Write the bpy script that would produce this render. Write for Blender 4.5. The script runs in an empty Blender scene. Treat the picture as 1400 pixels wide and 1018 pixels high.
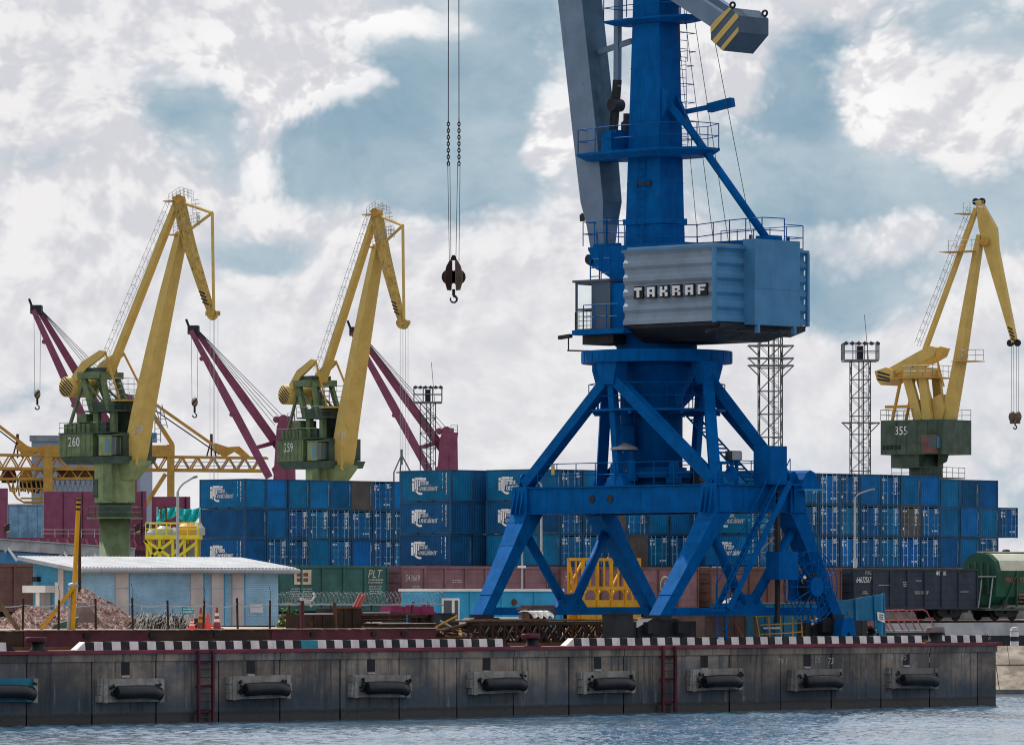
import bpy, math, random
from mathutils import Vector, Matrix
random.seed(7)
R = math.radians
SC = bpy.context.scene
COL = SC.collection

# ------------------------------------------------------------------ camera
F, HZ, ZC = 7500.0, 813.0, 2.1          # focal length in photo pixels, horizon row, eye height over the quay
cam_d = bpy.data.cameras.new('camera')
cam = bpy.data.objects.new('camera', cam_d)
COL.objects.link(cam)
cam.location = (0, 0, ZC)
cam.rotation_euler = (R(90), 0, 0)
cam_d.sensor_width = 36.0
cam_d.lens = F / 1400.0 * 36.0
cam_d.shift_y = (HZ - 509.0) / 1400.0
cam_d.clip_start = 1.0
cam_d.clip_end = 30000.0
SC.camera = cam
SC.cycles.filter_width = 1.1
SC.view_settings.view_transform = 'Standard'
SC.view_settings.look = 'None'
SC.view_settings.exposure = 0.0
SC.view_settings.gamma = 1.0
SC.view_settings.use_curve_mapping = False

# ------------------------------------------------------------------ light
SUN_DIR = Vector((-0.50, 0.70, 1.05)).normalized()     # towards the sun: high, left of the view and behind the port
sun_d = bpy.data.lights.new('sun', 'SUN')
sun_d.energy = 5.0
sun_d.angle = R(0.6)
sun_d.color = (1.0, 0.95, 0.87)
sun = bpy.data.objects.new('sun', sun_d)
COL.objects.link(sun)
sun.rotation_euler = SUN_DIR.to_track_quat('Z', 'Y').to_euler()
sun.location = (0, 0, 200)


class Nodes:
    """small helper for node trees"""
    def __init__(self, tree):
        self.t = tree
        self.n = tree.nodes
        self.l = tree.links

    def new(self, kind, **kw):
        n = self.n.new(kind)
        for k, v in kw.items():
            setattr(n, k, v)
        return n

    def put(self, sock, val):
        if isinstance(val, bpy.types.NodeSocket):
            self.l.new(val, sock)
        elif val is not None:
            sock.default_value = val

    def math(self, op, a, b=None, c=None, clamp=False):
        n = self.new('ShaderNodeMath', operation=op)
        n.use_clamp = clamp
        self.put(n.inputs[0], a)
        if b is not None:
            self.put(n.inputs[1], b)
        if c is not None:
            self.put(n.inputs[2], c)
        return n.outputs[0]

    def vmath(self, op, a, b=None):
        n = self.new('ShaderNodeVectorMath', operation=op)
        self.put(n.inputs[0], a)
        if b is not None:
            self.put(n.inputs[1], b)
        return n.outputs['Value'] if op in ('LENGTH', 'DOT_PRODUCT', 'DISTANCE') else n.outputs['Vector']

    def noise(self, vec, scale, detail=4.0, rough=0.55, dist=0.0, color=False):
        n = self.new('ShaderNodeTexNoise')
        self.put(n.inputs['Vector'], vec)
        n.inputs['Scale'].default_value = scale
        n.inputs['Detail'].default_value = detail
        n.inputs['Roughness'].default_value = rough
        n.inputs['Distortion'].default_value = dist
        return n.outputs['Color' if color else 'Fac']

    def mix(self, fac, a, b, blend='MIX'):
        n = self.new('ShaderNodeMix', data_type='RGBA', blend_type=blend)
        self.put(n.inputs[0], fac)
        self.put(n.inputs[6], a)
        self.put(n.inputs[7], b)
        return n.outputs[2]

    def ramp(self, fac, lo, hi, a=0.0, b=1.0, smooth=True):
        n = self.new('ShaderNodeMapRange')
        n.interpolation_type = 'SMOOTHSTEP' if smooth else 'LINEAR'
        self.put(n.inputs[0], fac)
        for i, v in ((1, lo), (2, hi), (3, a), (4, b)):
            n.inputs[i].default_value = v
        return n.outputs[0]

    def mapping(self, vec, scale=(1, 1, 1), loc=(0, 0, 0), rot=(0, 0, 0)):
        n = self.new('ShaderNodeMapping')
        self.put(n.inputs[0], vec)
        n.inputs['Scale'].default_value = scale
        n.inputs['Location'].default_value = loc
        n.inputs['Rotation'].default_value = rot
        return n.outputs[0]


def c4(c):
    return (c[0], c[1], c[2], 1.0)


world = bpy.data.worlds.new('World')
SC.world = world
world.use_nodes = True
W = Nodes(world.node_tree)
W.n.clear()
sky = W.new('ShaderNodeTexSky', sky_type='NISHITA')
sky.sun_disc = False
sky.sun_elevation = math.asin(SUN_DIR.z)
sky.sun_rotation = math.atan2(SUN_DIR.x, SUN_DIR.y)
sky.air_density = 1.2
sky.dust_density = 2.0
sky.ozone_density = 1.5
STR = 0.11
base = W.vmath('SCALE', sky.outputs[0])
base.node.inputs['Scale'].default_value = STR
tc = W.new('ShaderNodeTexCoord')
D = tc.outputs['Generated']
# clouds: fractal cover over the whole sky, wandered by a warp so that edges curl
def sc_v(v, f):
    o = W.vmath('SCALE', v)
    o.node.inputs['Scale'].default_value = f
    return o


half = (0.5, 0.5, 0.5)
warp_a = sc_v(W.vmath('SUBTRACT', W.noise(D, 18.0, 2.0, 0.5, color=True), half), 0.022)
warp_b = sc_v(W.vmath('SUBTRACT', W.noise(D, 70.0, 4.0, 0.55, color=True), half), 0.0055)
DW = W.vmath('ADD', W.vmath('ADD', D, warp_a), warp_b)
sep = W.new('ShaderNodeSeparateXYZ')
W.put(sep.inputs[0], D)


def gauss(u, v, ru, rv, amp, src=None):
    """an opening (or bank) in the cloud, given by its direction in the sky"""
    d0 = Vector(((u - 700) / F, 1.0, (HZ - v) / F)).normalized()
    q = W.vmath('SUBTRACT', src or DW, tuple(d0))
    q = W.vmath('MULTIPLY', q, (F / ru, 12.0, F / rv))
    r = W.vmath('LENGTH', q)
    e = W.math('MULTIPLY', W.math('POWER', r, 2.0), -1.0)
    return W.math('MULTIPLY', W.math('EXPONENT', e), amp)


def total(lst, src=None):
    o = None
    for h in lst:
        g = gauss(*h, src)
        o = g if o is None else W.math('ADD', o, g)
    return o


def puff(vec):
    n = W.new('ShaderNodeTexVoronoi', feature='F1')
    W.put(n.inputs['Vector'], W.mapping(vec, (1, 1, 1.25)))
    n.inputs['Scale'].default_value = 52.0
    n.inputs['Detail'].default_value = 3.0
    n.inputs['Roughness'].default_value = 0.6
    n.inputs['Lacunarity'].default_value = 2.3
    return n.outputs['Distance']


holes = total([(255, 165, 62, 66, 1.0), (440, 225, 150, 62, 1.1), (600, 205, 150, 100, 1.05), (670, 75, 130, 110, 1.05), (630, 262, 100, 50, .7), (355, 342, 85, 30, 1.1),
               (800, 140, 150, 130, .3), (1070, 240, 140, 85, 1.1), (1110, 120, 90, 110, .72), (1135, 398, 150, 55, 1.15),
               (1280, 268, 170, 48, 1.0), (1390, 335, 110, 45, .9), (1335, 22, 160, 60, .9), (1385, 640, 80, 110, .6), (1395, 480, 50, 70, .4),
               (60, 240, 80, 26, .5), (30, 545, 90, 46, .55),])
banks = total([(470, 118, 76, 32, 1.5), (545, 24, 90, 26, 1.3), (300, 85, 85, 45, .8), (345, 200, 50, 80, .95), (420, 150, 50, 26, .6), (500, 312, 100, 26, .4),
               (742, 150, 42, 95, 1.15), (960, 60, 70, 50, .5), (1010, 150, 40, 60, .5), (1215, 95, 55, 95, 1.15), (1300, 175, 120, 48, .9), (1215, 325, 90, 24, .7), (735, 225, 40, 30, .7), (1050, 190, 46, 20, .6),
               ])
opening = W.math('SUBTRACT', holes, banks)
fb = W.noise(W.mapping(DW, (1, 1, 1.4)), 26.0, 6.0, 0.56)
fb_up = W.noise(W.mapping(W.vmath('ADD', DW, (-0.0032, 0.0, 0.0045)), (1, 1, 1.4)), 26.0, 6.0, 0.56)
pf = puff(DW)
pf_up = puff(W.vmath('ADD', DW, (-0.0022, 0.0, 0.0034)))
wide = W.noise(W.mapping(D, (1, 1, 1.6)), 3.2, 5.0, 0.55)
# beyond the strip over the harbour the sky breaks up more the higher one looks
high = W.ramp(sep.outputs[2], 0.12, 0.55, 0.0, 0.25)
openness = W.math('ADD', opening, W.math('ADD', high, W.math('MULTIPLY', W.math('SUBTRACT', wide, 0.5), W.ramp(sep.outputs[2], 0.11, 0.2, 0.0, 1.6))))
stir = W.math('ADD', 0.5, W.math('MULTIPLY', 0.5, W.math('ADD', holes, banks, clamp=True)))
field = W.math('ADD', openness, W.math('MULTIPLY', stir, W.math('ADD', W.math('MULTIPLY', W.math('SUBTRACT', fb, 0.53), 1.7), W.math('MULTIPLY', W.math('SUBTRACT', pf, 0.46), 0.9))))
field = W.math('SUBTRACT', field, W.ramp(sep.outputs[2], 0.040, 0.085, 0.50, 0.20))
mask = W.ramp(field, 0.15, 1.10)
relief = W.math('ADD', W.math('MULTIPLY', W.math('SUBTRACT', fb, fb_up), 1.3), W.math('MULTIPLY', W.math('SUBTRACT', pf_up, pf), 1.5))
body = W.math('ADD', relief, W.math('ADD', W.math('MULTIPLY', fb, 0.7), W.math('MULTIPLY', banks, 0.16)))
low = W.ramp(sep.outputs[2], 0.040, 0.075, 0.30, 0.85)      # towards the horizon the billows are far off and flatten out
body = W.math('ADD', 0.40, W.math('MULTIPLY', W.math('SUBTRACT', body, 0.40), low))
cloud = W.mix(W.ramp(body, 0.0, 0.80), c4((0.665, 0.67, 0.715)), c4((0.875, 0.86, 0.87)))
heap_ = W.math('MULTIPLY', W.math('ADD', banks, W.math('MULTIPLY', low, W.ramp(field, 0.0, 0.45, 0.0, 0.22))), W.ramp(W.math('ADD', W.math('MULTIPLY', relief, 1.6), W.math('MULTIPLY', fb, 0.9)), 0.26, 0.80))
cloud = W.mix(W.ramp(heap_, 0.05, 1.25, 0.0, 0.95, False), cloud, c4((0.98, 0.97, 0.97)))
# thin cool veils in the cloud layer
veil = W.noise(W.mapping(DW, (1, 1, 2.4), (.3, .1, .7)), 15.0, 5.0, 0.5)
cloud = W.mix(W.ramp(veil, 0.50, 0.74, 0.0, 0.42), cloud, c4((0.58, 0.645, 0.715)))
tone = W.noise(W.mapping(DW, (1, 1, 1.4), (.9, .2, .1)), 22.0, 7.0, 0.58)
teal = W.mix(W.ramp(tone, .28, .70), c4((0.235, 0.375, 0.485)), c4((0.56, 0.645, 0.70)))
# higher up the gaps open on the plain blue of the atmosphere
gap = W.mix(W.ramp(sep.outputs[2], 0.12, 0.40), teal, base)
cloud = W.mix(W.ramp(sep.outputs[2], 0.12, 0.45, 0.0, 0.8), cloud, c4((0.84, 0.86, 0.92)))
final = W.mix(mask, cloud, gap)
final = W.mix(W.ramp(sep.outputs[2], -0.02, 0.0), c4((0.2, 0.22, 0.25)), final)
bg = W.new('ShaderNodeBackground')
W.put(bg.inputs[0], final)
bg.inputs[1].default_value = 1.0
wo = W.new('ShaderNodeOutputWorld')
W.l.new(bg.outputs[0], wo.inputs[0])
try:
    world.cycles.sampling_method = 'MANUAL'
    world.cycles.sample_map_resolution = 512
except Exception:
    pass

# ------------------------------------------------------------------ frames
TH = R(43.9)                                             # bearing of the quay edge against the picture plane
E = Vector((math.cos(TH), math.sin(TH), 0))              # along the quay, to the right and away
N = Vector((-math.sin(TH), math.cos(TH), 0))             # inland
Z = Vector((0, 0, 1))
Q0 = Vector((-19.02, 203.8, 0))                          # quay edge at the left of the picture
WATER = -2.8


def at(u, v, Y):
    """photo pixel at distance Y -> place in the world"""
    return Vector(((u - 700) / F * Y, Y, ZC + (HZ - v) / F * Y))


def on_quay(t, d, z=0.0):
    return Q0 + E * t + N * d + Vector((0, 0, z))


def quay_t(u, d=0.0):
    """how far along the quay the sight line of photo column u crosses the line d metres inland"""
    k = (u - 700) / F
    p = Q0 + N * d
    return (k * p.y - p.x) / (E.x - k * E.y)


def lin(h):
    h = h.lstrip('#')
    o = []
    for i in (0, 2, 4):
        c = int(h[i:i + 2], 16) / 255.0
        o.append(c / 12.92 if c <= 0.04045 else ((c + 0.055) / 1.055) ** 2.4)
    return tuple(o)


# ------------------------------------------------------------------ materials
def paint(name, col, rough=0.55, var=0.22, rust=0.0, streak=0.25, scale=1.0, metal=0.0, bump=0.0, rustcol=(0.10, 0.040, 0.018),
          objvar=0.0, dirt=(0.05, 0.045, 0.04), spec=0.22):
    m = bpy.data.materials.new(name)
    m.use_nodes = True
    T = Nodes(m.node_tree)
    b = T.n['Principled BSDF']
    g = T.new('ShaderNodeNewGeometry')
    pos = g.outputs['Position']
    n1 = T.noise(pos, 0.9 * scale, 5.0, 0.6)
    n2 = T.noise(T.mapping(pos, (3.2 * scale, 3.2 * scale, 0.35 * scale)), 1.0, 5.0, 0.65)
    k = T.ramp(n1, 0.3, 0.72, 1.0 - var, 1.0 + var)
    base = T.mix(1.0, c4(col), k, 'MULTIPLY')
    col_out = base
    if streak:
        col_out = T.mix(T.ramp(n2, 0.52, 0.80, 0.0, streak), col_out, c4(dirt))
    if rust:
        n3 = T.noise(T.mapping(pos, (1.6 * scale, 1.6 * scale, 0.8 * scale), (3.1, 7.7, 1.3)), 1.5, 8.0, 0.7)
        col_out = T.mix(T.ramp(n3, 0.64 - 0.22 * rust, 0.76 - 0.18 * rust, 0.0, 0.9), col_out, c4(rustcol))
    if objvar:
        oi = T.new('ShaderNodeObjectInfo')
        hv = T.new('ShaderNodeHueSaturation')
        T.put(hv.inputs['Hue'], T.ramp(oi.outputs['Random'], 0, 1, 0.5 - 0.03 * objvar, 0.5 + 0.02 * objvar, False))
        T.put(hv.inputs['Value'], T.ramp(T.math('FRACT', T.math('MULTIPLY', oi.outputs['Random'], 7.13)), 0, 1, 1 - objvar * .45, 1 + objvar * .45, False))
        T.put(hv.inputs['Color'], col_out)
        col_out = hv.outputs[0]
    T.put(b.inputs['Base Color'], col_out)
    T.put(b.inputs['Roughness'], T.ramp(n2, 0.3, 0.8, max(0.1, rough - 0.1), min(1.0, rough + 0.18)))
    b.inputs['Metallic'].default_value = metal
    b.inputs['Specular IOR Level'].default_value = spec
    if bump:
        bp = T.new('ShaderNodeBump')
        bp.inputs['Strength'].default_value = bump
        bp.inputs['Distance'].default_value = 0.03
        T.put(bp.inputs['Height'], T.noise(pos, 9.0 * scale, 6.0, 0.65))
        T.put(b.inputs['Normal'], bp.outputs[0])
    return m


def wet_concrete():
    """quay wall: rain streaks from the cap, a dark tide band with weed along the water"""
    m = bpy.data.materials.new('quay_concrete')
    m.use_nodes = True
    T = Nodes(m.node_tree)
    b = T.n['Principled BSDF']
    pos = T.new('ShaderNodeNewGeometry').outputs['Position']
    z = T.new('ShaderNodeSeparateXYZ')
    T.put(z.inputs[0], pos)
    n1 = T.noise(pos, 0.55, 7.0, 0.62)
    n2 = T.noise(T.mapping(pos, (4.5, 4.5, 0.22)), 1.0, 6.0, 0.7)
    n3 = T.noise(pos, 6.0, 6.0, 0.7)
    n4 = T.noise(T.mapping(pos, (2.2, 2.2, 0.3), (5, 2, 1)), 1.0, 4.0, 0.6)
    c = T.mix(T.ramp(n1, 0.34, 0.68), c4((0.074, 0.070, 0.068)), c4((0.235, 0.190, 0.150)))
    # the lower part stays damp: darker and colder
    c = T.mix(T.ramp(T.math('ADD', z.outputs[2], T.math('MULTIPLY', n1, 0.9)), -1.75, -0.45, 0.85, 0.0), c, c4((0.026, 0.048, 0.072)))
    c = T.mix(T.ramp(n2, 0.47, 0.70, 0, 0.85), c, c4((0.022, 0.026, 0.032)))
    c = T.mix(T.ramp(n4, 0.58, 0.74, 0, 0.55), c, c4((0.24, 0.26, 0.28)))
    c = T.mix(T.ramp(T.noise(pos, 0.8, 5.0, .6), 0.55, 0.74, 0, 0.6), c, c4((0.085, 0.052, 0.038)))
    c = T.mix(T.ramp(T.noise(T.mapping(pos, (.35, .35, 1.6), (2, 9, 4)), 1.0, 4.0, .6), .5, .72, 0, .55), c, c4((0.045, 0.072, 0.105)))
    c = T.mix(T.ramp(n3, 0.60, 0.8, 0, 0.35), c, c4((0.06, 0.06, 0.06)))
    wob = T.math('ADD', z.outputs[2], T.math('MULTIPLY', T.math('SUBTRACT', n2, 0.5), 0.35))
    c = T.mix(T.ramp(wob, -2.46, -2.30, 0.96, 0.0), c, c4((0.006, 0.008, 0.009)))
    oi = T.new('ShaderNodeObjectInfo')
    c = T.mix(1.0, c, T.ramp(oi.outputs['Random'], 0, 1, .72, 1.28, False), 'MULTIPLY')
    T.put(b.inputs['Base Color'], c)
    T.put(b.inputs['Roughness'], T.ramp(wob, -2.6, -2.2, 0.4, 0.9))
    bp = T.new('ShaderNodeBump')
    bp.inputs['Strength'].default_value = 0.5
    bp.inputs['Distance'].default_value = 0.03
    T.put(bp.inputs['Height'], T.math('ADD', n3, T.math('MULTIPLY', n2, 0.6)))
    T.put(b.inputs['Normal'], bp.outputs[0])
    return m


def water_mat():
    m = bpy.data.materials.new('harbour_water')
    m.use_nodes = True
    T = Nodes(m.node_tree)
    b = T.n['Principled BSDF']
    pos = T.new('ShaderNodeNewGeometry').outputs['Position']
    w1 = T.noise(pos, 5.0, 3.0, 0.6)
    w3 = T.noise(T.mapping(pos, (0.6, 1.4, 1)), 0.10, 4.0, 0.6)
    T.put(b.inputs['Base Color'], T.mix(T.ramp(w3, 0.38, 0.62), c4((0.045, 0.095, 0.150)), c4((0.10, 0.165, 0.235))))
    b.inputs['Roughness'].default_value = 0.06
    b.inputs['IOR'].default_value = 1.40
    bp = T.new('ShaderNodeBump')
    bp.inputs['Strength'].default_value = 0.5
    bp.inputs['Distance'].default_value = 0.05
    T.put(bp.inputs['Height'], w1)
    T.put(b.inputs['Normal'], bp.outputs[0])
    return m


def brick_mat(name, c1, c2, mortar, peel=0.2):
    """small painted bricks (a course is under 3 pixels here): colour per brick and recessed joints"""
    m = bpy.data.materials.new(name)
    m.use_nodes = True
    T = Nodes(m.node_tree)
    b = T.n['Principled BSDF']
    tcn = T.new('ShaderNodeTexCoord')
    ob = tcn.outputs['Object']
    s = T.new('ShaderNodeSeparateXYZ')
    T.put(s.inputs[0], ob)
    cb = T.new('ShaderNodeCombineXYZ')
    T.put(cb.inputs[0], T.math('ADD', s.outputs[0], s.outputs[1]))
    T.put(cb.inputs[1], s.outputs[2])
    bk = T.new('ShaderNodeTexBrick')
    T.put(bk.inputs['Vector'], cb.outputs[0])
    bk.inputs['Scale'].default_value = 1.0
    bk.inputs['Brick Width'].default_value = 0.27
    bk.inputs['Row Height'].default_value = 0.085
    bk.inputs['Mortar Size'].default_value = 0.010
    bk.inputs['Color1'].default_value = c4(c1)
    bk.inputs['Color2'].default_value = c4(c2)
    bk.inputs['Mortar'].default_value = c4(mortar)
    pos = T.new('ShaderNodeNewGeometry').outputs['Position']
    n = T.noise(pos, 2.2, 7.0, 0.68)
    n2 = T.noise(pos, 0.6, 4.0, 0.6)
    c = T.mix(1.0, bk.outputs['Color'], T.ramp(n2, .3, .7, .78, 1.18), 'MULTIPLY')
    c = T.mix(T.ramp(n, 0.66 - peel * .35, 0.80 - peel * .3, 0, .8), c, c4((0.40, 0.41, 0.42)))
    T.put(b.inputs['Base Color'], c)
    b.inputs['Roughness'].default_value = 0.8
    bp = T.new('ShaderNodeBump')
    bp.inputs['Strength'].default_value = 0.7
    bp.inputs['Distance'].default_value = 0.02
    T.put(bp.inputs['Height'], T.math('SUBTRACT', T.math('MULTIPLY', n, .4), bk.outputs['Fac']))
    T.put(b.inputs['Normal'], bp.outputs[0])
    return m


def ground_mat(name, a, bcol, scale=1.0):
    m = bpy.data.materials.new(name)
    m.use_nodes = True
    T = Nodes(m.node_tree)
    b = T.n['Principled BSDF']
    pos = T.new('ShaderNodeNewGeometry').outputs['Position']
    n1 = T.noise(pos, 0.35 * scale, 8.0, 0.65)
    n2 = T.noise(pos, 5.0 * scale, 6.0, 0.7)
    c = T.mix(T.ramp(n1, 0.35, 0.68), c4(a), c4(bcol))
    c = T.mix(T.ramp(n2, 0.55, 0.75, 0, 0.5), c, c4((0.08, 0.07, 0.06)))
    T.put(b.inputs['Base Color'], c)
    b.inputs['Roughness'].default_value = 0.92
    bp = T.new('ShaderNodeBump')
    bp.inputs['Strength'].default_value = 0.5
    bp.inputs['Distance'].default_value = 0.04
    T.put(bp.inputs['Height'], n2)
    T.put(b.inputs['Normal'], bp.outputs[0])
    return m


def glass_mat(name, col=(0.03, 0.05, 0.06)):
    m = bpy.data.materials.new(name)
    m.use_nodes = True
    b = m.node_tree.nodes['Principled BSDF']
    b.inputs['Base Color'].default_value = c4(col)
    b.inputs['Roughness'].default_value = 0.08
    return m


M = {}
M['blue'] = paint('crane_blue_paint', (0.0, 0.086, 0.29), .6, .15, rust=.05, streak=.5, scale=1.8, dirt=(0.001, 0.028, 0.080), spec=.03)
M['blue_grey'] = paint('house_grey_blue_paint', (0.065, 0.205, 0.36), .5, .12, streak=.3, dirt=(0.04, .1, .16), spec=.15)
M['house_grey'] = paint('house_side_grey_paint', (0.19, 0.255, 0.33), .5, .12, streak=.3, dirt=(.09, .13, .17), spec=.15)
M['cab_grey'] = paint('cab_dark_grey_paint', (0.06, 0.095, 0.14), .5, .12, streak=.3, dirt=(.04, .06, .08), spec=.15)
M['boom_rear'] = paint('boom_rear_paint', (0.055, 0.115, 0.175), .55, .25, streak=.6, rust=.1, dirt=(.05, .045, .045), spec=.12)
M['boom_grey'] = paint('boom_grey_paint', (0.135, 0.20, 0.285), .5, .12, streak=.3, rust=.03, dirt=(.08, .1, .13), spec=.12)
M['dark'] = paint('dark_steel', (0.018, 0.022, 0.028), .6, .3, rust=.12, streak=.2)
M['black'] = paint('black_paint', (0.012, 0.014, 0.018), .6, .2, streak=.15)
M['grey'] = paint('grey_steel', (0.22, 0.23, 0.25), .5, .2, streak=.3)
M['white'] = paint('white_paint', (0.74, 0.74, 0.72), .6, .1, streak=.25, dirt=(.3, .29, .27))
M['decal'] = paint('white_lettering', (0.66, 0.68, 0.70), .6, .15, streak=.2, dirt=(.3, .32, .35))
M['yellow'] = paint('crane_yellow_paint', (0.50, 0.36, 0.105), .5, .09, rust=.05, streak=.28, dirt=(.16, .09, .03))
M['yellow_rust'] = paint('rusty_yellow_paint', (0.42, 0.285, 0.075), .6, .2, rust=.55, streak=.4, dirt=(.12, .07, .03), scale=1.6)
M['yellow_bright'] = paint('bright_yellow_paint', (0.60, 0.285, 0.008), .5, .16, rust=.12, streak=.2, dirt=(.2, .1, .02))
M['lime'] = paint('lemon_yellow_paint', (0.62, 0.56, 0.03), .5, .12, streak=.2, dirt=(.25, .2, .04))
M['ochre'] = paint('ochre_paint', (0.47, 0.26, 0.05), .55, .15, streak=.25, rust=.1, dirt=(.2, .1, .03))
M['green'] = paint('crane_green_paint', (0.115, 0.165, 0.082), .6, .25, rust=.12, streak=.45, dirt=(.03, .045, .03))
M['green_light'] = paint('pale_green_paint', (0.20, 0.265, 0.13), .6, .2, rust=.1, streak=.35, dirt=(.06, .08, .04))
M['green_dark'] = paint('dark_green_paint', (0.048, 0.080, 0.062), .6, .3, rust=.22, streak=.3)
M['maroon'] = paint('ship_maroon_hazed', (0.225, 0.060, 0.105), .55, .15, streak=.25, dirt=(.09, .02, .035))  # lightened towards mauve: the far ship's haze is put into the colour
M['wine'] = paint('wine_steel_paint', (0.070, 0.015, 0.026), .6, .3, rust=.3, streak=.4)
M['rust'] = paint('rusty_steel', (0.10, 0.045, 0.026), .85, .4, rust=.5, streak=.3, bump=.3, rustcol=(.17, .072, .035))
M['rust_dark'] = paint('dark_rusty_steel', (0.035, 0.020, 0.015), .85, .4, rust=.3, streak=.2)
M['concrete'] = paint('grey_concrete', (0.36, 0.355, 0.35), .9, .2, streak=.4, bump=.4)
M['concrete_dark'] = paint('weathered_concrete', (0.16, 0.158, 0.155), .9, .3, streak=.5, bump=.5)
M['quay'] = wet_concrete()
M['chalk'] = paint('chalk_marks', (0.33, 0.35, 0.37), .8, .3, streak=.5, scale=3)
M['water'] = water_mat()
M['rubber'] = paint('black_rubber', (0.007, 0.009, 0.013), .36, .3, streak=.2, dirt=(.03, .03, .03), spec=.35)
M['timber'] = paint('weathered_timber', (0.24, 0.235, 0.22), .9, .3, streak=.5, bump=.5, rust=.15, scale=2.0)
M['kerb_white'] = paint('kerb_white_paint', (0.62, 0.60, 0.59), .8, .15, streak=.3, dirt=(.25, .23, .2), scale=2)
M['kerb_black'] = paint('kerb_black_paint', (0.020, 0.024, 0.030), .8, .3, streak=.2, scale=2)
M['ground'] = ground_mat('quay_ground', (0.20, 0.17, 0.14), (0.34, 0.29, 0.24))
M['sand'] = ground_mat('sandy_ground', (0.30, 0.24, 0.19), (0.42, 0.34, 0.27))
M['bank'] = ground_mat('bank_concrete', (0.15, 0.12, 0.095), (0.38, 0.325, 0.265), 3.0)
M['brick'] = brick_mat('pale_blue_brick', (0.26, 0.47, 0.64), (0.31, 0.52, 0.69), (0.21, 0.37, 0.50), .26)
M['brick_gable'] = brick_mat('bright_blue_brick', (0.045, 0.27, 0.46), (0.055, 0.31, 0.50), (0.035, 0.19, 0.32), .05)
M['pilaster'] = paint('faded_pink_plaster', (0.52, 0.47, 0.455), .85, .16, streak=.35, bump=.3, dirt=(.3, .26, .25))
M['roof'] = paint('galvanised_roof', (0.34, 0.355, 0.38), .6, .16, streak=.5, dirt=(.17, .175, .18))
M['cabin'] = paint('cabin_blue_paint', (0.03, 0.30, 0.52), .5, .15, streak=.3, rust=.05, dirt=(.02, .12, .2))
M['teal'] = paint('teal_paint', (0.02, 0.24, 0.30), .55, .2, streak=.3)
M['teal_box'] = paint('teal_blue_paint', (0.015, 0.14, 0.22), .55, .25, streak=.35, rust=.12)
M['bent'] = paint('bent_blue_steel', (0.012, 0.15, 0.30), .5, .25, streak=.3, rust=.22, rustcol=(.03, .05, .06))
M['cyan'] = paint('cyan_tarp', (0.02, 0.46, 0.52), .7, .18, streak=.15)
M['wagon_green'] = paint('wagon_green', (0.030, 0.105, 0.100), .7, .2, rust=.1, streak=.35, dirt=(.03, .05, .045))
M['wagon_mauve'] = paint('wagon_mauve', (0.19, 0.105, 0.125), .75, .2, rust=.12, streak=.4, dirt=(.09, .055, .06))
M['wagon_brown'] = paint('wagon_brown', (0.13, 0.070, 0.062), .75, .2, rust=.2, streak=.4, dirt=(.05, .035, .03))
M['wagon_dark'] = paint('wagon_blue_black', (0.024, 0.036, 0.058), .7, .2, rust=.06, streak=.35, dirt=(.04, .05, .06))
M['hopper'] = paint('hopper_green', (0.006, 0.062, 0.037), .55, .25, streak=.45, rust=.12, dirt=(.03, .05, .04))
M['hopper_roof'] = paint('hopper_pale_roof', (0.47, 0.49, 0.40), .6, .12, streak=.3)
M['magenta'] = paint('magenta_paint', (0.20, 0.022, 0.085), .55, .2, streak=.3, rust=.1)
M['red'] = paint('red_paint', (0.42, 0.055, 0.035), .6, .2, streak=.3, rust=.15)
M['pink_red'] = paint('faded_red_paint', (0.40, 0.10, 0.11), .6, .2, streak=.3)
M['cone'] = paint('cone_orange', (0.75, 0.075, 0.045), .55, .1, streak=.15)
M['cone_old'] = paint('old_cone_red', (0.26, 0.05, 0.055), .65, .2, streak=.35)
M['nosing'] = paint('quay_nosing_red', (0.155, 0.024, 0.042), .55, .3, streak=.4, rust=.25)
M['plank'] = paint('brown_plank', (0.14, 0.085, 0.055), .85, .3, streak=.4, bump=.4, scale=2)
M['wall_brown'] = paint('brown_grey_steel', (0.155, 0.105, 0.090), .8, .2, streak=.4, rust=.15)
M['cloth'] = paint('pale_tarpaulin', (0.52, 0.51, 0.48), .85, .2, streak=.3, bump=.5, scale=2)
M['ballast'] = paint('ballast_shade_dark', (0.045, 0.040, 0.038), .95, .4, streak=0, scale=4)  # stones kept dark so the colour carries the shadow under the wagons
M['gravel'] = paint('mauve_gravel', (0.33, 0.225, 0.20), .95, .45, streak=0, scale=6)
M['gravel_light'] = paint('pale_gravel', (0.36, 0.27, 0.245), .95, .4, streak=0, scale=6)
M['leaf'] = paint('weed_leaves', (0.075, 0.13, 0.025), .7, .4, streak=0, scale=4)
M['glass'] = glass_mat('dark_glass')
M['glass_blue'] = glass_mat('blue_glass', (0.05, 0.16, 0.24))
M['cable'] = paint('steel_cable', (0.03, 0.033, 0.038), .5, .1, streak=0)
M['cable_pale'] = paint('pale_steel_cable', (0.30, 0.34, 0.37), .5, .1, streak=0)
M['galv'] = paint('galvanised_steel', (0.34, 0.36, 0.38), .5, .15, streak=.2)
M['tower'] = paint('tower_steel', (0.13, 0.15, 0.17), .55, .2, streak=.2)
M['blue_shed'] = paint('blue_cladding', (0.17, 0.29, 0.40), .6, .25, streak=.4, dirt=(.1, .16, .22))
M['grey_shed'] = paint('grey_blue_cladding', (0.23, 0.27, 0.33), .6, .1, streak=.15)
M['hook'] = paint('hook_block_brown', (0.095, 0.065, 0.05), .6, .3, streak=.3, rust=.2)
M['hook_pale'] = paint('hook_block_ochre', (0.22, 0.17, 0.11), .6, .3, streak=.3)
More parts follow.
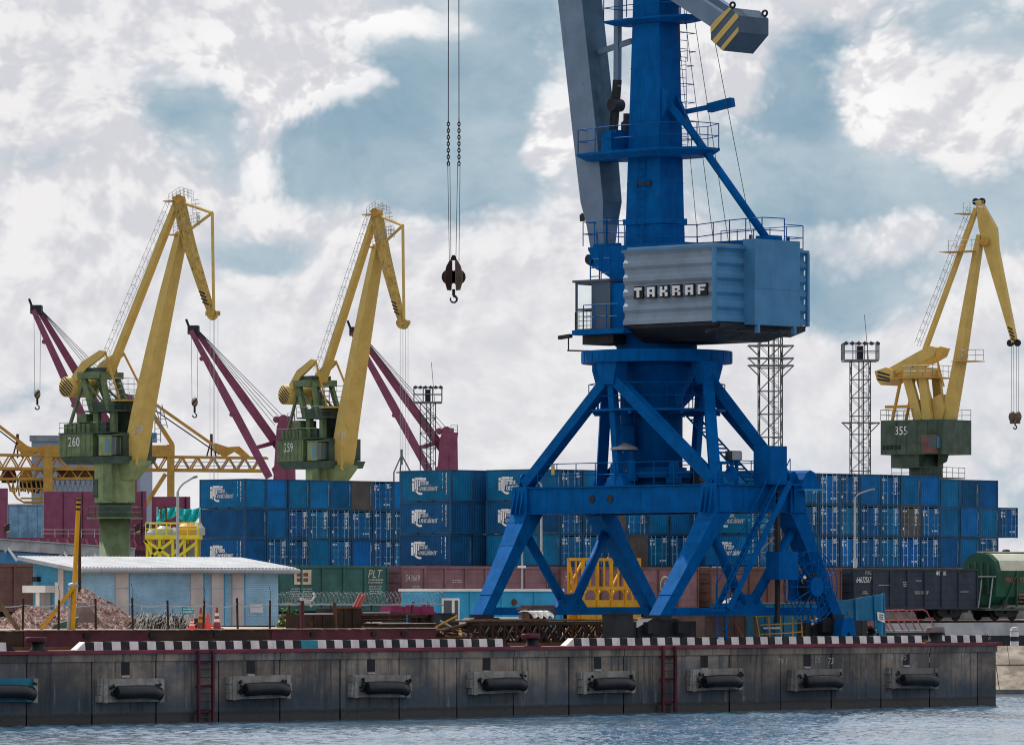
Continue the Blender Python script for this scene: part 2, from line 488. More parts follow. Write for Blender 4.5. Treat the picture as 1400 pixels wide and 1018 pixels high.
BLUES = {'navy': (0.004, 0.064, 0.180), 'deep blue': (0.003, 0.078, 0.230), 'blue': (0.003, 0.112, 0.300), 'bright blue': (0.002, 0.108, 0.36),
         'teal blue': (0.003, 0.112, 0.265), 'brown grey': (0.085, 0.078, 0.076)}
for k_, c_ in BLUES.items():
    M['box ' + k_] = paint('container_' + k_.replace(' ', '_'), c_, .55, .2, rust=.05, streak=.3, scale=.8, objvar=.26, spec=.12,
                           dirt=(c_[0] * .6 + .012, c_[1] * .55 + .01, c_[2] * .45 + .01))
M['frame_blue'] = paint('container_frame_blue', (0.010, 0.062, 0.145), .6, .25, rust=.12, streak=.3, objvar=.3)
M['rod'] = paint('lock_rod_steel', (0.17, 0.28, 0.40), .5, .3, streak=.35, objvar=.8)
M['rod_bright'] = paint('bright_lock_rod', (0.36, 0.45, 0.54), .5, .3, streak=.3, objvar=.4)


# ------------------------------------------------------------------ mesh helpers
class MB:
    """collects faces for ONE mesh object"""
    def __init__(self):
        self.v, self.f, self.k = [], [], []

    def add(self, vs, fs, k=0):
        o = len(self.v)
        self.v += [tuple(p) for p in vs]
        self.f += [tuple(i + o for i in f) for f in fs]
        self.k += [k] * len(fs)
        return self

    def hexa(self, p, k=0):
        """eight corners: bottom ring then top ring"""
        return self.add(p, [(3, 2, 1, 0), (4, 5, 6, 7), (0, 1, 5, 4), (1, 2, 6, 5), (2, 3, 7, 6), (3, 0, 4, 7)], k)

    def box(self, lo, hi, k=0, o=Vector((0, 0, 0)), ax=Vector((1, 0, 0)), ay=Vector((0, 1, 0)), az=Vector((0, 0, 1))):
        p = []
        for z in (lo[2], hi[2]):
            for x, y in ((lo[0], lo[1]), (hi[0], lo[1]), (hi[0], hi[1]), (lo[0], hi[1])):
                p.append(o + ax * x + ay * y + az * z)
        return self.hexa(p, k)

    def beam(self, p, q, w, h, up=Z, w2=None, h2=None, k=0, side=None):
        """box girder from p to q; w across, h in the plane of 'up'"""
        p, q = Vector(p), Vector(q)
        d = (q - p).normalized()
        s = side.copy() if side is not None else d.cross(up)
        if s.length < 1e-4:
            s = d.cross(Vector((1, 0, 0)))
        s.normalize()
        t = s.cross(d).normalized()
        w2 = w if w2 is None else w2
        h2 = h if h2 is None else h2
        a = [p - s * w / 2 - t * h / 2, p + s * w / 2 - t * h / 2, p + s * w / 2 + t * h / 2, p - s * w / 2 + t * h / 2]
        b = [q - s * w2 / 2 - t * h2 / 2, q + s * w2 / 2 - t * h2 / 2, q + s * w2 / 2 + t * h2 / 2, q - s * w2 / 2 + t * h2 / 2]
        return self.hexa(a + b, k)

    def tube(self, p, q, r, n=6, r2=None, k=0):
        p, q = Vector(p), Vector(q)
        d = q - p
        if d.length < 1e-6:
            return self
        d.normalize()
        s = d.cross(Z)
        if s.length < 1e-3:
            s = Vector((1, 0, 0))
        s.normalize()
        t = s.cross(d)
        r2 = r if r2 is None else r2
        vs = []
        for c, rr in ((p, r), (q, r2)):
            for i in range(n):
                a = 2 * math.pi * i / n
                vs.append(c + s * math.cos(a) * rr + t * math.sin(a) * rr)
        fs = [(i, (i + 1) % n, n + (i + 1) % n, n + i) for i in range(n)]
        fs += [tuple(range(n - 1, -1, -1)), tuple(range(n, 2 * n))]
        return self.add(vs, fs, k)

    def path(self, pts, r, n=6, k=0):
        for a, b in zip(pts[:-1], pts[1:]):
            self.tube(a, b, r, n, k=k)
        return self

    def loft(self, rings, k=0, caps=True):
        n = len(rings[0])
        vs = [p for r in rings for p in r]
        fs = []
        for j in range(len(rings) - 1):
            for i in range(n):
                fs.append((j * n + i, j * n + (i + 1) % n, (j + 1) * n + (i + 1) % n, (j + 1) * n + i))
        if caps:
            fs.append(tuple(range(n - 1, -1, -1)))
            fs.append(tuple(range((len(rings) - 1) * n, len(rings) * n)))
        return self.add(vs, fs, k)

    def prism(self, poly, ax, ay, az, o=Vector((0, 0, 0)), d0=0.0, d1=1.0, k=0):
        a = [o + ax * x + ay * y + az * d0 for x, y in poly]
        b = [o + ax * x + ay * y + az * d1 for x, y in poly]
        return self.loft([a, b], k)

    def lathe(self, prof, c=Vector((0, 0, 0)), n=20, k=0, ax=Vector((1, 0, 0)), ay=Vector((0, 1, 0)), az=Z):
        rings = []
        for r, z in prof:
            rings.append([c + az * z + ax * math.cos(2 * math.pi * i / n) * r + ay * math.sin(2 * math.pi * i / n) * r for i in range(n)])
        return self.loft(rings, k)

    def sheet(self, pts, k=0):
        return self.add(pts, [tuple(range(len(pts)))], k)

    def rail(self, pts, h=1.05, step=1.3, r=0.022, mids=1, closed=False):
        pts = [Vector(p) for p in pts]
        if closed:
            pts = pts + [pts[0]]
        for a, b in zip(pts[:-1], pts[1:]):
            L = (b - a).length
            m = max(1, round(L / step))
            for i in range(m + 1):
                q = a.lerp(b, i / m)
                self.tube(q, q + Z * h, r, 4)
            for j in range(mids + 1):
                zz = h * (j + 1) / (mids + 1)
                self.tube(a + Z * zz, b + Z * zz, r * .9, 4)
        return self

    def ladder(self, p, q, side, w=0.45, step=0.32, r=0.02):
        p, q = Vector(p), Vector(q)
        s = Vector(side).normalized() * w / 2
        self.tube(p - s, q - s, r, 4)
        self.tube(p + s, q + s, r, 4)
        m = max(2, int((q - p).length / step))
        for i in range(m):
            c = p.lerp(q, (i + .5) / m)
            self.tube(c - s, c + s, r * .8, 4)
        return self

    def mesh(self, name, mats):
        me = bpy.data.meshes.new(name)
        me.from_pydata(self.v, [], self.f)
        for m in (mats if isinstance(mats, (list, tuple)) else [mats]):
            me.materials.append(M[m] if isinstance(m, str) else m)
        if any(self.k):
            me.polygons.foreach_set('material_index', self.k)
        me.update()
        return me

    def build(self, name, mats, parent=None, smooth=False, label=None):
        me = self.mesh(name, mats)
        if smooth:
            me.polygons.foreach_set('use_smooth', [len(p.vertices) == 4 for p in me.polygons])
        return link(name, me, parent, label)


def link(name, me, parent=None, label=None):
    o = bpy.data.objects.new(name, me)
    COL.objects.link(o)
    if parent is not None:
        o.parent = parent
    if name in ('marking', 'side_marking', 'lettering'):      # flat print too small to pick apart
        o['kind'] = 'stuff'
    if label:
        o['label'] = label
    return o


def thing(name, label, cat, loc=(0, 0, 0), rz=0.0, group=None):
    o = bpy.data.objects.new(name, None)
    COL.objects.link(o)
    o.empty_display_size = 0.3
    o.location = loc
    o.rotation_euler = (0, 0, rz)
    o['label'] = label
    o['category'] = cat
    if group:
        o['group'] = group
    return o


def tag(o, label, cat, group=None):
    o['label'] = label
    o['category'] = cat
    if group:
        o['group'] = group
    return o


def kind(o, k):
    o['kind'] = k
    return o


def copy_tree(o, parent=None):
    c = o.copy()
    COL.objects.link(c)
    c.parent = parent
    for ch in o.children:
        copy_tree(ch, c)
    return c


_TXT = {}


def text_faces(s):
    """flat outline of a string in Blender's own font, cap height about 0.7"""
    if s not in _TXT:
        cu = bpy.data.curves.new('lettering', 'FONT')
        cu.body = s
        cu.resolution_u = 3
        ob = bpy.data.objects.new('lettering', cu)
        COL.objects.link(ob)
        bpy.context.view_layer.update()
        me = bpy.data.meshes.new_from_object(ob.evaluated_get(bpy.context.evaluated_depsgraph_get()))
        _TXT[s] = ([v.co.copy() for v in me.vertices], [tuple(p.vertices) for p in me.polygons])
        bpy.data.objects.remove(ob)
        bpy.data.curves.remove(cu)
        bpy.data.meshes.remove(me)
    return _TXT[s]


def put_text(mb, s, o, ax, ay, size, k=0, stretch=1.0, slant=0.0):
    vs, fs = text_faces(s)
    mb.add([o + ax * ((p.x * stretch + p.y * slant) * size) + ay * (p.y * size) for p in vs], fs, k)


ORD = ['first', 'second', 'third', 'fourth', 'fifth', 'sixth', 'seventh', 'eighth', 'ninth', 'tenth', 'eleventh', 'twelfth', 'thirteenth', 'fourteenth', 'fifteenth']

# ================================================================== SETTING
END_T = 56.1
import numpy as np


def water_sheet():
    """harbour water: real short wind waves where they can be told apart, a plain sheet beyond"""
    rng = np.random.default_rng(4)
    ax0, ax1, ay0, ay1 = -34.0, 46.0, 160.0, 264.0
    nx, ny = 700, 660
    xs, ys = np.linspace(ax0, ax1, nx), np.linspace(ay0, ay1, ny)
    gx_, gy_ = np.meshgrid(xs, ys)
    h = np.zeros_like(gx_)
    for i in range(60):
        lam = 0.40 * (4.6 ** rng.random())
        th = rng.normal(1.15, 0.75)
        k = 2 * np.pi / lam
        ph = rng.random() * 6.28
        amp = 0.0068 * lam ** 0.85
        s = np.sin(k * (gx_ * np.cos(th) + gy_ * np.sin(th)) + ph + .6 * np.sin(.21 * gx_ + .13 * gy_ + i))
        h += amp * (s + 0.35 * np.cos(2 * np.arcsin(np.clip(s, -1, 1))))
    gust = 0.62 + 0.38 * np.sin(.16 * gx_ + .05 * gy_ + 1.0) * np.sin(.05 * gx_ - .11 * gy_)
    edge = np.minimum(np.minimum(gx_ - ax0, ax1 - gx_) / 3.0, np.minimum(gy_ - ay0, ay1 - gy_) / 3.0).clip(0, 1)
    h = h * gust * edge
    co = np.stack([gx_, gy_, WATER + h], -1).reshape(-1, 3)
    big = np.array([(-9000, -60), (9000, -60), (9000, 14000), (-9000, 14000)], float)
    ring = np.concatenate([np.c_[big, np.full(4, WATER)], np.array([(ax0, ay0, WATER), (ax1, ay0, WATER), (ax1, ay1, WATER), (ax0, ay1, WATER)])])
    nv = nx * ny
    idx = np.arange(nv).reshape(ny, nx)
    quads = np.stack([idx[:-1, :-1], idx[:-1, 1:], idx[1:, 1:], idx[1:, :-1]], -1).reshape(-1, 4)
    rq = np.array([(0, 1, 5, 4), (1, 2, 6, 5), (2, 3, 7, 6), (3, 0, 4, 7)]) + nv
    quads = np.concatenate([quads, rq])
    co = np.concatenate([co, ring])
    me = bpy.data.meshes.new('water')
    me.vertices.add(len(co))
    me.vertices.foreach_set('co', co.ravel())
    me.loops.add(quads.size)
    me.loops.foreach_set('vertex_index', quads.ravel().astype(np.int32))
    me.polygons.add(len(quads))
    me.polygons.foreach_set('loop_start', np.arange(0, quads.size, 4, dtype=np.int32))
    me.polygons.foreach_set('use_smooth', np.ones(len(quads), bool))
    me.materials.append(M['water'])
    me.update(calc_edges=True)
    return link('water', me)


kind(water_sheet(), 'structure')

g_end = on_quay(END_T, 0)
k_ = (277 - g_end.y) / N.y
outline = [on_quay(-400, 0.25), on_quay(END_T - .25, 0.25), on_quay(END_T - .25, k_), Vector((140, 277, 0)), on_quay(400, 270), on_quay(-400, 270)]
gm = MB()
gm.sheet(outline)
low = [p + Z * -3.4 for p in outline]
for i in range(len(outline)):
    j = (i + 1) % len(outline)
    gm.add([outline[i], low[i], low[j], outline[j]], [(0, 1, 2, 3)])
kind(gm.build('ground', 'ground'), 'structure')

# quay wall: dark core, precast panels with open joints, cap beam, red steel nosing
j0, j1 = quay_t(36), quay_t(1336)
STEP = (j1 - j0) / 17.0
core = MB().box((-90, 0.10, -4.2), (END_T - .1, 0.24, -0.02), o=Q0, ax=E, ay=N)
quay_o = kind(core.build('quay_wall', 'black'), 'structure')
for i in range(-9, 18):
    a, b = j0 + STEP * i + .035, j0 + STEP * (i + 1) - .035
    if i == 17:
        b = END_T
    dz = random.uniform(-.012, .012)
    MB().box((a, 0.0 + dz, -4.0), (b, 0.12, -0.42), o=Q0, ax=E, ay=N).build('panel', 'quay', quay_o)
for i in range(-14, 9):
    a, b = j0 + STEP * 2 * i + .02, j0 + STEP * 2 * (i + 1) - .02
    b = min(b, END_T + .05)
    MB().box((a, -0.05, -0.415), (b, 0.13, -0.125), o=Q0, ax=E, ay=N).build('cap_block', 'quay', quay_o)
cuts = [-90, quay_t(-120), quay_t(287), quay_t(905), END_T + .35]
for a, b in zip(cuts[:-1], cuts[1:]):
    MB().box((a + .03, -0.13, -0.12), (b - .03, 0.30, 0.012), o=Q0, ax=E, ay=N).build('nosing', 'nosing', quay_o)
for i in range(-3, 17, 2):
    c = j0 + STEP * (i + .52)
    s = MB().box((c - .21, -0.014, -0.92), (c + .21, 0.05, -0.44), o=Q0, ax=E, ay=N)
    s.build('slot_shade', 'black', quay_o)  # black block proud of the panel; its colour stands for shade in the slot
    MB().box((c - .19, -0.05, -1.02), (c + .19, 0.05, -0.955), o=Q0, ax=E, ay=N).build('slot_sill', 'concrete', quay_o)
# chalked survey marks on the right hand panels
for s_, u_, z_ in (('79', 1062, -.85), ('1', 1072, -.85), ('85', 1113, -.78), ('73', 1131, -.85), ('79', 1212, -.70), ('85', 1231, -.72), ('771', 1310, -.62), ('1', 1268, -.85)):
    mb = MB()
    put_text(mb, s_, on_quay(quay_t(u_), -.018, z_), E, Z, .38, slant=.15)
    mb.build('chalk_mark', 'chalk', quay_o)

# striped wheel kerb along the edge
STRIPE = 0.44


def kerb(t0, t1, label, slope0=True, slope1=True, teal=None):
    mb = MB()
    n = max(2, round((t1 - t0) / STRIPE))
    w = (t1 - t0) / n
    for i in range(n):
        a, b = t0 + w * i, t0 + w * (i + 1)
        h = .33
        ha = .03 if (i == 0 and slope0) else h
        hb = .03 if (i == n - 1 and slope1) else h
        kk = 0 if i % 2 == 0 else 1
        if teal and abs((a + b) / 2 - teal) < .35:
            kk = 2
        p = [(a, .32, .0), (b, .32, .0), (b, .72, .0), (a, .72, .0), (a, .36, ha), (b, .36, hb), (b, .68, hb), (a, .68, ha)]
        mb.hexa([Q0 + E * x + N * y + Z * z for x, y, z in p], kk)
    o = mb.build('kerb', ['kerb_white', 'kerb_black', 'teal'])
    tag(o, label, 'kerb', 'striped kerbs on the quay edge')


kerb(quay_t(-420), quay_t(29), 'striped kerb cut off by the left picture edge, before the first bollard')
kerb(quay_t(112), quay_t(706), 'long black and white kerb between the left and middle bollards', teal=quay_t(428))
kerb(quay_t(782), quay_t(1268), 'black and white kerb from the middle bollard to the right bollard', slope1=False)
kerb(quay_t(1291), quay_t(1359), 'short worn striped kerb at the right end of the quay', slope0=False, slope1=False)

# raised yard at the left, faced with steel
YZ = 0.75
ya = quay_t(596, 3.6)
kind(MB().box((-90, 3.72, 0.02), (ya, 46, YZ), o=Q0, ax=E, ay=N).build('yard', 'sand'), 'structure')
rw = thing('retaining_wall', 'low wine red steel wall along the front of the raised yard', 'retaining wall', on_quay(0, 0), TH)
tt = -60.0
i = 0
while tt < ya - .1:
    b = min(ya, tt + random.choice((4.2, 5.5, 6.3)))
    MB().box((tt + .015, 3.58 + random.uniform(-.02, .02), 0.02), (b - .015, 3.72, YZ - random.uniform(.0, .05))).build('sheet', random.choice(['wine', 'wine', 'wine', 'rust_dark']), rw)
    tt = b
tt = -58.0
while tt < ya - 1:
    mb = MB().box((tt, 3.52, YZ - .30), (tt + .28, 3.60, YZ - .12))
    mb.build('hole_shade', 'black', rw)  # black block on the sheet stands for the shade inside a hole
    tt += random.choice((1.65, 3.3, 5.1))
mb = MB()
for q in range(60):
    a = -20 + q * (ya + 20) / 60
    mb.box((a, 3.5, YZ - .015), (a + (ya + 20) / 60 * random.uniform(.6, 1.0), 3.78 + random.uniform(0, .2), YZ + random.uniform(.006, .03)))
mb.build('top_edge', 'sand', rw)

# sloping paved bank beyond the end of the quay
bk_o = kind(MB().hexa([(-10.5, 272.9, -3.6), (150, 272.9, -3.6), (150, 277, -3.6), (-12, 277, -3.6), (-10.5, 272.95, -2.72), (150, 272.95, -2.72), (150, 277.05, -.27), (-12, 277.05, -.27)]).build('bank', 'concrete_dark'), 'structure')
for r in range(2):
    x = 14.0
    while x < 62:
        w = random.uniform(2.2, 2.9)
        a0, a1 = r / 2 + .01, (r + 1) / 2 - .012
        y0, y1 = 273.0 + 4.0 * a0, 273.0 + 4.0 * a1
        z0, z1 = -2.70 + 2.43 * a0 + random.uniform(.05, .11), -2.70 + 2.43 * a1 + random.uniform(.05, .11)
        MB().hexa([(x, y0, z0 - .12), (x + w, y0, z0 - .12), (x + w, y1, z1 - .12), (x, y1, z1 - .12), (x, y0, z0), (x + w, y0, z0), (x + w, y1, z1), (x, y1, z1)]).build('slab', 'bank', bk_o)
        x += w + random.uniform(.02, .06)
MB().box((-9, 272.2, -3.4), (150, 272.95, -2.58)).build('toe_beam', 'concrete_dark', bk_o)

# crane rails and the railway behind
for nm, d in (('crane_rail', 2.2), ('crane_rail', 12.85)):
    mb = MB().box((ya + .3 if d > 3 else -80, d - .04, 0.0), (END_T - .5, d + .04, .13), o=Q0, ax=E, ay=N)
    mb.box((ya + .3 if d > 3 else -80, d - .16, 0.0), (END_T - .5, d + .16, .04), o=Q0, ax=E, ay=N)
    kind(mb.build(nm, 'rust'), 'structure')
WAG0 = at(450, HZ, 341.0)
WAG0.z = 0
tr = MB()
for s in (-.76, .76):
    tr.box((-90, s - .035, .16), (130, s + .035, .32), o=WAG0, ax=E, ay=N)
kind(tr.build('railway_track', 'rust_dark'), 'structure')
bl = MB()
bl.loft([[WAG0 + E * t + N * y + Z * z for y, z in ((-2.2, .004), (-1.4, .15), (1.4, .15), (2.2, .004))] for t in (-90, 130)])
kind(bl.build('ballast', 'ballast'), 'structure')

# ================================================================== THE BLUE PORTAL CRANE
CR = Vector(((898 - 700) / F * 238, 238, 0))
crane = thing('portal_crane', 'tall blue harbour crane on four splayed legs with a grey ribbed engine house', 'crane', CR, 0)


def P(x, y, z):
    """portal frame: x along the quay, y inland"""
    return E * x + N * y + Z * z


def C_(name, mb, mat='blue', par=None, smooth=False, label=None):
    return mb.build(name, mat, par or crane, smooth, label)


BZ0, BZ1 = 5.62, 6.80                  # portal beam
TX, TY, FX, FY = 2.3, 5.75, 5.35, 5.4
# ring beam: two long girders, two short ones, with flanges
for sx in (-1, 1):
    mb = MB().beam(P(sx * TX, -TY - .55, (BZ0 + BZ1) / 2), P(sx * TX, TY + .55, (BZ0 + BZ1) / 2), .62, BZ1 - BZ0 - .1)
    for z in (BZ0, BZ1 - .05):
        mb.beam(P(sx * TX, -TY - .6, z + .025), P(sx * TX, TY + .6, z + .025), .80, .05)
    C_('portal_girder', mb)
for sy in (-1, 1):
    mb = MB().beam(P(-TX + .32, sy * TY, (BZ0 + BZ1) / 2), P(TX - .32, sy * TY, (BZ0 + BZ1) / 2), .62, BZ1 - BZ0 - .13)
    for z in (BZ0 + .01, BZ1 - .06):
        mb.beam(P(-TX + .42, sy * TY, z + .025), P(TX - .42, sy * TY, z + .025), .78, .05)
    C_('portal_girder', mb)
for y in (-3.9, -1.6, 2.6, 4.2):
    C_('weld_seam', MB().box((-TX - .318, y, BZ0 + .06), (-TX - .30, y + .045, BZ1 - .06), ax=E, ay=N))
for x in (-.9, .9):
    C_('weld_seam', MB().box((x, -TY - .318, BZ0 + .07), (x + .045, -TY - .30, BZ1 - .07), ax=E, ay=N))
for y in (-.6, .6):
    mb = MB().beam(P(-TX + .32, y, 6.1), P(TX - .32, y, 6.1), .5, .8)
    C_('cross_girder', mb)
mb = MB()
for y in (.25, 1.35):
    for a in range(1):
        mb.lathe([(0, 0), (.17, 0), (.17, .05), (0, .05)], P(-TX - .31, y, 6.25), 12, ax=N, ay=Z, az=-E)
C_('round_cover', mb, 'dark')
# legs: broad box legs splayed along the rails
for sx in (-1, 1):
    for sy in (-1, 1):
        a, b = P(sx * TX, sy * TY, BZ0 + .0), P(sx * FX, sy * FY, 1.22)
        leg = MB()

        def sect(t, we, wn):
            c = a.lerp(b, t)
            return [c - E * we / 2 - N * wn / 2, c + E * we / 2 - N * wn / 2, c + E * we / 2 + N * wn / 2, c - E * we / 2 + N * wn / 2]
        leg.loft([sect(0, 1.0, 1.02), sect(.10, .92, 1.0), sect(.30, .74, .88), sect(.8, .62, .72), sect(1.0, .60, .66)])
        lo = C_('leg', leg)
        for t_, we, wn in ((.07, .98, 1.03), (.30, .78, .92), (.79, .68, .77)):
            C_('stiffener', MB().loft([sect(t_ - .006, we, wn), sect(t_ + .006, we, wn)]), 'blue', lo)
        # knee: gusseted box around the beam end
        kn = MB().loft([[P(sx * TX + x, sy * TY + y, BZ0 - .02) for x, y in ((-.5, -.52), (.5, -.52), (.5, .52), (-.5, .52))],
                        [P(sx * TX + x, sy * TY + y, BZ1 + .04) for x, y in ((-.42, -.44), (.42, -.44), (.42, .44), (-.42, .44))]])
        ko = C_('knee', kn)
        for q in (-.26, .0, .26):
            C_('gusset', MB().hexa([P(sx * TX + sx * .40, sy * TY + q - .02, BZ0 - .01), P(sx * TX + sx * .72, sy * TY + q - .02, BZ0 - .01), P(sx * TX + sx * .72, sy * TY + q + .02, BZ0 - .01), P(sx * TX + sx * .40, sy * TY + q + .02, BZ0 - .01),
                                    P(sx * TX + sx * .40, sy * TY + q - .02, BZ1 - .1), P(sx * TX + sx * .44, sy * TY + q - .02, BZ1 - .1), P(sx * TX + sx * .44, sy * TY + q + .02, BZ1 - .1), P(sx * TX + sx * .40, sy * TY + q + .02, BZ1 - .1)]), 'blue', ko)
        # lifting eyes on the knee
        for q in (-.2, .2):
            C_('lifting_eye', MB().prism([(-.28, 0), (.28, 0), (.2, .42), (.08, .55), (-.08, .55), (-.2, .42)], E, Z, N, P(sx * TX, sy * TY + q - .03, BZ1 + .04), 0, .06), 'blue', ko)
# tie beams along the rails and the round V struts
for sy in (-1, 1):
    C_('tie_beam', MB().beam(P(-FX + .2, sy * FY, 1.40), P(FX - .2, sy * FY, 1.40), .32, .34))
    C_('tie_node', MB().hexa([P(x, sy * FY + y, z) for z, xs in ((1.55, .95), (2.15, .42)) for x, y in ((-xs, -.17), (xs, -.17), (xs, .17), (-xs, .17))]))
    for sx in (-1, 1):
        top = P(sx * TX, sy * TY, BZ0).lerp(P(sx * FX, sy * FY, 1.22), .16) - E * sx * .25
        C_('strut', MB().tube(top, P(sx * .32, sy * FY, 1.75), .215, 14), smooth=True)
# bogies
for sx in (-1, 1):
    for sy in (-1, 1):
        c = P(sx * FX, sy * FY, 0)
        bo = C_('bogie', MB().prism([(-1.6, .35), (1.6, .35), (1.6, .75), (.7, 1.12), (-.7, 1.12), (-1.6, .75)], E, Z, N, c - N * .32, 0, .64), 'black')
        C_('foot', MB().beam(c + Z * 1.05, c + Z * 1.26, .75, .75, E), 'dark', bo)
        for dx in (-1.2, -.42, .42, 1.2):
            C_('wheel', MB().lathe([(0, -.12), (.32, -.12), (.32, .12), (.38, .12), (.38, .16), (0, .16)], c + E * dx + Z * .40, 16, ax=E, ay=Z, az=N), 'rust_dark', bo)
        for dx in (-.95, .85):
            C_('motor', MB().box((-.32, -.62, .5), (.32, -.33, .98), o=c + E * dx, ax=E, ay=N), 'black', bo)
        for dx in (-1.95, 1.62):
            C_('buffer', MB().box((0, -.25, .3), (.36, .25, 1.0), o=c + E * dx, ax=E, ay=N), 'dark', bo)
        if not (sx > 0 and sy < 0):
            C_('ballast_box', MB().box((-.5, -.48, .06), (.32, .48, 1.28), o=c - E * 2.35, ax=E, ay=N), 'dark', bo)
            C_('box_lid', MB().box((-.54, -.52, 1.285), (.36, .52, 1.33), o=c - E * 2.35, ax=E, ay=N), 'black', bo)
        C_('rail_guard', MB().beam(c - E * 1.65 + Z * .24, c + E * 1.65 + Z * .24, .5, .05), 'grey', bo)
# pyramid of eight raking struts and four posts up to the slewing ring
RN, RZ = 2.75, 12.0
nodes = {'w': P(-RN, 0, RZ), 's': P(0, -RN - .3, RZ), 'e': P(RN, 0, RZ), 'n': P(0, RN + .3, RZ)}
cor = {(sx, sy): P(sx * TX, sy * TY, BZ1 + .1) for sx in (-1, 1) for sy in (-1, 1)}
for nm, (c1, c2) in {'w': ((-1, 1), (-1, -1)), 's': ((-1, -1), (1, -1)), 'e': ((1, -1), (1, 1)), 'n': ((1, 1), (-1, 1))}.items():
    for c in (c1, c2):
        C_('raking_strut', MB().beam(nodes[nm] - Z * .45, cor[c], .46, .46))
    rad = nodes[nm].copy()
    rad.z = 0
    rad.normalize()
    tan = Vector((-rad.y, rad.x, 0))
    C_('ring_node', MB().loft([[nodes[nm] + tan * x * .36 + rad * y * .30 - Z * .85 for x, y in ((-1, -1), (1, -1), (1, 1), (-1, 1))],
                               [nodes[nm] + tan * x * .58 + rad * y * .36 - Z * .1 for x, y in ((-1, -1), (1, -1), (1, 1), (-1, 1))],
                               [nodes[nm] + tan * x * .58 + rad * y * .36 + Z * .14 for x, y in ((-1, -1), (1, -1), (1, 1), (-1, 1))]]))
for nm, q in (('w', P(-TX, 0, BZ1)), ('e', P(TX, 0, BZ1))):
    po = C_('post', MB().beam(nodes[nm] - Z * .6, q, .32, .32, E))
    C_('post_foot', MB().hexa([q + E * x * a + N * y * b + Z * z for z, a, b in ((0, .3, .62), (.55, .18, .2)) for x, y in ((-1, -1), (1, -1), (1, 1), (-1, 1))]), 'blue', po)
# slewing ring, central column
C_('ring_girder', MB().lathe([(2.4, 12.12), (3.27, 12.12), (3.27, 12.64), (2.2, 12.70)], n=56), smooth=False)
mb = MB()
for i in range(24):
    a = 2 * math.pi * i / 24
    q = Vector((math.cos(a), math.sin(a), 0))
    mb.beam(q * 3.27 + Z * 12.16, q * 3.27 + Z * 12.60, .05, .03, q)
C_('ring_teeth', mb)
C_('column', MB().lathe([(0, 7.6), (1.12, 7.6), (1.12, 10.5), (1.2, 10.8), (1.72, 11.7), (1.95, 12.12), (0, 12.12)], n=28), smooth=True)
C_('lower_bearing', MB().lathe([(0, 6.85), (1.25, 6.85), (1.25, 7.15), (1.75, 7.15), (1.75, 7.45), (1.3, 7.5), (1.3, 7.62), (0, 7.62)], n=28))
C_('bearing_collar', MB().lathe([(0, 6.5), (.95, 6.5), (.95, 6.84), (0, 6.84)], n=20), 'dark')
for a, r, s, z, m in ((200, 1.9, .55, 7.5, 'blue'), (235, 2.0, .4, 7.6, 'blue'), (290, 2.0, .5, 7.5, 'blue'), (330, 1.95, .42, 7.4, 'dark'), (20, 1.9, .5, 7.5, 'dark'), (150, 1.9, .5, 7.4, 'dark')):
    q = Vector((math.cos(R(a)), math.sin(R(a)), 0)) * r
    C_('drive_unit', MB().lathe([(0, 0), (s * .7, 0), (s * .7, .25), (s * .45, .3), (s * .45, .85), (s * .3, .95), (0, .95)], q + Z * (z - .6), 12), m)
C_('motor_cover', MB().lathe([(0, 0), (.62, 0), (.55, .12), (.1, .30), (0, .30)], P(-2.0, -.1, 8.35) - E * .1, 14), 'grey')
C_('slewing_motor', MB().lathe([(0, 0), (.38, 0), (.38, 1.1), (.28, 1.2), (.28, 2.6), (0, 2.7)], P(-1.55, .3, 8.3), 14), 'blue')
mb = MB().lathe([(1.14, 10.02), (3.0, 10.02), (3.0, 10.12), (1.14, 10.12)], n=36)
C_('ring_walkway', mb)
C_('railing', MB().rail([Vector((math.cos(R(a)) * 2.95, math.sin(R(a)) * 2.95, 10.12)) for a in range(0, 360, 30)], 1.1, 1.6, closed=True))
mb = MB()
for a in range(0, 180, 45):
    q = Vector((math.cos(R(a + 20)), math.sin(R(a + 20)), 0))
    mb.beam(q * -2.95 + Z * 9.95, q * 2.95 + Z * 9.95, .14, .12)
C_('walkway_bearer', mb)
C_('inner_stair', MB().ladder(P(.3, -1.5, 10.1), P(1.2, -4.6, 6.9), E, .7, .25, .045))
C_('inner_stair', MB().ladder(P(-.4, -1.25, 12.1), P(-.4, -1.25, 8.6), E, .5, .3, .03))
# deck and rails on the portal
C_('portal_deck', MB().box((-TX + .35, -TY + .35, BZ1 - .03), (TX - .35, TY - .35, BZ1 + .03), ax=E, ay=N), 'dark')
C_('railing', MB().rail([P(-TX - .28, -TY + 1.0, BZ1), P(-TX - .28, TY - 1.0, BZ1)], 1.0, 1.2))
C_('railing', MB().rail([P(TX + .28, -TY + 1.0, BZ1), P(TX + .28, TY - 1.0, BZ1)], 1.0, 1.2))
C_('railing', MB().rail([P(-TX + .8, -TY - .28, BZ1), P(TX - 1.6, -TY - .28, BZ1)], 1.0, 1.0))
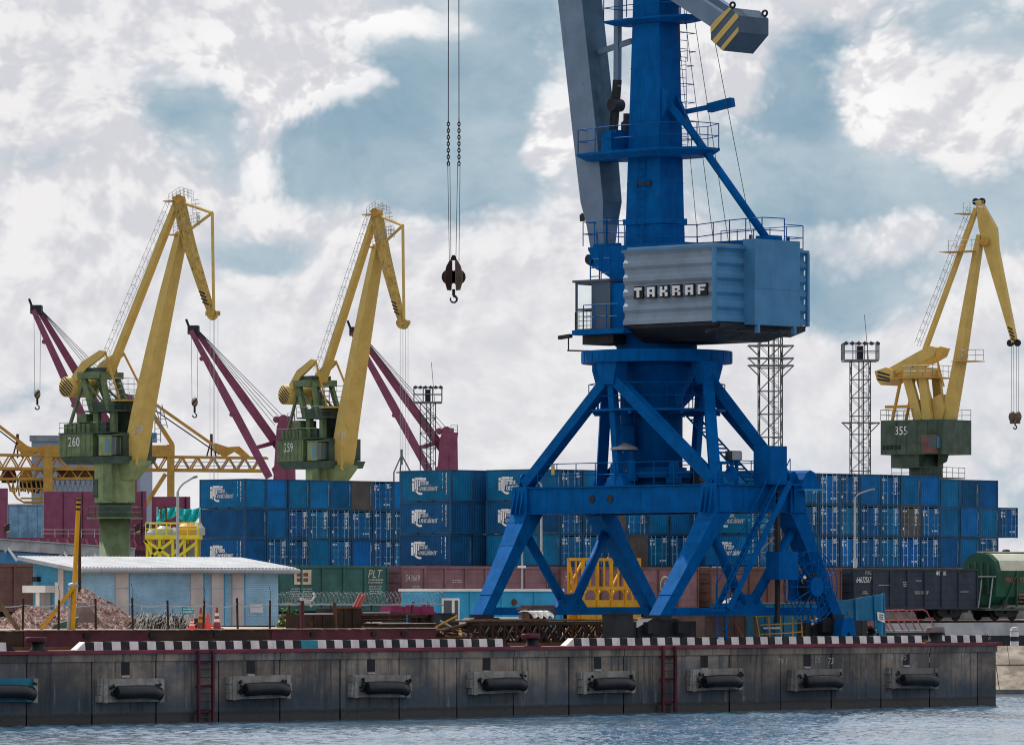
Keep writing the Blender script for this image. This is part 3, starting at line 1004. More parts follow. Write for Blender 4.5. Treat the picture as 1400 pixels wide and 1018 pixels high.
# switch cabinet, horn and flood lamp above the right hand corner
C_('switch_cabinet', MB().box((.30, -TY - .75, BZ1 + .02), (1.32, -TY + .25, BZ1 + 1.65), ax=E, ay=N))
MB_ = MB().lathe([(.10, 0), (.12, .35), (.36, .75), (.33, .75), (0, .45)], P(-1.5, -TY + .05, BZ1 + .75), 16, ax=N, ay=Z, az=(E * -.4 - N * .6 - Z * .35).normalized())
C_('horn', MB_)
mb = MB().tube(P(-1.9, -TY + .1, BZ1), P(-1.9, -TY + .1, BZ1 + .95), .08).tube(P(-.9, -TY + .1, BZ1), P(-.9, -TY + .1, BZ1 + .95), .08).tube(P(-1.95, -TY + .1, BZ1 + .92), P(-.85, -TY + .1, BZ1 + .92), .06)
C_('lamp_bracket', mb)
fl = C_('flood_lamp', MB().beam(P(-1.1, -TY + .1, BZ1 + 1.0), P(-1.1, -TY + .1, BZ1 + 1.42), .62, .35, N), 'dark')
C_('lamp_glass', MB().box((-.27, -.26, 1.04), (.27, -.18, 1.38), o=P(-1.1, -TY + .1, BZ1), ax=E, ay=N), 'grey', fl)
# canvas hood over the cable guide on the corner knee
hd = [P(TX + .5 + .55 * math.cos(R(a)), -TY, BZ1 - .15 + .8 * math.sin(R(a))) for a in range(0, 181, 30)]
C_('hood', MB().loft([[q - N * .75 for q in hd], [q + N * .5 for q in hd]]), 'blue')
C_('hood_edge', MB().box((TX - .1, -TY - .95, BZ1 - .22), (TX + 1.2, -TY + .5, BZ1 - .16), ax=E, ay=N), 'cabin')
# stair from the quay to the portal deck
s0, s1 = P(.85, -6.75, 6.9), P(-2.75, -6.6, 1.5)
st = MB()
for q in (-.38, .38):
    st.beam(s0 + N * q, s1 + N * q, .07, .26)
sto = C_('stair', st)
tr = MB()
for i in range(20):
    c = s0.lerp(s1, (i + .5) / 20)
    tr.box((-.13, -.36, -.02), (.13, .36, .02), o=c, ax=E, ay=N)
C_('tread', tr, 'blue', sto)
hr = MB()
for q in (-.38, .38):
    hr.tube(s0 + N * q + Z * 1.0, s1 + N * q + Z * 1.0, .025, 5)
    for i in range(5):
        c = s0.lerp(s1, i / 4)
        hr.tube(c + N * q, c + N * q + Z * 1.0, .02, 4)
C_('handrail', hr, 'blue', sto)
C_('stair_landing', MB().box((.5, -7.1, 6.78), (1.9, -6.1, 6.84), ax=E, ay=N))
C_('foot_ladder', MB().ladder(P(-3.0, -6.8, 1.75), P(-3.0, -6.8, .25), E, .55, .3, .035).tube(P(-3.28, -6.8, 1.7), P(-3.28, -6.8, 3.4), .03).tube(P(-2.72, -6.8, 1.7), P(-2.72, -6.8, 2.6), .03).tube(P(-3.28, -6.8, 3.4), P(-3.9, -6.8, 3.4), .03))
C_('stair_foot', MB().box((-3.6, -6.9, 1.42), (-2.2, -6.0, 1.5), ax=E, ay=N))
# cable reel with spokes, its shaft, drum and control box on a mast
rc = P(3.0, -6.25, 2.45)
rl = C_('cable_reel', MB().lathe([(.30, -.45), (.42, -.45), (.42, .25), (.30, .25), (0, .25), (0, -.45)], rc, 20, ax=E, ay=Z, az=N))
for i in range(14):
    a = 2 * math.pi * i / 14
    q = E * math.cos(a) + Z * math.sin(a)
    for z in (-.36, .14):
        C_('spoke', MB().beam(rc + q * .38 + N * z, rc + q * 1.50 + N * z * .6, .04, .05, N), 'blue', rl)
for rr, z in ((1.05, -.26), (1.05, .1), (1.53, -.2), (1.53, .08)):
    m2 = MB()
    for i in range(28):
        a, b = 2 * math.pi * i / 28, 2 * math.pi * (i + 1) / 28
        m2.tube(rc + (E * math.cos(a) + Z * math.sin(a)) * rr + N * z, rc + (E * math.cos(b) + Z * math.sin(b)) * rr + N * z, .022, 5)
    C_('rim', m2, 'blue', rl)
C_('cable_coil', MB().lathe([(.42, -.2), (.58, -.2), (.58, .02), (.42, .02)], rc, 28, ax=E, ay=Z, az=N), 'black', rl)
C_('reel_arm', MB().beam(rc + N * .3, P(FX - .55, -FY, 2.2), .22, .3))
C_('reel_plate', MB().box((-.9, .30, -.6), (.5, .42, .6), o=rc, ax=E, ay=Z * 0 + N, az=Z), 'blue')
C_('control_box', MB().box((.55, -6.75, 2.75), (1.75, -6.0, 3.95), ax=E, ay=N))
C_('control_mast', MB().beam(P(1.15, -6.1, .9), P(1.15, -6.1, 7.0), .16, .16, E), 'dark')
C_('warning_plate', MB().box((-.1, -.02, -.22), (.1, .0, .22), o=P(-TX - .2, 3.9, BZ1 + .75), ax=N, ay=-E, az=Z), 'yellow')
C_('rail_clamp', MB().prism([(-.55, 0), (-.28, 0), (-.06, .5), (.06, .5), (.28, 0), (.55, 0), (.32, 1.12), (-.32, 1.12)], E, Z, N, P(FX - .25, -FY - 1.2, .0), 0, .5))

# ------------------------------------------------------------------ slewing part
RR = Vector((.7071, -.7071, 0))          # towards the rear of the house
TT = Vector((.7071, .7071, 0))           # towards its far side


def S(r, t, z):
    return RR * r + TT * t + Z * z


def sbox(lo, hi):
    return MB().box(lo, hi, ax=RR, ay=TT)


C_('pedestal', MB().lathe([(0, 12.68), (1.75, 12.68), (1.75, 13.2), (2.0, 13.6), (0, 13.6)], n=24))
C_('under_frame', sbox((-1.9, -1.3, 13.35), (6.0, 1.3, 13.62)), 'dark')
C_('brace', MB().beam(S(-2.2, -.8, 13.5), S(-1.2, -.8, 12.75), .25, .25))
C_('brace', MB().beam(S(-2.2, .8, 13.5), S(-1.2, .8, 12.75), .25, .25))
# engine house with big horizontal ribs
H0, H1, HR0, HR1, HT = 13.62, 16.82, .79, 6.13, 2.94
lev = []
nb = 5
bh = (H1 - H0 - .1) / nb
for i in range(nb):
    z = H0 + .05 + bh * i
    lev += [(z, .0), (z + bh * .26, .0), (z + bh * .50, .11), (z + bh * .76, .11)]
lev += [(H1 - .05, 0.0)]
hs = MB().loft([[S(r, t, z) for r, t in ((HR0, -HT + o), (HR1 - o, -HT + o), (HR1 - o, HT - o), (HR0, HT - o))] for z, o in lev])
house = C_('engine_house', hs, 'blue_grey')
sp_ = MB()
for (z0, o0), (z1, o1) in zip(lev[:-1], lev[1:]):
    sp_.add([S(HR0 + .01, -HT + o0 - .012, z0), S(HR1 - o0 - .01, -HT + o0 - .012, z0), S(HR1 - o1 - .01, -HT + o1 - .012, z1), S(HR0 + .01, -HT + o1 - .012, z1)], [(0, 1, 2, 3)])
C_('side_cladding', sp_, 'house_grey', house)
for t in (-HT, HT):
    C_('corner_strip', MB().beam(S(HR1 + .0, t, H0), S(HR1 + .0, t, H1 - .06), .14, .14, RR), 'blue_grey', house)
C_('house_roof', sbox((HR0 - .05, -HT - .06, H1 - .05), (HR1 + .06, HT + .06, H1 + .06)), 'blue_grey', house)
C_('roof_edge', sbox((HR0 + .15, -HT + .1, H1 + .06), (HR1 - .2, HT - .1, H1 + .16)), 'house_grey', house)
C_('house_belly', MB().loft([[S(r, t, z) for r, t in ((HR0, -tt), (rr, -tt), (rr, tt), (HR0, tt))] for z, tt, rr in ((12.95, 1.6, 5.0), (H0 - .12, HT - .1, HR1 - .1), (H0 + .02, HT - .02, HR1 - .02))]), 'dark', house)
C_('skirt', MB().hexa([S(HR1 - .9, -HT + .4, 13.18), S(HR1 - .02, -HT + .4, 13.42), S(HR1 - .02, HT - .1, 13.42), S(HR1 - .9, HT - .1, 13.18), S(HR1 - .9, -HT + .4, H0), S(HR1 - .02, -HT + .4, H0), S(HR1 - .02, HT - .1, H0), S(HR1 - .9, HT - .1, H0)]), 'dark', house)
# plain box bulging from the rear wall
bx = C_('rear_casing', MB().loft([[S(r, t, z) for r, t in ((HR1 - .1, -1.05), (HR1 + .55, -1.0), (HR1 + .55, 1.85), (HR1 - .1, 1.95))] for z in (H0 - .05, H1 + .38)]), 'blue_grey', house)
for t in (-.9, 1.5):
    C_('lifting_eye', MB().tube(S(HR1 + .2, t, H1 + .38), S(HR1 + .2, t, H1 + .56), .06), 'dark', bx)
C_('seam', sbox((HR1 + .54, -1.0, 15.1), (HR1 + .562, 1.85, 15.13)), 'blue_grey', bx)
for t in (-.85, 1.45):
    C_('casing_foot', sbox((HR1 + .4, t, H0 - .4), (HR1 + .6, t + .12, H0 - .05)), 'blue_grey', bx)
# raised letters on dark tiles
GL = {'T': [(0, .72, 1, 1), (.34, 0, .66, .72)],
      'A': [(0, 0, .30, 1), (.70, 0, 1, 1), (.30, .74, .70, 1), (.30, .28, .70, .48)],
      'K': [(0, 0, .30, 1), (.64, .62, .96, 1), (.30, .38, .70, .62), (.68, 0, 1, .38)],
      'R': [(0, 0, .30, 1), (.30, .74, .95, 1), (.68, .5, .96, .74), (.30, .36, .78, .54), (.70, 0, 1, .36)],
      'F': [(0, 0, .30, 1), (.30, .74, 1, 1), (.30, .36, .82, .58)]}
for i, ch in enumerate('TAKRAF'):
    u = (871.4, 888.7, 905.6, 922.3, 939.3, 955.8)[i]
    r = (u - 898) / 32.0 / .7071 + HT + .02
    z = 15.02
    ti = C_('letter_tile', sbox((r - .275, -HT - .09, z - .27), (r + .275, -HT - .01, z + .27)), 'black', house)
    mb = MB()
    for a0, b0, a1, b1 in GL[ch]:
        mb.box((r - .22 + a0 * .44, -HT - .13, z - .21 + b0 * .42), (r - .22 + a1 * .44, -HT - .085, z - .21 + b1 * .42), ax=RR, ay=TT)
    C_('letter', mb, 'decal', ti)
# operator's cab on the near side with its deck
CZ0, CZ1, CR0, CR1, CT0, CT1 = 13.55, 15.62, -2.35, -.30, -2.62, -1.15
cb = C_('cab', sbox((CR0 + 1.02, CT0, CZ0), (CR1, CT1, CZ1)), 'cab_grey')
cp = [(CR0 + .02, CT0 + .02), (CR0 + .02, CT1 - .02), (CR0 + 1.0, CT0 + .02), (CR0 + 1.0, CT1 - .02)]
mb = MB()
for r, t in cp:
    mb.beam(S(r, t, CZ0), S(r + (.0 if r > CR0 + .5 else .0), t, CZ1), .08, .08, RR)
for z in (CZ0 + .02, 14.45, CZ1 - .04):
    for t in (CT0 + .02, CT1 - .02):
        mb.beam(S(CR0 + .02, t, z), S(CR0 + 1.0, t, z), .07, .08)
    mb.beam(S(CR0 + .02, CT0 + .02, z), S(CR0 + .02, CT1 - .02, z), .07, .08)
C_('window_frame', mb, 'cab_grey', cb)
M['clear_glass'] = bpy.data.materials.new('clear_glass')
M['clear_glass'].use_nodes = True
_b = M['clear_glass'].node_tree.nodes['Principled BSDF']
_b.inputs['Base Color'].default_value = (.85, .92, .92, 1)
_b.inputs['Roughness'].default_value = .02
_b.inputs['Transmission Weight'].default_value = 1.0
_b.inputs['IOR'].default_value = 1.05
for t in (CT0 + .02, CT1 - .02):
    for z0, z1 in ((CZ0 + .08, 14.40), (14.50, CZ1 - .1)):
        C_('pane', MB().box((CR0 + .07, t - .008, z0), (CR0 + .95, t + .008, z1), ax=RR, ay=TT), 'clear_glass', cb)
C_('cab_roof', sbox((CR0 - .12, CT0 - .1, CZ1), (CR1 + .05, CT1 + .05, CZ1 + .10)), 'cab_grey', cb)
C_('window_grille', MB().rail([S(CR0 + .0, CT0 - .05, CZ0), S(CR0 + .95, CT0 - .05, CZ0)], .8, .22, .014, 3), 'dark', cb)
C_('seat', MB().box((CR0 + .5, -2.1, CZ0 + .1), (CR0 + .95, -1.6, CZ0 + .5), ax=RR, ay=TT), 'dark', cb)
C_('cab_annex', sbox((CR1, CT0 + .12, CZ0), (HR0 - .01, CT1 + .3, CZ1 - .1)), 'blue')
C_('cab_deck', MB().loft([[S(r, t, z) for r, t in ((CR0 + .15, CT0 - .4), (HR0 + .2, CT0 - .5), (HR0 + .2, 0), (CR0 + .15, 0))] for z in (CZ0 - .22, CZ0 - .01)]))
C_('deck_belly', MB().loft([[S(r, t, z) for r, t in ((CR0 + .3, CT0 + .1), (-.2, CT0 + .1), (-.2, CT1 + .3), (CR0 + .3, CT1 + .3))] for z in (CZ0 - .62, CZ0 - .23)]), 'dark')
C_('railing', MB().rail([S(CR0 + .9, CT0 - .45, CZ0), S(HR0 - .2, CT0 - .45, CZ0)], 1.05, .75))
C_('cab_lamp', MB().beam(S(CR0 - .9, CT0 - .1, CZ0 - .28), S(CR0 - .2, CT0 - .1, CZ0 - .22), .2, .16), 'dark')
C_('lamp_bracket', MB().tube(S(CR0 - .35, CT0 - .1, CZ0 - .3), S(CR0 - .35, CT0 - .1, CZ0 - .85), .03).tube(S(CR0 - .4, CT0 - .1, CZ0 - .85), S(CR0 + 1.6, CT0 - .1, CZ0 - .95), .04), 'dark')
C_('cab_ladder', MB().ladder(S(-1.9, -1.9, CZ1 + .1), S(-1.9, -1.9, 16.85), RR, .55, .32, .028).ladder(S(-1.25, -1.9, CZ1 + .1), S(-1.25, -1.9, 17.0), RR, .55, .45, .025))
# turntable frame that carries boom and tower
C_('slewing_frame', MB().loft([[S(r, t, z) for r, t in ((a, -1.15), (2.6, -1.15), (2.6, 1.15), (a, 1.15))] for z, a in ((15.7, -1.4), (16.3, -2.5), (17.15, -3.05), (17.25, -3.05))]))
C_('boom_bracket', MB().prism([(-3.4, 16.55), (-2.6, 16.2), (-1.6, 16.9), (-1.6, 17.4), (-3.0, 17.4)], RR, Z, TT, S(0, -.85, 0), 0, .3))
C_('boom_bracket', MB().prism([(-3.4, 16.55), (-2.6, 16.2), (-1.6, 16.9), (-1.6, 17.4), (-3.0, 17.4)], RR, Z, TT, S(0, .55, 0), 0, .3))
# tower
tw = [(15.8, 1.04, 1.06), (17.7, 1.03, 1.03), (18.6, 1.0, 1.0), (27.5, .76, .85), (33.5, .66, .78)]
to = C_('tower', MB().loft([[S(r * a + (1 - a) * .12, t * b, z) for r, t in ((-1.14, -.74), (.92, -.74), (.92, .74), (-1.14, .74))] for z, a, b in tw]))
C_('tower_flange', MB().loft([[S(r, t, z) for r, t in ((-1.24, -.84), (1.02, -.84), (1.02, .84), (-1.24, .84))] for z in (18.15, 18.4)]), 'blue', to)
C_('tower_ladder', MB().ladder(S(-.2, -.86, 17.5), S(-.2, -.80, 21.0), RR, .45, .3, .02), 'blue', to)
C_('number_plate', sbox((-.5, -.80, 19.8), (.35, -.6, 19.98)), 'dark', to)
for z0 in (21.4, 25.2):
    ld = MB().ladder(S(1.05, .60, z0), S(.95, .60, z0 + 4), TT, .45, .35, .018)
    for i in range(5):
        q = S(1.08 - .03 * i, .60, z0 + .4 + i * .8)
        ld.path([q - TT * .3, q - TT * .3 + RR * .4, q + TT * .3 + RR * .4, q + TT * .3], .016, 4)
    C_('caged_ladder', ld, 'blue', to)
for z_ in (19.9, 22.6, 24.9, 27.6):
    f_ = (z_ - 18.6) / 8.9
    a_, b_ = 1.0 - .24 * f_ + .012, 1.0 - .15 * f_ + .012
    C_('weld_seam', MB().loft([[S(r * a_ + (1 - a_) * .12, t * b_, z) for r, t in ((-1.14, -.74), (.92, -.74), (.92, .74), (-1.14, .74))] for z in (z_, z_ + .05)]), 'blue', to)
# upper platform round the tower
pf = [(-3.7, -1.2), (-3.7, -.1), (-1.3, 1.5), (1.6, 1.6), (2.9, .9), (2.9, -.5), (1.6, -1.5), (-1.2, -1.6)]
C_('tower_platform', MB().loft([[S(r * .9, t * .8, 21.02) for r, t in pf], [S(r, t, 21.25) for r, t in pf], [S(r, t, 21.36) for r, t in pf]]))
C_('railing', MB().rail([S(r * .98, t * .98, 21.36) for r, t in pf], 1.05, 1.1, .022, closed=True))
C_('platform_winch', sbox((-2.2, -1.0, 21.36), (-1.5, -.2, 22.3)))
C_('platform_box', sbox((-1.9, -1.5, 21.36), (-1.3, -1.05, 22.15)), 'blue')
C_('valve_block', MB().lathe([(0, 0), (.25, 0), (.25, .5), (.15, .6), (.15, .9), (0, .9)], S(-2.0, .2, 22.2), 10), 'dark')
pf2 = [(-2.4, -.9), (-2.4, .3), (-.8, 1.1), (1.5, 1.2), (2.5, .8), (2.5, -.2), (1.2, -1.0), (-.8, -1.1)]
C_('tower_platform', MB().loft([[S(r * .8, t * .7, 26.85) for r, t in pf2], [S(r, t, 27.0) for r, t in pf2], [S(r, t, 27.08) for r, t in pf2]]))
C_('railing', MB().rail([S(r * .98, t * .98, 27.12) for r, t in pf2], 1.05, 1.1, .022, closed=True))
# rear A-stay
a0, a1 = S(.85, -.05, 23.45), S(5.75, .95, 17.15)
so = C_('stay', MB().tube(a0.lerp(a1, .16), a1, .17, 12), smooth=True)
for t in (-.5, .45):
    C_('stay_fork', MB().beam(S(.8, t * .9, 23.6), a0.lerp(a1, .2), .14, .3), 'blue', so)
C_('stay_foot', sbox((5.3, .55, 16.85), (6.1, 1.35, 17.45)))
C_('tower_arm', MB().beam(S(.9, .4, 22.95), S(3.3, .9, 23.25), .16, .2))
C_('arm_lamp', MB().beam(S(2.4, .75, 23.1), S(3.6, .95, 23.3), .35, .38))
C_('stay_bracket', MB().prism([(0, 22.4), (.35, 23.1), (.35, 23.7), (.2, 23.95), (0, 23.8)], RR, Z, TT, S(.75, -.6, 0), 0, .18))
# roof walkway and rails
wk = [(1.2, 1.6), (1.2, 2.7), (6.3, 2.7), (6.6, .2), (5.2, -.6), (1.3, -1.2)]
C_('roof_beam', MB().beam(S(.9, .6, 17.2), S(6.2, 1.0, 17.22), .3, .22))
C_('railing', MB().rail([S(1.2, -1.6, 16.95), S(2.2, .2, 17.0), S(4.2, .1, 17.1), S(5.9, .3, 17.15), S(6.1, 1.5, 17.15)], 1.05, .9, .024))
C_('railing', MB().rail([S(1.2, 2.8, 16.9), S(6.0, 2.8, 16.9), S(6.1, 1.5, 16.9)], 1.05, .9, .022))
C_('railing', MB().rail([S(-1.6, -1.5, 17.3), S(-3.2, -1.3, 17.3), S(-3.2, 1.3, 17.3)], 1.05, .8, .022))
C_('railing', MB().rail([S(-1.6, -1.45, 17.3), S(1.2, -1.5, 17.1)], 1.05, .8, .022))
# luffing counterweight on two arms behind the tower
cw = Vector((0, 0, 0)) + S(4.80, .06, 26.22)
hexp = [(-.82, .30), (-.82, -.42), (-.15, -.92), (.62, -.36), (.82, .0), (.82, .42), (.45, .86), (-.1, .62)]
hexp = [(-.80, .26), (-.80, -.40), (-.10, -.92), (.80, -.18), (.80, .52), (.28, .90)]
co = C_('counterweight', MB().prism(hexp, RR, Z, TT, cw, -.92, .98), 'cab_grey')
for i in range(3):
    o_ = -.60 + .56 * i
    # diagonal yellow bands clipped to the hexagon
    w_ = .13
    poly = [Vector((x, y, 0)) for x, y in hexp]

    def clip(poly, n, c):
        out = []
        for a_, b_ in zip(poly, poly[1:] + poly[:1]):
            da, db = a_.dot(n) - c, b_.dot(n) - c
            if da <= 0:
                out.append(a_)
            if (da < 0) != (db < 0) and da != db:
                out.append(a_.lerp(b_, da / (da - db)))
        return out
    nn = Vector((-.62, .78, 0))
    pl = clip(clip(poly, nn, o_ + w_), -nn, -(o_ - w_))
    if len(pl) > 2:
        C_('hazard_stripe', MB().prism([(p.x, p.y) for p in pl], RR, Z, TT, cw, -.945, -.90), 'yellow', co)
for r, z in ((.35, 1.0), (.7, .75)):
    for t in ((-.8,) if r < .5 else (.85,)):
        m2 = MB()
        for i in range(10):
            a, b = 2 * math.pi * i / 10, 2 * math.pi * (i + 1) / 10
            m2.tube(cw + S(r + .14 * math.cos(a), t, z + .12 * math.sin(a)), cw + S(r + .14 * math.cos(b), t, z + .12 * math.sin(b)), .05, 6)
        C_('lifting_eye', m2, 'dark', co)
for t in (-.62, .62):
    C_('counterweight_arm', MB().beam(S(-1.0, t, 29.6), cw + S(-.25, t, .25), .36, .8), 'boom_grey')
C_('arm_pivot', MB().tube(S(.2, -1.1, 29.1), S(.2, 1.1, 29.1), .3, 14), 'dark')
C_('luffing_rod', MB().beam(S(-2.52, .15, 24.3), S(-2.45, .15, 31.5), .24, .26, RR), 'boom_grey')
C_('luffing_joint', MB().lathe([(0, -.3), (.28, -.3), (.28, .3), (0, .3)], S(-2.55, .1, 23.5), 14, ax=RR, ay=Z, az=TT).beam(S(-2.52, .15, 24.6), S(-2.75, .1, 22.0), .26, .30, RR), 'dark')
C_('rod_crosshead', MB().beam(S(-4.0, .05, 25.8), S(-1.7, .2, 26.25), .14, .24), 'boom_grey')
# boom: narrow foot, deep box above; goes on beyond the picture to the jib that carries the ropes
bs = []
for z, r, dep, wid in ((16.75, -3.22, .40, .55), (17.0, -3.26, .78, .62), (18.3, -3.30, 1.0, .95), (19.3, -3.36, 1.36, 1.2), (22.0, -3.72, 1.42, 1.28), (28.0, -4.62, 1.44, 1.30), (38.0, -6.15, 1.3, 1.2), (47.5, -7.7, .9, .9)):
    bs.append([S(r + a * dep / 2, b * wid / 2, z) for a, b in ((-1, -1), (1, -1), (1, 1), (-1, 1))])
bo = C_('boom', MB().loft(bs), 'boom_grey')
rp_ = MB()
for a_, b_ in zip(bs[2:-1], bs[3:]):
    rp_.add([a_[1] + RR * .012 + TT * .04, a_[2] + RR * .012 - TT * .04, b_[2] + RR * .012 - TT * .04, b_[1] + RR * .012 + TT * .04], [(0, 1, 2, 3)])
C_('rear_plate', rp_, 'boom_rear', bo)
for z, r in ((18.6, -4.2), (24.6, -3.55), (23.9, -4.45)):
    C_('lifting_eye', MB().prism([(-.12, -.12), (.12, -.12), (.15, .15), (0, .25), (-.15, .15)], RR, Z, TT, S(r, -.35, z), 0, .06), 'dark', bo)
C_('boom_pin', MB().tube(S(-3.22, -.95, 16.75), S(-3.22, .95, 16.75), .22, 14), 'dark')
C_('cheek_plate', MB().prism([(-.35, -.1), (.1, -.35), (.45, .2), (.4, 1.3), (-.5, 1.3)], RR, Z, TT, S(-3.25, -.36, 16.75), 0, .05), 'boom_grey')
C_('jib_head', MB().loft([[S(r, t, z) for t, z in ((-w, zz - h), (w, zz - h), (w, zz + h), (-w, zz + h))] for r, zz, w, h in ((-3.5, 47.2, .5, .5), (-7.9, 48.0, .55, .7), (-12.7, 46.4, .4, .4))]), 'boom_grey')
C_('tie_rod', MB().beam(S(-.6, 0, 33.3), S(-3.6, 0, 47.2), .3, .3), 'boom_grey')
C_('head_sheave', MB().tube(S(-12.6, -.42, 46.3), S(-12.6, .42, 46.3), .5, 18), 'dark')
# stay cables from the tower head to the house
cb_ = MB()
for t, r0, r1 in ((-.35, .95, 3.0), (.0, 1.0, 3.6), (.3, 1.2, 4.2), (.8, 1.6, 5.2)):
    cb_.tube(S(r0, t * .7, 31.0), S(r1 - .2, t, 17.0), .018, 4)
C_('hoist_rope', cb_, 'cable')

# hook block hanging on its ropes from the jib
hb0 = S(-12.6, 0, 0) + CR
hook = thing('hook_block', 'brown crane hook block hanging on chains and ropes against the sky', 'hook', hb0 + Z * 15.4)
PX = Vector((1, 0, 0))
for s, dx in ((-1, -.17), (1, .17)):
    sp = [(.04, 1.72), (.16, 1.74), (.31, 1.48), (.40, 1.1), (.38, .78), (.28, .42), (.08, .40), (.05, .8)]
    MB().prism([(x * s + (.02 * s), z) for x, z in sp], PX, Z, Vector((0, 1, 0)), Vector((0, 0, 0)), -.24, .24).build('side_cheek', 'hook' if s < 0 else 'hook_pale', hook)
    MB().prism([(x * s * .82 + .05 * s, z * .94 + .06) for x, z in sp], PX, Z, Vector((0, 1, 0)), Vector((0, 0, 0)), -.262, -.242).build('cheek_plate', 'rust_dark' if s < 0 else 'hook', hook)
    MB().tube((dx * 1.2, -.18, 1.0), (dx * 1.2, .18, 1.0), .34, 16).build('sheave', 'rust_dark', hook)
MB().prism([(-.16, 1.75), (.16, 1.75), (.06, 1.98), (-.06, 1.98)], PX, Z, Vector((0, 1, 0)), Vector((0, 0, 0)), -.1, .1).build('yoke', 'rust_dark', hook)
hk = MB().tube((0, 0, .45), (0, 0, .16), .07, 8)
for i in range(11):
    a, b = R(100 - i * 28), R(100 - (i + 1) * 28)
    hk.tube((.15 * math.cos(a), 0, .0 + .15 * math.sin(a)), (.15 * math.cos(b), 0, .0 + .15 * math.sin(b)), .062 - .003 * i, 8)
hk.build('hook', 'black', hook)
ht = 46.2 - 15.4
for x0, x1, x2 in ((-.19, -.27, -.28), (-.12, -.17, -.28), (.10, .18, .24), (.24, .29, .24)):
    m2 = MB().tube((x0, .0, 1.7), (x1, 0, 6.15), .014, 5)
    m2.build('rope', 'cable', hook)
for x in (-.24, .24):
    MB().tube((x, 0, 8.1), (x * .9, 0, ht), .022, 5).build('rope', 'cable', hook)
    ch = MB()
    for i in range(14):
        z = 6.1 + i * .148
        ax_ = PX if i % 2 == 0 else Vector((0, 1, 0))
        pts = [Vector((x, 0, z)) + ax_ * (.055 * math.cos(a)) + Z * (.10 * math.sin(a)) for a in [2 * math.pi * q / 8 for q in range(9)]]
        ch.path(pts, .026, 5)
    ch.build('chain', 'black', hook)

# ================================================================== CONTAINERS AND WAGONS
CW, CL, CH = 2.438, 6.058, 2.591
PIT = 2.50


def corr(mb, p, along, out, length, h, period=.278, depth=.036, z0=.16, z1=None):
    """trapezoid ribbed sheet"""
    z1 = h - .12 if z1 is None else z1
    n = max(3, round(length / period))
    w = length / n
    xs = []
    for i in range(n):
        xs += [(w * i, 0), (w * (i + .30), 0), (w * (i + .5), -depth), (w * (i + .80), -depth)]
    xs.append((length, 0))
    vs = []
    for x, d in xs:
        vs += [p + along * x + out * d + Z * z0, p + along * x + out * d + Z * z1]
    fs = [(2 * i, 2 * i + 2, 2 * i + 3, 2 * i + 1) for i in range(len(xs) - 1)]
    mb.add(vs, fs)


X_, Y_ = Vector((1, 0, 0)), Vector((0, 1, 0))


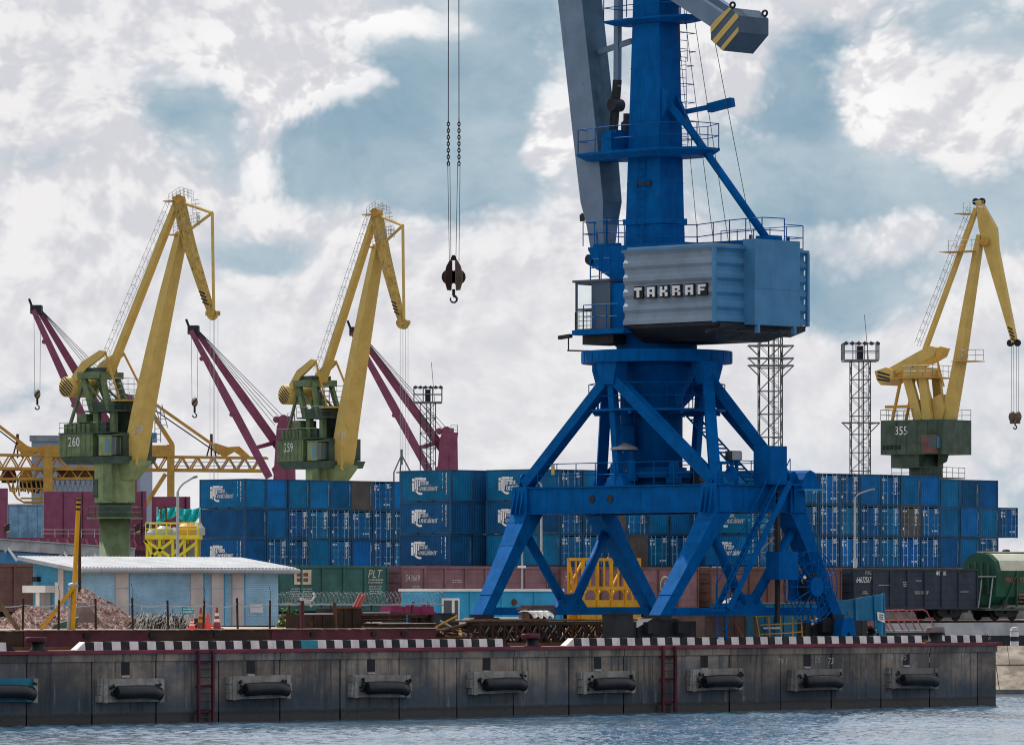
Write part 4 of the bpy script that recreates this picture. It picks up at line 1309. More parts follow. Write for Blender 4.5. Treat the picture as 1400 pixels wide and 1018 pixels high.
def container_meshes():
    c = {}
    shell = MB()
    hw = CW / 2
    corr(shell, Vector((-hw + .01, .16, 0)), Y_, -X_, CL - .32, CH)
    corr(shell, Vector((hw - .01, .16, 0)), Y_, X_, CL - .32, CH, period=.56)
    shell.add([(-hw + .05, .05, CH - .03), (hw - .05, .05, CH - .03), (hw - .05, CL - .05, CH - .03), (-hw + .05, CL - .05, CH - .03)], [(0, 1, 2, 3)])
    shell.add([(-hw + .05, .05, .14), (hw - .05, .05, .14), (hw - .05, CL - .05, .14), (-hw + .05, CL - .05, .14)], [(3, 2, 1, 0)])
    shell.add([(-hw + .05, CL - .04, .14), (hw - .05, CL - .04, .14), (hw - .05, CL - .04, CH - .05), (-hw + .05, CL - .04, CH - .05)], [(3, 2, 1, 0)])
    c['side_panel'] = shell
    end = MB()
    corr(end, Vector((-hw + .14, .03, 0)), X_, -Y_, CW - .28, CH, period=.27)
    c['end_panel'] = end
    fr = MB()
    for x in (-hw, hw - .15):
        for y in (0, CL - .16):
            fr.box((x, y, 0), (x + .15, y + .16, CH))
    for z0, z1 in ((.02, .16), (CH - .11, CH - .005)):
        for x in (-hw + .005, hw - .085):
            fr.box((x, .16, z0), (x + .08, CL - .16, z1))
        for y in (0.005, CL - .085):
            fr.box((-hw + .15, y, z0), (hw - .15, y + .08, z1))
    c['frame'] = fr
    pk = MB()
    for y in (1.95, 3.65):
        pk.box((-hw - .004, y, .03), (-hw + .02, y + .36, .145))
    c['fork_pocket'] = pk
    dl = MB()
    for s in (0, 1):
        x0 = -hw + .155 + s * (CW / 2 - .15)
        d = MB()
        w = CW / 2 - .165
        for q in range(4):
            zz = .17 + q * .555
            d.box((x0, .035, zz), (x0 + w, .08, zz + .545))
            d.box((x0 + .06, .022, zz + .08), (x0 + w - .06, .035, zz + .45))
        c['door%d' % s] = d
    for q, x in enumerate((-.86, -.38, .38, .86)):
        r = MB().tube((x, -.005, .08), (x, -.005, CH - .05), .032, 5)
        for z in (.3, 1.0, 1.6, 2.3):
            r.box((x - .06, -.02, z), (x + .06, .02, z + .07))
        r.box((x - .02, -.03, 1.02), (x + .26 * (1 if x < 0 else -1) * (1 if q % 2 == 0 else -1), -.012, 1.07))
        c['rod%d' % q] = r
    rnd = random.Random(3)
    for kx in range(3):
        t = MB()
        y = .012
        if kx < 2:
            for a in range(5):
                z = 2.32 - a * .085
                t.box((.5, y - .01, z), (.5 + rnd.uniform(.25, .6), y, z + .045))
            t.box((-1.0, y - .01, 2.08), (-.70, y, 2.2))
            t.box((-.6, y - .01, 2.1), (-.5, y, 2.18))
        if kx == 0:
            for a in range(9):
                z = 1.9 - a * .12
                t.box((.52 + rnd.uniform(-.02, .08), y - .01, z), (.66 + rnd.uniform(-.03, .08), y, z + .07))
            t.box((-1.0, y - .01, .55), (-.82, y, .78))
        if kx == 1:
            t.box((-.98, y - .01, 1.75), (-.78, y, 2.0))
            t.box((-.62, y - .01, 1.78), (-.46, y, 1.92))
            for a in range(4):
                t.box((.15 + .2 * a, y - .01, .45), (.27 + .2 * a, y, .5 + .1 * rnd.random()))
        if kx == 2:
            t.box((.92, -.035, .3), (.95, -.005, 2.3))
            t.box((.99, -.035, 1.5), (1.03, -.005, 2.1))
        c['marking%d' % kx] = t
    sd = MB()
    rnd = random.Random(5)
    for a in range(11):
        z = 2.25 - a * .16
        sd.box((-hw - .006, .55, z), (-hw + .02, .60 + rnd.uniform(0, .05), z + rnd.uniform(.05, .15)))
    for a in range(6):
        z = 2.2 - a * .22
        sd.box((-hw - .006, 1.0, z), (-hw + .02, 1.05, z + rnd.uniform(.04, .18)))
    c['side_marking'] = sd
    # white two-line logo with a stepped monogram, on the left side face (reads from -x: along -y)
    lg = MB()
    ax, o = -Y_, Vector((-hw - .007, 4.62, 0))

    def bar(a0, z0, a1, z1):
        lg.add([o + ax * a0 + Z * z0, o + ax * a1 + Z * z0, o + ax * a1 + Z * z1, o + ax * a0 + Z * z1], [(0, 1, 2, 3)])
    bar(0, .92, .24, 1.62)                    # i
    bar(0, 1.70, .30, 1.95)
    bar(.29, .88, .50, 1.80)                  # first stem
    bar(.55, .98, .72, 1.84)                  # second stem
    bar(.36, 1.83, 1.25, 2.02)                # T bars
    bar(.78, 1.72, 1.62, 1.80)
    bar(1.30, 1.84, 1.66, 1.98)
    bar(.80, 1.28, .94, 1.70)
    for a in range(9):                        # sweep of the C under the words
        p0, p1 = R(190 + a * 11), R(190 + (a + 1) * 11)
        q = []
        for p, rr in ((p0, .55), (p1, .55), (p1, .38), (p0, .38)):
            q.append(o + ax * (1.02 + rr * 1.25 * math.cos(p)) + Z * (1.16 + rr * math.sin(p)))
        lg.add(q, [(0, 1, 2, 3)])
    for dx, dz in ((0, 0), (.035, .012)):
        put_text(lg, 'rans', o + ax * (.98 + dx) + Z * (1.40 + dz), ax, Z, .66, stretch=.86)
        put_text(lg, 'ontainer', o + ax * (.86 + dx) + Z * (.93 + dz), ax, Z, .72, stretch=.90)
    c['logo'] = lg
    return {k: v for k, v in c.items()}


CM = container_meshes()
_cache = {}


def cmesh(part, mat):
    key = (part, mat)
    if key not in _cache:
        _cache[key] = CM[part].mesh(part.rstrip('0123456789'), mat)
    return _cache[key]


def container(p, colour, face, label, logo=False, group='blue containers in the stacks', brightrod=False, marking=0):
    t = thing('shipping_container', label, 'container', p, TH + R(random.uniform(-.25, .25)), group)
    mt = 'box ' + colour
    link('side_panel', cmesh('side_panel', mt), t)
    link('frame', cmesh('frame', 'frame_blue' if colour != 'brown grey' else mt), t)
    if face == 'doors':
        for s in (0, 1):
            link('door', cmesh('door%d' % s, mt), t)
        for q in range(4):
            link('lock_rod', cmesh('rod%d' % q, 'rod_bright' if brightrod else 'rod'), t)
        link('marking', cmesh('marking%d' % marking, 'decal'), t)
    else:
        link('end_panel', cmesh('end_panel', mt), t)
        if random.random() < .5:
            link('marking', cmesh('marking2', 'rod'), t)
    if logo:
        link('fork_pocket', cmesh('fork_pocket', 'black'), t)
        link('side_marking', cmesh('side_marking', 'decal'), t)
        link('logo', cmesh('logo', 'decal'), t, 'white two line company logo')
    return t


BASE_Z = 4.4
TIER = ['lowest', 'middle', 'top']


def block(corner, table, where, logos=(), drop=None, d0=0.0):
    """corner: foot of the left front corner. table[tier] = one letter per column, seaward ends in view.
    b/B blue end, d/D doors, n navy, t teal, x brown, . nothing; capitals: the brighter paint"""
    n = max(len(r) for r in table)
    kind(MB().box((-1.0, -.4, 0.03), (n * PIT + .4, CL + .6, BASE_Z - .02), o=Vector((corner.x, corner.y, 0)), ax=E, ay=N).build('storage_platform', 'concrete_dark'), 'structure')
    for j, row in enumerate(table):
        for i, ch in enumerate(row):
            if ch == '.':
                continue
            p = corner + E * (CW / 2 + PIT * i + random.uniform(-.02, .02)) + N * (d0 + random.uniform(-.05, .05))
            p.z = BASE_Z + CH * j - (drop[i] if drop and j == len(table) - 1 else 0.0)
            colour = {'b': 'blue', 'B': 'bright blue', 'd': 'deep blue', 'D': 'blue', 'n': 'navy', 't': 'teal blue', 'x': 'brown grey', 'w': 'bright blue',
                      'e': 'teal blue', 'k': 'deep blue', 'y': 'brown grey'}[ch]
            doors = ch in 'dDwey'
            br = ch == 'w'
            mk = 1 if ch == 'w' else (0 if random.random() < .7 else 1)
            lg = i == 0 and j in logos
            face = 'doors' if doors else 'plain'
            look = {'doors': 'with door bars', 'plain': 'with ribbed end'}[face]
            if br:
                look = 'with white door bars'
            if lg:
                look = 'with white side logo'
            lab = '%s container %s, %s row, %s %s' % (colour, look, TIER[j], ORD[i], where)
            container(p, colour, face, lab, lg or i == 0 and j != 1 or (i == 0 and logos and len(logos) > 2), brightrod=br, marking=mk) if lg else \
                container(p, colour, face, lab, False, brightrod=br, marking=mk)


def corner_at(u, Y):
    p = at(u, HZ, Y)
    p.z = 0
    return p


random.seed(11)
block(corner_at(335, 475), ['kddtDBdDd', 'nbdDdDdde', 'bBtbkxdBd'], 'in far left block', logos=(0, 2))
block(corner_at(616.5, 441), ['nn', 'nn', 'tn'], 'in block left of crane', logos=(0, 1, 2))
block(corner_at(736, 438), ['tdDdxedd', 'nddxDtbd', 'tdbdDtbB'], 'in block behind portal', logos=(1, 2))
block(corner_at(1037, 443), ['b', 't', 'b'], 'in stack behind stair', logos=(0, 1))
block(corner_at(1064, 450), ['ebwwdDwdkbd', 'edwedey' + 'DtBbd', 'eDwdbdtBtnk'], 'in long right block',
      drop=[0, 0, 0, 0, 0, 0, 0, .0, .28, .28, .28, .28])
# red hazard stickers on two plain ends of the top row
for i, m in ((4, 'red'), (9, 'pink_red')):
    pass

# ------------------------------------------------------------------ railway wagons
WL, WB, WT = 12.7, 1.32, 3.93


def bogie(par, x, w=.9):
    for s in (-1, 1):
        for dx in (-.92, .92):
            mb = MB().lathe([(.0, -.07), (.47, -.07), (.47, .05), (.40, .06), (.12, .02), (.12, .10), (0, .10)], Vector((x + dx, s * .78, .79)), 18, ax=X_, ay=Z, az=Vector((0, -1, 0)))
            mb.build('wheel', 'rust_dark', par)
        mb = MB().prism([(-1.35, .95), (-1.1, .68), (-.5, .55), (.5, .55), (1.1, .68), (1.35, .95), (1.1, 1.1), (-1.1, 1.1)], X_, Z, Y_, Vector((x, s * .98 - .09, 0)), 0, .18)
        mb.build('bogie_frame', 'dark', par)
    MB().beam((x, -1.2, .95), (x, 1.2, .95), .3, .3).build('bolster', 'dark', par)


def gondola(k, mat, postmat, label, texts=()):
    o = WAG0 + E * (-9.2 + 13.9 * k)
    t = thing('gondola_wagon', label, 'railway wagon', o, TH, 'railway wagons in front of the containers')
    bogie(t, 2.3)
    bogie(t, WL - 2.3)
    MB().box((-.35, -.22, .95), (WL + .35, .22, WB - .01)).build('centre_sill', 'dark', t)
    for x in (-.62, WL + .3):
        MB().box((x, -.16, .9), (x + .32, .16, 1.2)).build('coupler', 'dark', t)
    hw = 1.5
    MB().box((0.04, -hw + .1, WB), (WL - .04, hw - .1, WB + .12)).build('floor', 'rust_dark', t)
    xs = [0.0, 1.95] + [1.95 + (WL - 3.9) / 5 * q for q in range(1, 6)] + [WL]
    for q, (a, b) in enumerate(zip(xs[:-1], xs[1:])):
        for s in (-1, 1):
            mb = MB().box((a + .02, s * hw - .03, WB), (b - .02, s * hw + .03, WT - .16))
            z = WB + .45
            while z < WT - .4:
                mb.box((a + .1, s * hw - .045, z), (b - .1, s * hw + .045, z + .05))
                z += .55
            if s < 0 or q in (0, len(xs) - 2):
                mb.build('side_panel', mat, t)
    for x in xs:
        for s in (-1, 1):
            if s > 0 and x not in (0.0, WL):
                continue
            mb = MB().box((max(0, x - .07), s * hw - .13, WB - .12), (min(WL, x + .07), s * hw + .13, WT - .17))
            mb.build('post', postmat, t)
    for s in (-1, 1):
        MB().box((-.03, s * hw - .11, WT - .16), (WL + .03, s * hw + .11, WT)).build('top_rail', postmat, t)
        MB().box((0, s * hw - .10, WB - .2), (WL, s * hw + .10, WB - .002)).build('side_sill', postmat, t)
    for x in (0.0, WL):
        mb = MB().box((x - .04, -hw + .1, WB), (x + .04, hw - .1, WT - .02))
        for z in (1.7, 2.3, 2.9, 3.5):
            mb.box((x - .10, -hw + .1, z), (x + .10, hw - .1, z + .12))
        mb.build('end_wall', mat, t)
    for s_, a, z, size, stretch, slant, m in texts:
        mb = MB()
        put_text(mb, s_, Vector((a, -hw - .06, z)), X_, Z, size, stretch=stretch, slant=slant)
        mb.build('lettering', m, t)
    return t


M['decal_dull'] = paint('faded_white_lettering', (0.40, 0.40, 0.40), .7, .3, streak=.4)
M['decal_cream'] = paint('cream_lettering', (0.52, 0.44, 0.34), .7, .3, streak=.4)


def dashes(par, a, z, w, rows, m='decal_dull', h=.06, gap=.13, seed=1):
    rnd = random.Random(seed)
    mb = MB()
    for r in range(rows):
        x = a + rnd.uniform(0, .1)
        while x < a + w:
            l = rnd.uniform(.05, .16)
            mb.box((x, -1.56, z - r * gap), (x + l, -1.545, z - r * gap + h))
            x += l + rnd.uniform(.03, .07)
    mb.build('lettering', m, par)


gondola(-2, 'wagon_brown', 'wagon_brown', 'dark brown gondola wagon left of the blue brick shed')
w0 = gondola(0, 'wagon_green', 'wagon_green', 'green gondola wagon with slanted PLT lettering', [('PLT', 11.0, 3.18, .72, 1.0, .25, 'decal_cream')])
dashes(w0, 11.0, 3.0, 1.3, 2, 'decal_dull', .09, .16, 2)
dashes(w0, 11.15, 2.6, 1.0, 4, 'decal_dull', .06, .14, 3)
mb = MB()
mb.box((4.9, -1.585, 2.75), (6.3, -1.56, 3.65), 0)
for a in range(2):
    for b in range(2):
        mb.box((5.12 + a * .52, -1.60, 2.92 + b * .33), (5.5 + a * .52, -1.59, 3.14 + b * .33), 1)
mb.build('emblem_board', ['decal_cream', 'wagon_brown'], w0)
dashes(w0, 4.6, 2.45, 1.7, 5, 'decal_dull', .06, .15, 4)
w1 = gondola(1, 'wagon_mauve', 'wagon_mauve', 'pale mauve gondola wagon with a chalky number', [('543669', .30, 2.98, .56, .74, .1, 'decal_dull')])
dashes(w1, .8, 2.6, .8, 2, seed=5)
dashes(w1, 4.3, 3.0, .8, 2, seed=6)
w2 = gondola(2, 'wagon_mauve', 'wagon_brown', 'mauve and brown gondola wagon behind the crane portal', [('72189', .35, 2.95, .56, .8, .1, 'decal_dull')])
dashes(w2, 1.0, 2.4, .6, 2, seed=7)
mb = MB()
for a in range(14):
    p0, p1 = R(20 + a * 20), R(20 + a * 20 + 20)
    mb.add([(9.6 + r_ * .8 * math.cos(p), -1.56, 2.75 + r_ * math.sin(p)) for p, r_ in ((p0, .62), (p1, .62), (p1, .5), (p0, .5))], [(0, 1, 2, 3)])
mb.build('ring_emblem', 'decal_dull', w2)
dashes(w2, 9.5, 2.8, 1.0, 3, 'decal_dull', .09, .2, 8)
gondola(3, 'wagon_brown', 'wagon_brown', 'red brown gondola wagon partly hidden by the crane stair')
w4 = gondola(4, 'wagon_dark', 'wagon_dark', 'blue black gondola wagon numbered 64632567', [('64632567', .28, 2.95, .56, .66, .2, 'decal'), ('РЖД', 1.2, 3.5, .34, .9, 0, 'decal_dull'), ('ФГВК', 8.4, 3.45, .42, .95, 0, 'decal')])
dashes(w4, .9, 2.3, .5, 2, seed=9)
dashes(w4, 2.5, 2.75, 1.4, 1, seed=10)
dashes(w4, 5.0, 2.95, .5, 3, seed=11)
dashes(w4, 6.3, 3.05, .6, 1, seed=12)
dashes(w4, 6.2, 2.3, 1.3, 2, seed=13)
dashes(w4, 10.8, 2.3, .9, 1, seed=14)


def hopper(k):
    o = WAG0 + E * (-9.2 + 13.9 * k + .25)
    t = thing('hopper_wagon', 'green grain hopper wagon with a pale rounded roof', 'railway wagon', o, TH, 'railway wagons in front of the containers')
    L = 13.2
    bogie(t, 2.2)
    bogie(t, L - 2.2)
    MB().box((-.5, -1.45, 1.02), (L + .5, 1.45, 1.18)).build('deck', 'green_dark', t)
    z0, z1 = 1.75, 4.05
    up = .28
    # end wall: straight sides, arched top, hopper slope below
    prof = [(-1.0, z0 - .35), (1.0, z0 - .35), (1.55, z0 + .25), (1.6, 3.75), (1.4, 4.45), (.8, 4.92), (0, 5.05), (-.8, 4.92), (-1.4, 4.45), (-1.6, 3.75), (-1.55, z0 + .25)]
    MB().loft([[Vector((x, y, z)) for y, z in prof] for x in (.55, 1.0)]).build('end_wall', 'hopper', t)
    sp = [(-1.55, z0 + .25), (-1.6, 3.8), (1.6, 3.8), (1.55, z0 + .25), (1.0, z0 - .35), (-1.0, z0 - .35)]
    MB().loft([[Vector((x, y, z)) for y, z in sp] for x in (1.0, L - .55)]).build('body', 'hopper', t)
    rp = [(-1.62, 3.8), (-1.60, 3.92), (-1.40, 4.5), (-.80, 4.95), (0, 5.08), (.80, 4.95), (1.40, 4.5), (1.60, 3.92), (1.62, 3.8)]
    MB().loft([[Vector((x, y, z)) for y, z in rp] for x in (1.0, L - .55)]).build('roof', 'hopper_roof', t)
    MB().box((.8, -.45, 5.09), (L - .8, .45, 5.15)).build('roof_walk', 'hopper_roof', t)
    for x in (1.6, 3.4, 6.2, 9.0):
        MB().lathe([(.28, 0), (.28, .1), (.12, .16), (0, .16)], Vector((x, 0, 5.15)), 10).build('hatch', 'dark', t)
    for y in (-.95, -.35, .25, .85):
        MB().box((.44, y, 2.2), (.56, y + .12, 4.5 - abs(y) * .3)).build('end_rib', 'green_dark', t)
    MB().box((.42, -1.55, 3.35), (.55, 1.55, 3.43)).build('end_rail', 'galv', t)
    for y in (-1.3, -.3, .9):
        MB().beam((.1, y, 1.18), (.5, y, 3.3), .07, .07).build('ladder_post', 'galv', t)
    for x in (2.6, 3.9, 5.2, 6.5, 7.8, 9.1, 10.4):
        MB().box((x, -1.68, 1.3), (x + .12, -1.56, 3.8)).build('side_post', 'green_dark', t)
    for x0, x1 in ((1.2, 2.6), (11.8, 10.5)):
        MB().beam((x0, -1.6, 1.2), (x1, -1.64, 3.5), .12, .12).build('diagonal_brace', 'hopper', t)
    for s in (-1, 1):
        MB().hexa([(.6, -1.0, 1.2), (1.7, -1.0, 1.2), (1.7, 1.0, 1.2), (.6, 1.0, 1.2), (.95, -.3, 1.9), (2.2, -1.0, 1.9), (2.2, 1.0, 1.9), (.95, .3, 1.9)]).build('chute', 'green_dark', t) if s < 0 else None
    MB().lathe([(.0, 0), (.26, 0), (.26, .06), (0, .06)], Vector((1.5, -1.5, 1.5)), 16, ax=X_, ay=Z, az=-Y_).build('hand_wheel', 'wine', t)
    mb = MB()
    put_text(mb, 'РЖД', Vector((1.45, -1.62, 3.0)), X_, Z, .42)
    put_text(mb, '952', Vector((3.0, -1.62, 3.0)), X_, Z, .5)
    mb.build('lettering', 'pink_red', t)
    dashes(t, 2.9, 2.6, 1.0, 5, 'pink_red', .09, .25, 15)


hopper(5)

# ================================================================== YELLOW LEVEL-LUFFING CRANES
V3 = Vector


def stencil(mb, s, o, ax, ay, size):
    put_text(mb, s, o, ax, ay, size, stretch=.86)


def luffing_crane(loc, rz, number, label):
    """two faced box boom, rocker with drum counterweight, green house; x = towards the water"""
    u0, s, be = 157.0, 13.9, R(41)
    cb, sb = math.cos(be), math.sin(be)

    def L(u, v, y=0.0):
        return V3((((u - u0) / s - y * sb) / cb, y, ZC + (HZ - v) / s))

    def Lx(u, y=0.0):
        return ((u - u0) / s - y * sb) / cb

    def Lz(v):
        return ZC + (HZ - v) / s
    t = thing('luffing_crane', label, 'crane', loc, rz, 'yellow and green luffing cranes behind the containers')

    def B(n, mb, m, par=None, smooth=False):
        return mb.build(n, m, par or t, smooth)
    # column
    B('pedestal', MB().lathe([(0, 0), (1.9, 0), (1.9, .3), (1.52, .5), (1.52, Lz(706)), (0, Lz(706))], n=28), 'green', smooth=True)
    B('column_collar', MB().lathe([(1.5, Lz(708)), (1.7, Lz(708)), (1.7, Lz(690)), (2.0, Lz(688)), (2.0, Lz(686)), (1.5, Lz(686))], n=28), 'green_dark')
    wk = B('ring_walkway', MB().lathe([(1.52, Lz(709)), (2.75, Lz(709)), (2.75, Lz(707)), (1.52, Lz(707))], n=28), 'green')
    B('railing', MB().rail([V3((math.cos(R(a)) * 2.7, math.sin(R(a)) * 2.7, Lz(707))) for a in range(0, 360, 30)], 1.05, 1.5, .03, closed=True), 'green', wk)
    oc = [(2.15 * math.cos(R(a)), 2.15 * math.sin(R(a))) for a in range(22, 382, 45)]
    B('column', MB().loft([[V3((x, y, z)) for x, y in oc] for z in (Lz(687), Lz(630))]), 'green_light')
    B('column_plate', MB().box((.6, -2.2, Lz(684)), (1.75, -1.98, Lz(634))), 'green')
    B('column_door', MB().box((-1.0, -2.06, Lz(680)), (-.35, -1.9, Lz(655))), 'green_dark')
    # slewing platform and house
    B('platform', MB().hexa([(-4.4, -2.3, Lz(634)), (3.2, -2.3, Lz(634)), (3.2, 2.3, Lz(634)), (-4.4, 2.3, Lz(634)), (-5.3, -2.5, Lz(624)), (3.4, -2.5, Lz(624)), (3.4, 2.5, Lz(624)), (-5.3, 2.5, Lz(624))]), 'green_dark')
    x0, x1, x2 = Lx(79, -2.4), Lx(128, -2.4), Lx(137, -2.4)
    ho = B('engine_house', MB().box((x0, -2.4, Lz(623.5)), (x1, 2.4, Lz(592.5))), 'green')
    nr = 7
    for i in range(nr):
        xx = x0 + (x1 - x0) * (i + .5) / nr
        B('rib', MB().box((xx - .03, -2.44, Lz(622)), (xx + .03, -2.40, Lz(594))), 'green', ho)
    B('roof', MB().box((x0 - .08, -2.5, Lz(592.5)), (x1 + 2.6, 2.5, Lz(591))), 'green_dark', ho)
    B('house_front', MB().box((x1 + .01, -1.7, Lz(623.5)), (Lx(168, -2.2), 2.2, Lz(592.5))), 'green_dark', ho)
    mb = MB()
    stencil(mb, number, V3((Lx(92, -2.4), -2.412, Lz(609.5))), X_, Z, 1.28)
    B('number', mb, 'decal', ho)
    cx0, cx1 = Lx(137.5, -2.6), Lx(156, -2.6)
    ca = B('cab', MB().box((cx0, -2.62, Lz(623)), (cx1, -.6, Lz(596.5))), 'green_light')
    B('cab_window', MB().box((cx1 + .005, -2.6, Lz(622)), (cx1 + .5, -.6, Lz(598))), 'glass', ca)
    B('cab_window', MB().box((cx1 - .85, -2.66, Lz(619)), (cx1 - .2, -2.6, Lz(600))), 'glass_blue', ca)
    B('cab_roof', MB().box((cx0 - .1, -2.7, Lz(596.4)), (cx1 + .75, -.5, Lz(595))), 'green', ca)
    for q in range(4):
        B('window_bar', MB().box((cx1 + .49, -2.6 + q * .64, Lz(622)), (cx1 + .55, -2.53 + q * .64, Lz(598))), 'green', ca)
    for q in range(6):
        a = x0 + .25 + q * .62
        B('resistor_box', MB().box((a, -2.0, Lz(591)), (a + .46, -1.2, Lz(578.5))), 'green', ho)
    B('winch_cover', MB().box((x0 + .2, -1.15, Lz(591)), (x1 + .6, 1.9, Lz(577))), 'green_dark', ho)
    B('winch_cover', MB().box((Lx(108, -1), -1.5, Lz(577)), (Lx(122, -1), .5, Lz(565))), 'green', ho)
    B('railing', MB().rail([V3((x0, -2.4, Lz(591))), V3((x1 + 2.4, -2.4, Lz(591)))], 1.0, 1.1, .03), 'green_dark', ho)
    # machinery deck on the mast
    B('mast_deck', MB().box((Lx(130), -1.9, Lz(563)), (Lx(182), 1.9, Lz(561))), 'green_dark')
    B('mast_house', MB().box((Lx(138), -1.5, Lz(561)), (Lx(172), 1.5, Lz(549))), 'green_dark')
    B('mast_leg', MB().box((Lx(140), -1.4, Lz(592)), (Lx(147), -.9, Lz(563))), 'green')
    B('mast_leg', MB().box((Lx(165), -1.4, Lz(592)), (Lx(171), -.9, Lz(563))), 'green')
    B('mast_leg', MB().box((Lx(140), .9, Lz(592)), (Lx(171), 1.4, Lz(563))), 'green_dark')
    B('railing', MB().rail([V3((Lx(130), -1.9, Lz(561))), V3((Lx(182), -1.9, Lz(561))), V3((Lx(182), 1.9, Lz(561)))], 1.05, 1.0, .03), 'green_dark')
    B('railing', MB().rail([V3((Lx(160), -1.0, Lz(548))), V3((Lx(178), -1.0, Lz(548))), V3((Lx(178), 1.5, Lz(548)))], 2.2, .8, .03, 3), 'green_dark')
    # A-frame
    for y in (-1.35, 1.35):
        B('a_frame_leg', MB().beam(L(121 + y * 6, 512, y), V3((L(139, 562).x, y, Lz(562))), .42, .62), 'green')
        B('a_frame_leg', MB().beam(L(149 + y * 6, 512, y), V3((L(163, 562).x, y, Lz(562))), .36, .5), 'green')
        B('a_frame_brace', MB().beam(L(121 + y * 6, 522, y), V3((L(104, 580).x, y, Lz(584))), .26, .26), 'green')
        B('a_frame_brace', MB().beam(L(124 + y * 6, 520, y), V3((L(160, 562).x, y, Lz(556))), .16, .16), 'green')
    B('a_frame_head', MB().box((L(120).x if False else Lx(120), -1.7, Lz(517)), (Lx(152), 1.7, Lz(508))), 'green')
    B('a_frame_gear', MB().box((Lx(123), -1.2, Lz(508)), (Lx(148), 1.2, Lz(502))), 'green_dark')
    # rocker and counterweight drum
    pts = [(93, 518), (111, 494), (138, 478.5), (144, 480), (144.5, 484), (140, 488), (118, 503), (104, 520)]
    for y in (-1.42, 1.12):
        B('rocker_arm', MB().prism([(Lx(u, -1.3), Lz(v)) for u, v in pts], X_, Z, Y_, V3((0, 0, 0)), y, y + .3), 'yellow')
    rc_ = V3((Lx(105), 0, Lz(527.5)))
    dr = B('counterweight', MB().lathe([(0, -1.85), (1.0, -1.85), (1.0, 1.85), (0, 1.85)], rc_, 28, ax=X_, ay=Z, az=Y_), 'yellow', smooth=True)
    for q in range(6):
        h = -.84 + .28 * q
        # slanting dark bands on the disc
        n_, d_ = V3((.64, 0, .77)), V3((-.77, 0, .64))
        l1, l2 = math.sqrt(max(0.0, .97 ** 2 - h ** 2)), math.sqrt(max(0.0, .97 ** 2 - (h + .13) ** 2))
        pl = [rc_ + Y_ * -1.862 + p for p in (n_ * h + d_ * l1, n_ * (h + .13) + d_ * l2, n_ * (h + .13) - d_ * l2, n_ * h - d_ * l1)]
        B('hazard_stripe', MB().sheet(pl), 'black', dr)
    # boom
    bm = []
    for v, u, dep, wid in ((631, 186, 1.30, 1.9), (618, 188, 1.45, 2.05), (560, 199, 1.36, 1.95), (470, 219, 1.15, 1.66), (400, 235, .98, 1.42), (345, 248.5, .82, 1.2), (322, 254, .62, 1.15)):
        c = L(u, v)
        bm.append([c + X_ * (a * dep / 2) + Y_ * (b * wid / 2) for a, b in ((-1, -1), (1, -1), (1, 1), (-1, 1))])
    bo_ = B('boom', MB().loft(bm), 'yellow')
    B('boom_foot', MB().hexa([L(180, 632, -1.0), L(192, 637, -1.0), L(192, 637, 1.0), L(180, 632, 1.0), L(176, 600, -1.05), L(190, 600, -1.05), L(190, 600, 1.05), L(176, 600, 1.05)]), 'yellow', bo_)
    mb = MB()
    stencil(mb, number, L(187, 594, -1.03) + V3((-.15, -.02, 0)), V3((.985, -.0, .1)), Z, 1.05)
    B('number', mb, 'decal_dull', bo_)
    B('boom_number', MB().box((0, 0, 0), (.01, .01, .01)), 'decal', bo_) if False else None
    B('boom_bracket', MB().loft([[V3((Lx(u), y, Lz(v))) for u, y in ((a, -w), (b, -w), (b, w), (a, w))] for v, a, b, w in ((656, 160, 180, 1.0), (636, 163, 196, 1.2), (630, 165, 198, 1.2))]), 'green_light')
    B('boom_platform', MB().box((Lx(168), -1.6, Lz(549)), (Lx(188), 1.3, Lz(547))), 'yellow')
    B('railing', MB().rail([V3((Lx(168), -1.6, Lz(547))), V3((Lx(186), -1.6, Lz(547)))], 1.6, .7, .03, 2), 'green_dark')
    for y, u, v, u2, v2 in ((-1.27, 145, 484, 178, 549), (1.27, 170, 481, 187, 540)):
        B('link_rod', MB().tube(V3((Lx(145, -1.27), y, Lz(482))), V3((L(u2, v2).x, y, Lz(v2))), .11, 8), 'ochre')
    # tie and its ladder
    B('tie', MB().beam(L(150, 510), L(247, 282), .72, .62, w2=.62, h2=.55), 'yellow')
    ld = MB()
    a, b = L(137, 500, -.2), L(236, 282, -.2)
    ld.tube(a, b, .025, 4).tube(a + Y_ * .5, b + Y_ * .5, .025, 4).tube(a + V3((-.25, 0, .5)), b + V3((-.25, 0, .5)), .022, 4)
    for i in range(18):
        c = a.lerp(b, (i + .5) / 18)
        ld.path([c, c + V3((-.25, 0, .5)), c + V3((-.25, .5, .5)), c + Y_ * .5], .02, 4)
    B('tie_ladder', ld, 'grey')
    # trunk (beak) with pipe stay
    bk = []
    for u, v, dep, wid in ((249, 274, .9, .9), (257, 312, 1.0, .95), (266, 345, .95, .9), (284, 400, .75, .75), (296, 434, .55, .6)):
        c = L(u, v)
        bk.append([c + X_ * (a * dep / 2) + Y_ * (b_ * wid / 2) for a, b_ in ((-1, -1), (1, -1), (1, 1), (-1, 1))])
    tk = B('trunk', MB().loft(bk), 'yellow_rust' if number != '355' else 'yellow')
    for i in range(4):
        f = .68 + i * .055
        c = L(266 + (296 - 266) * (f), 345 + (434 - 345) * f)
        B('hazard_stripe', MB().beam(c + V3((-.42, -.40, .10)), c + V3((.40, -.36, -.16)), .02, .14), 'black', tk)
    B('trunk_tip', MB().tube(L(297, 436, -.45), L(297, 436, .45), .52, 14), 'yellow_rust')
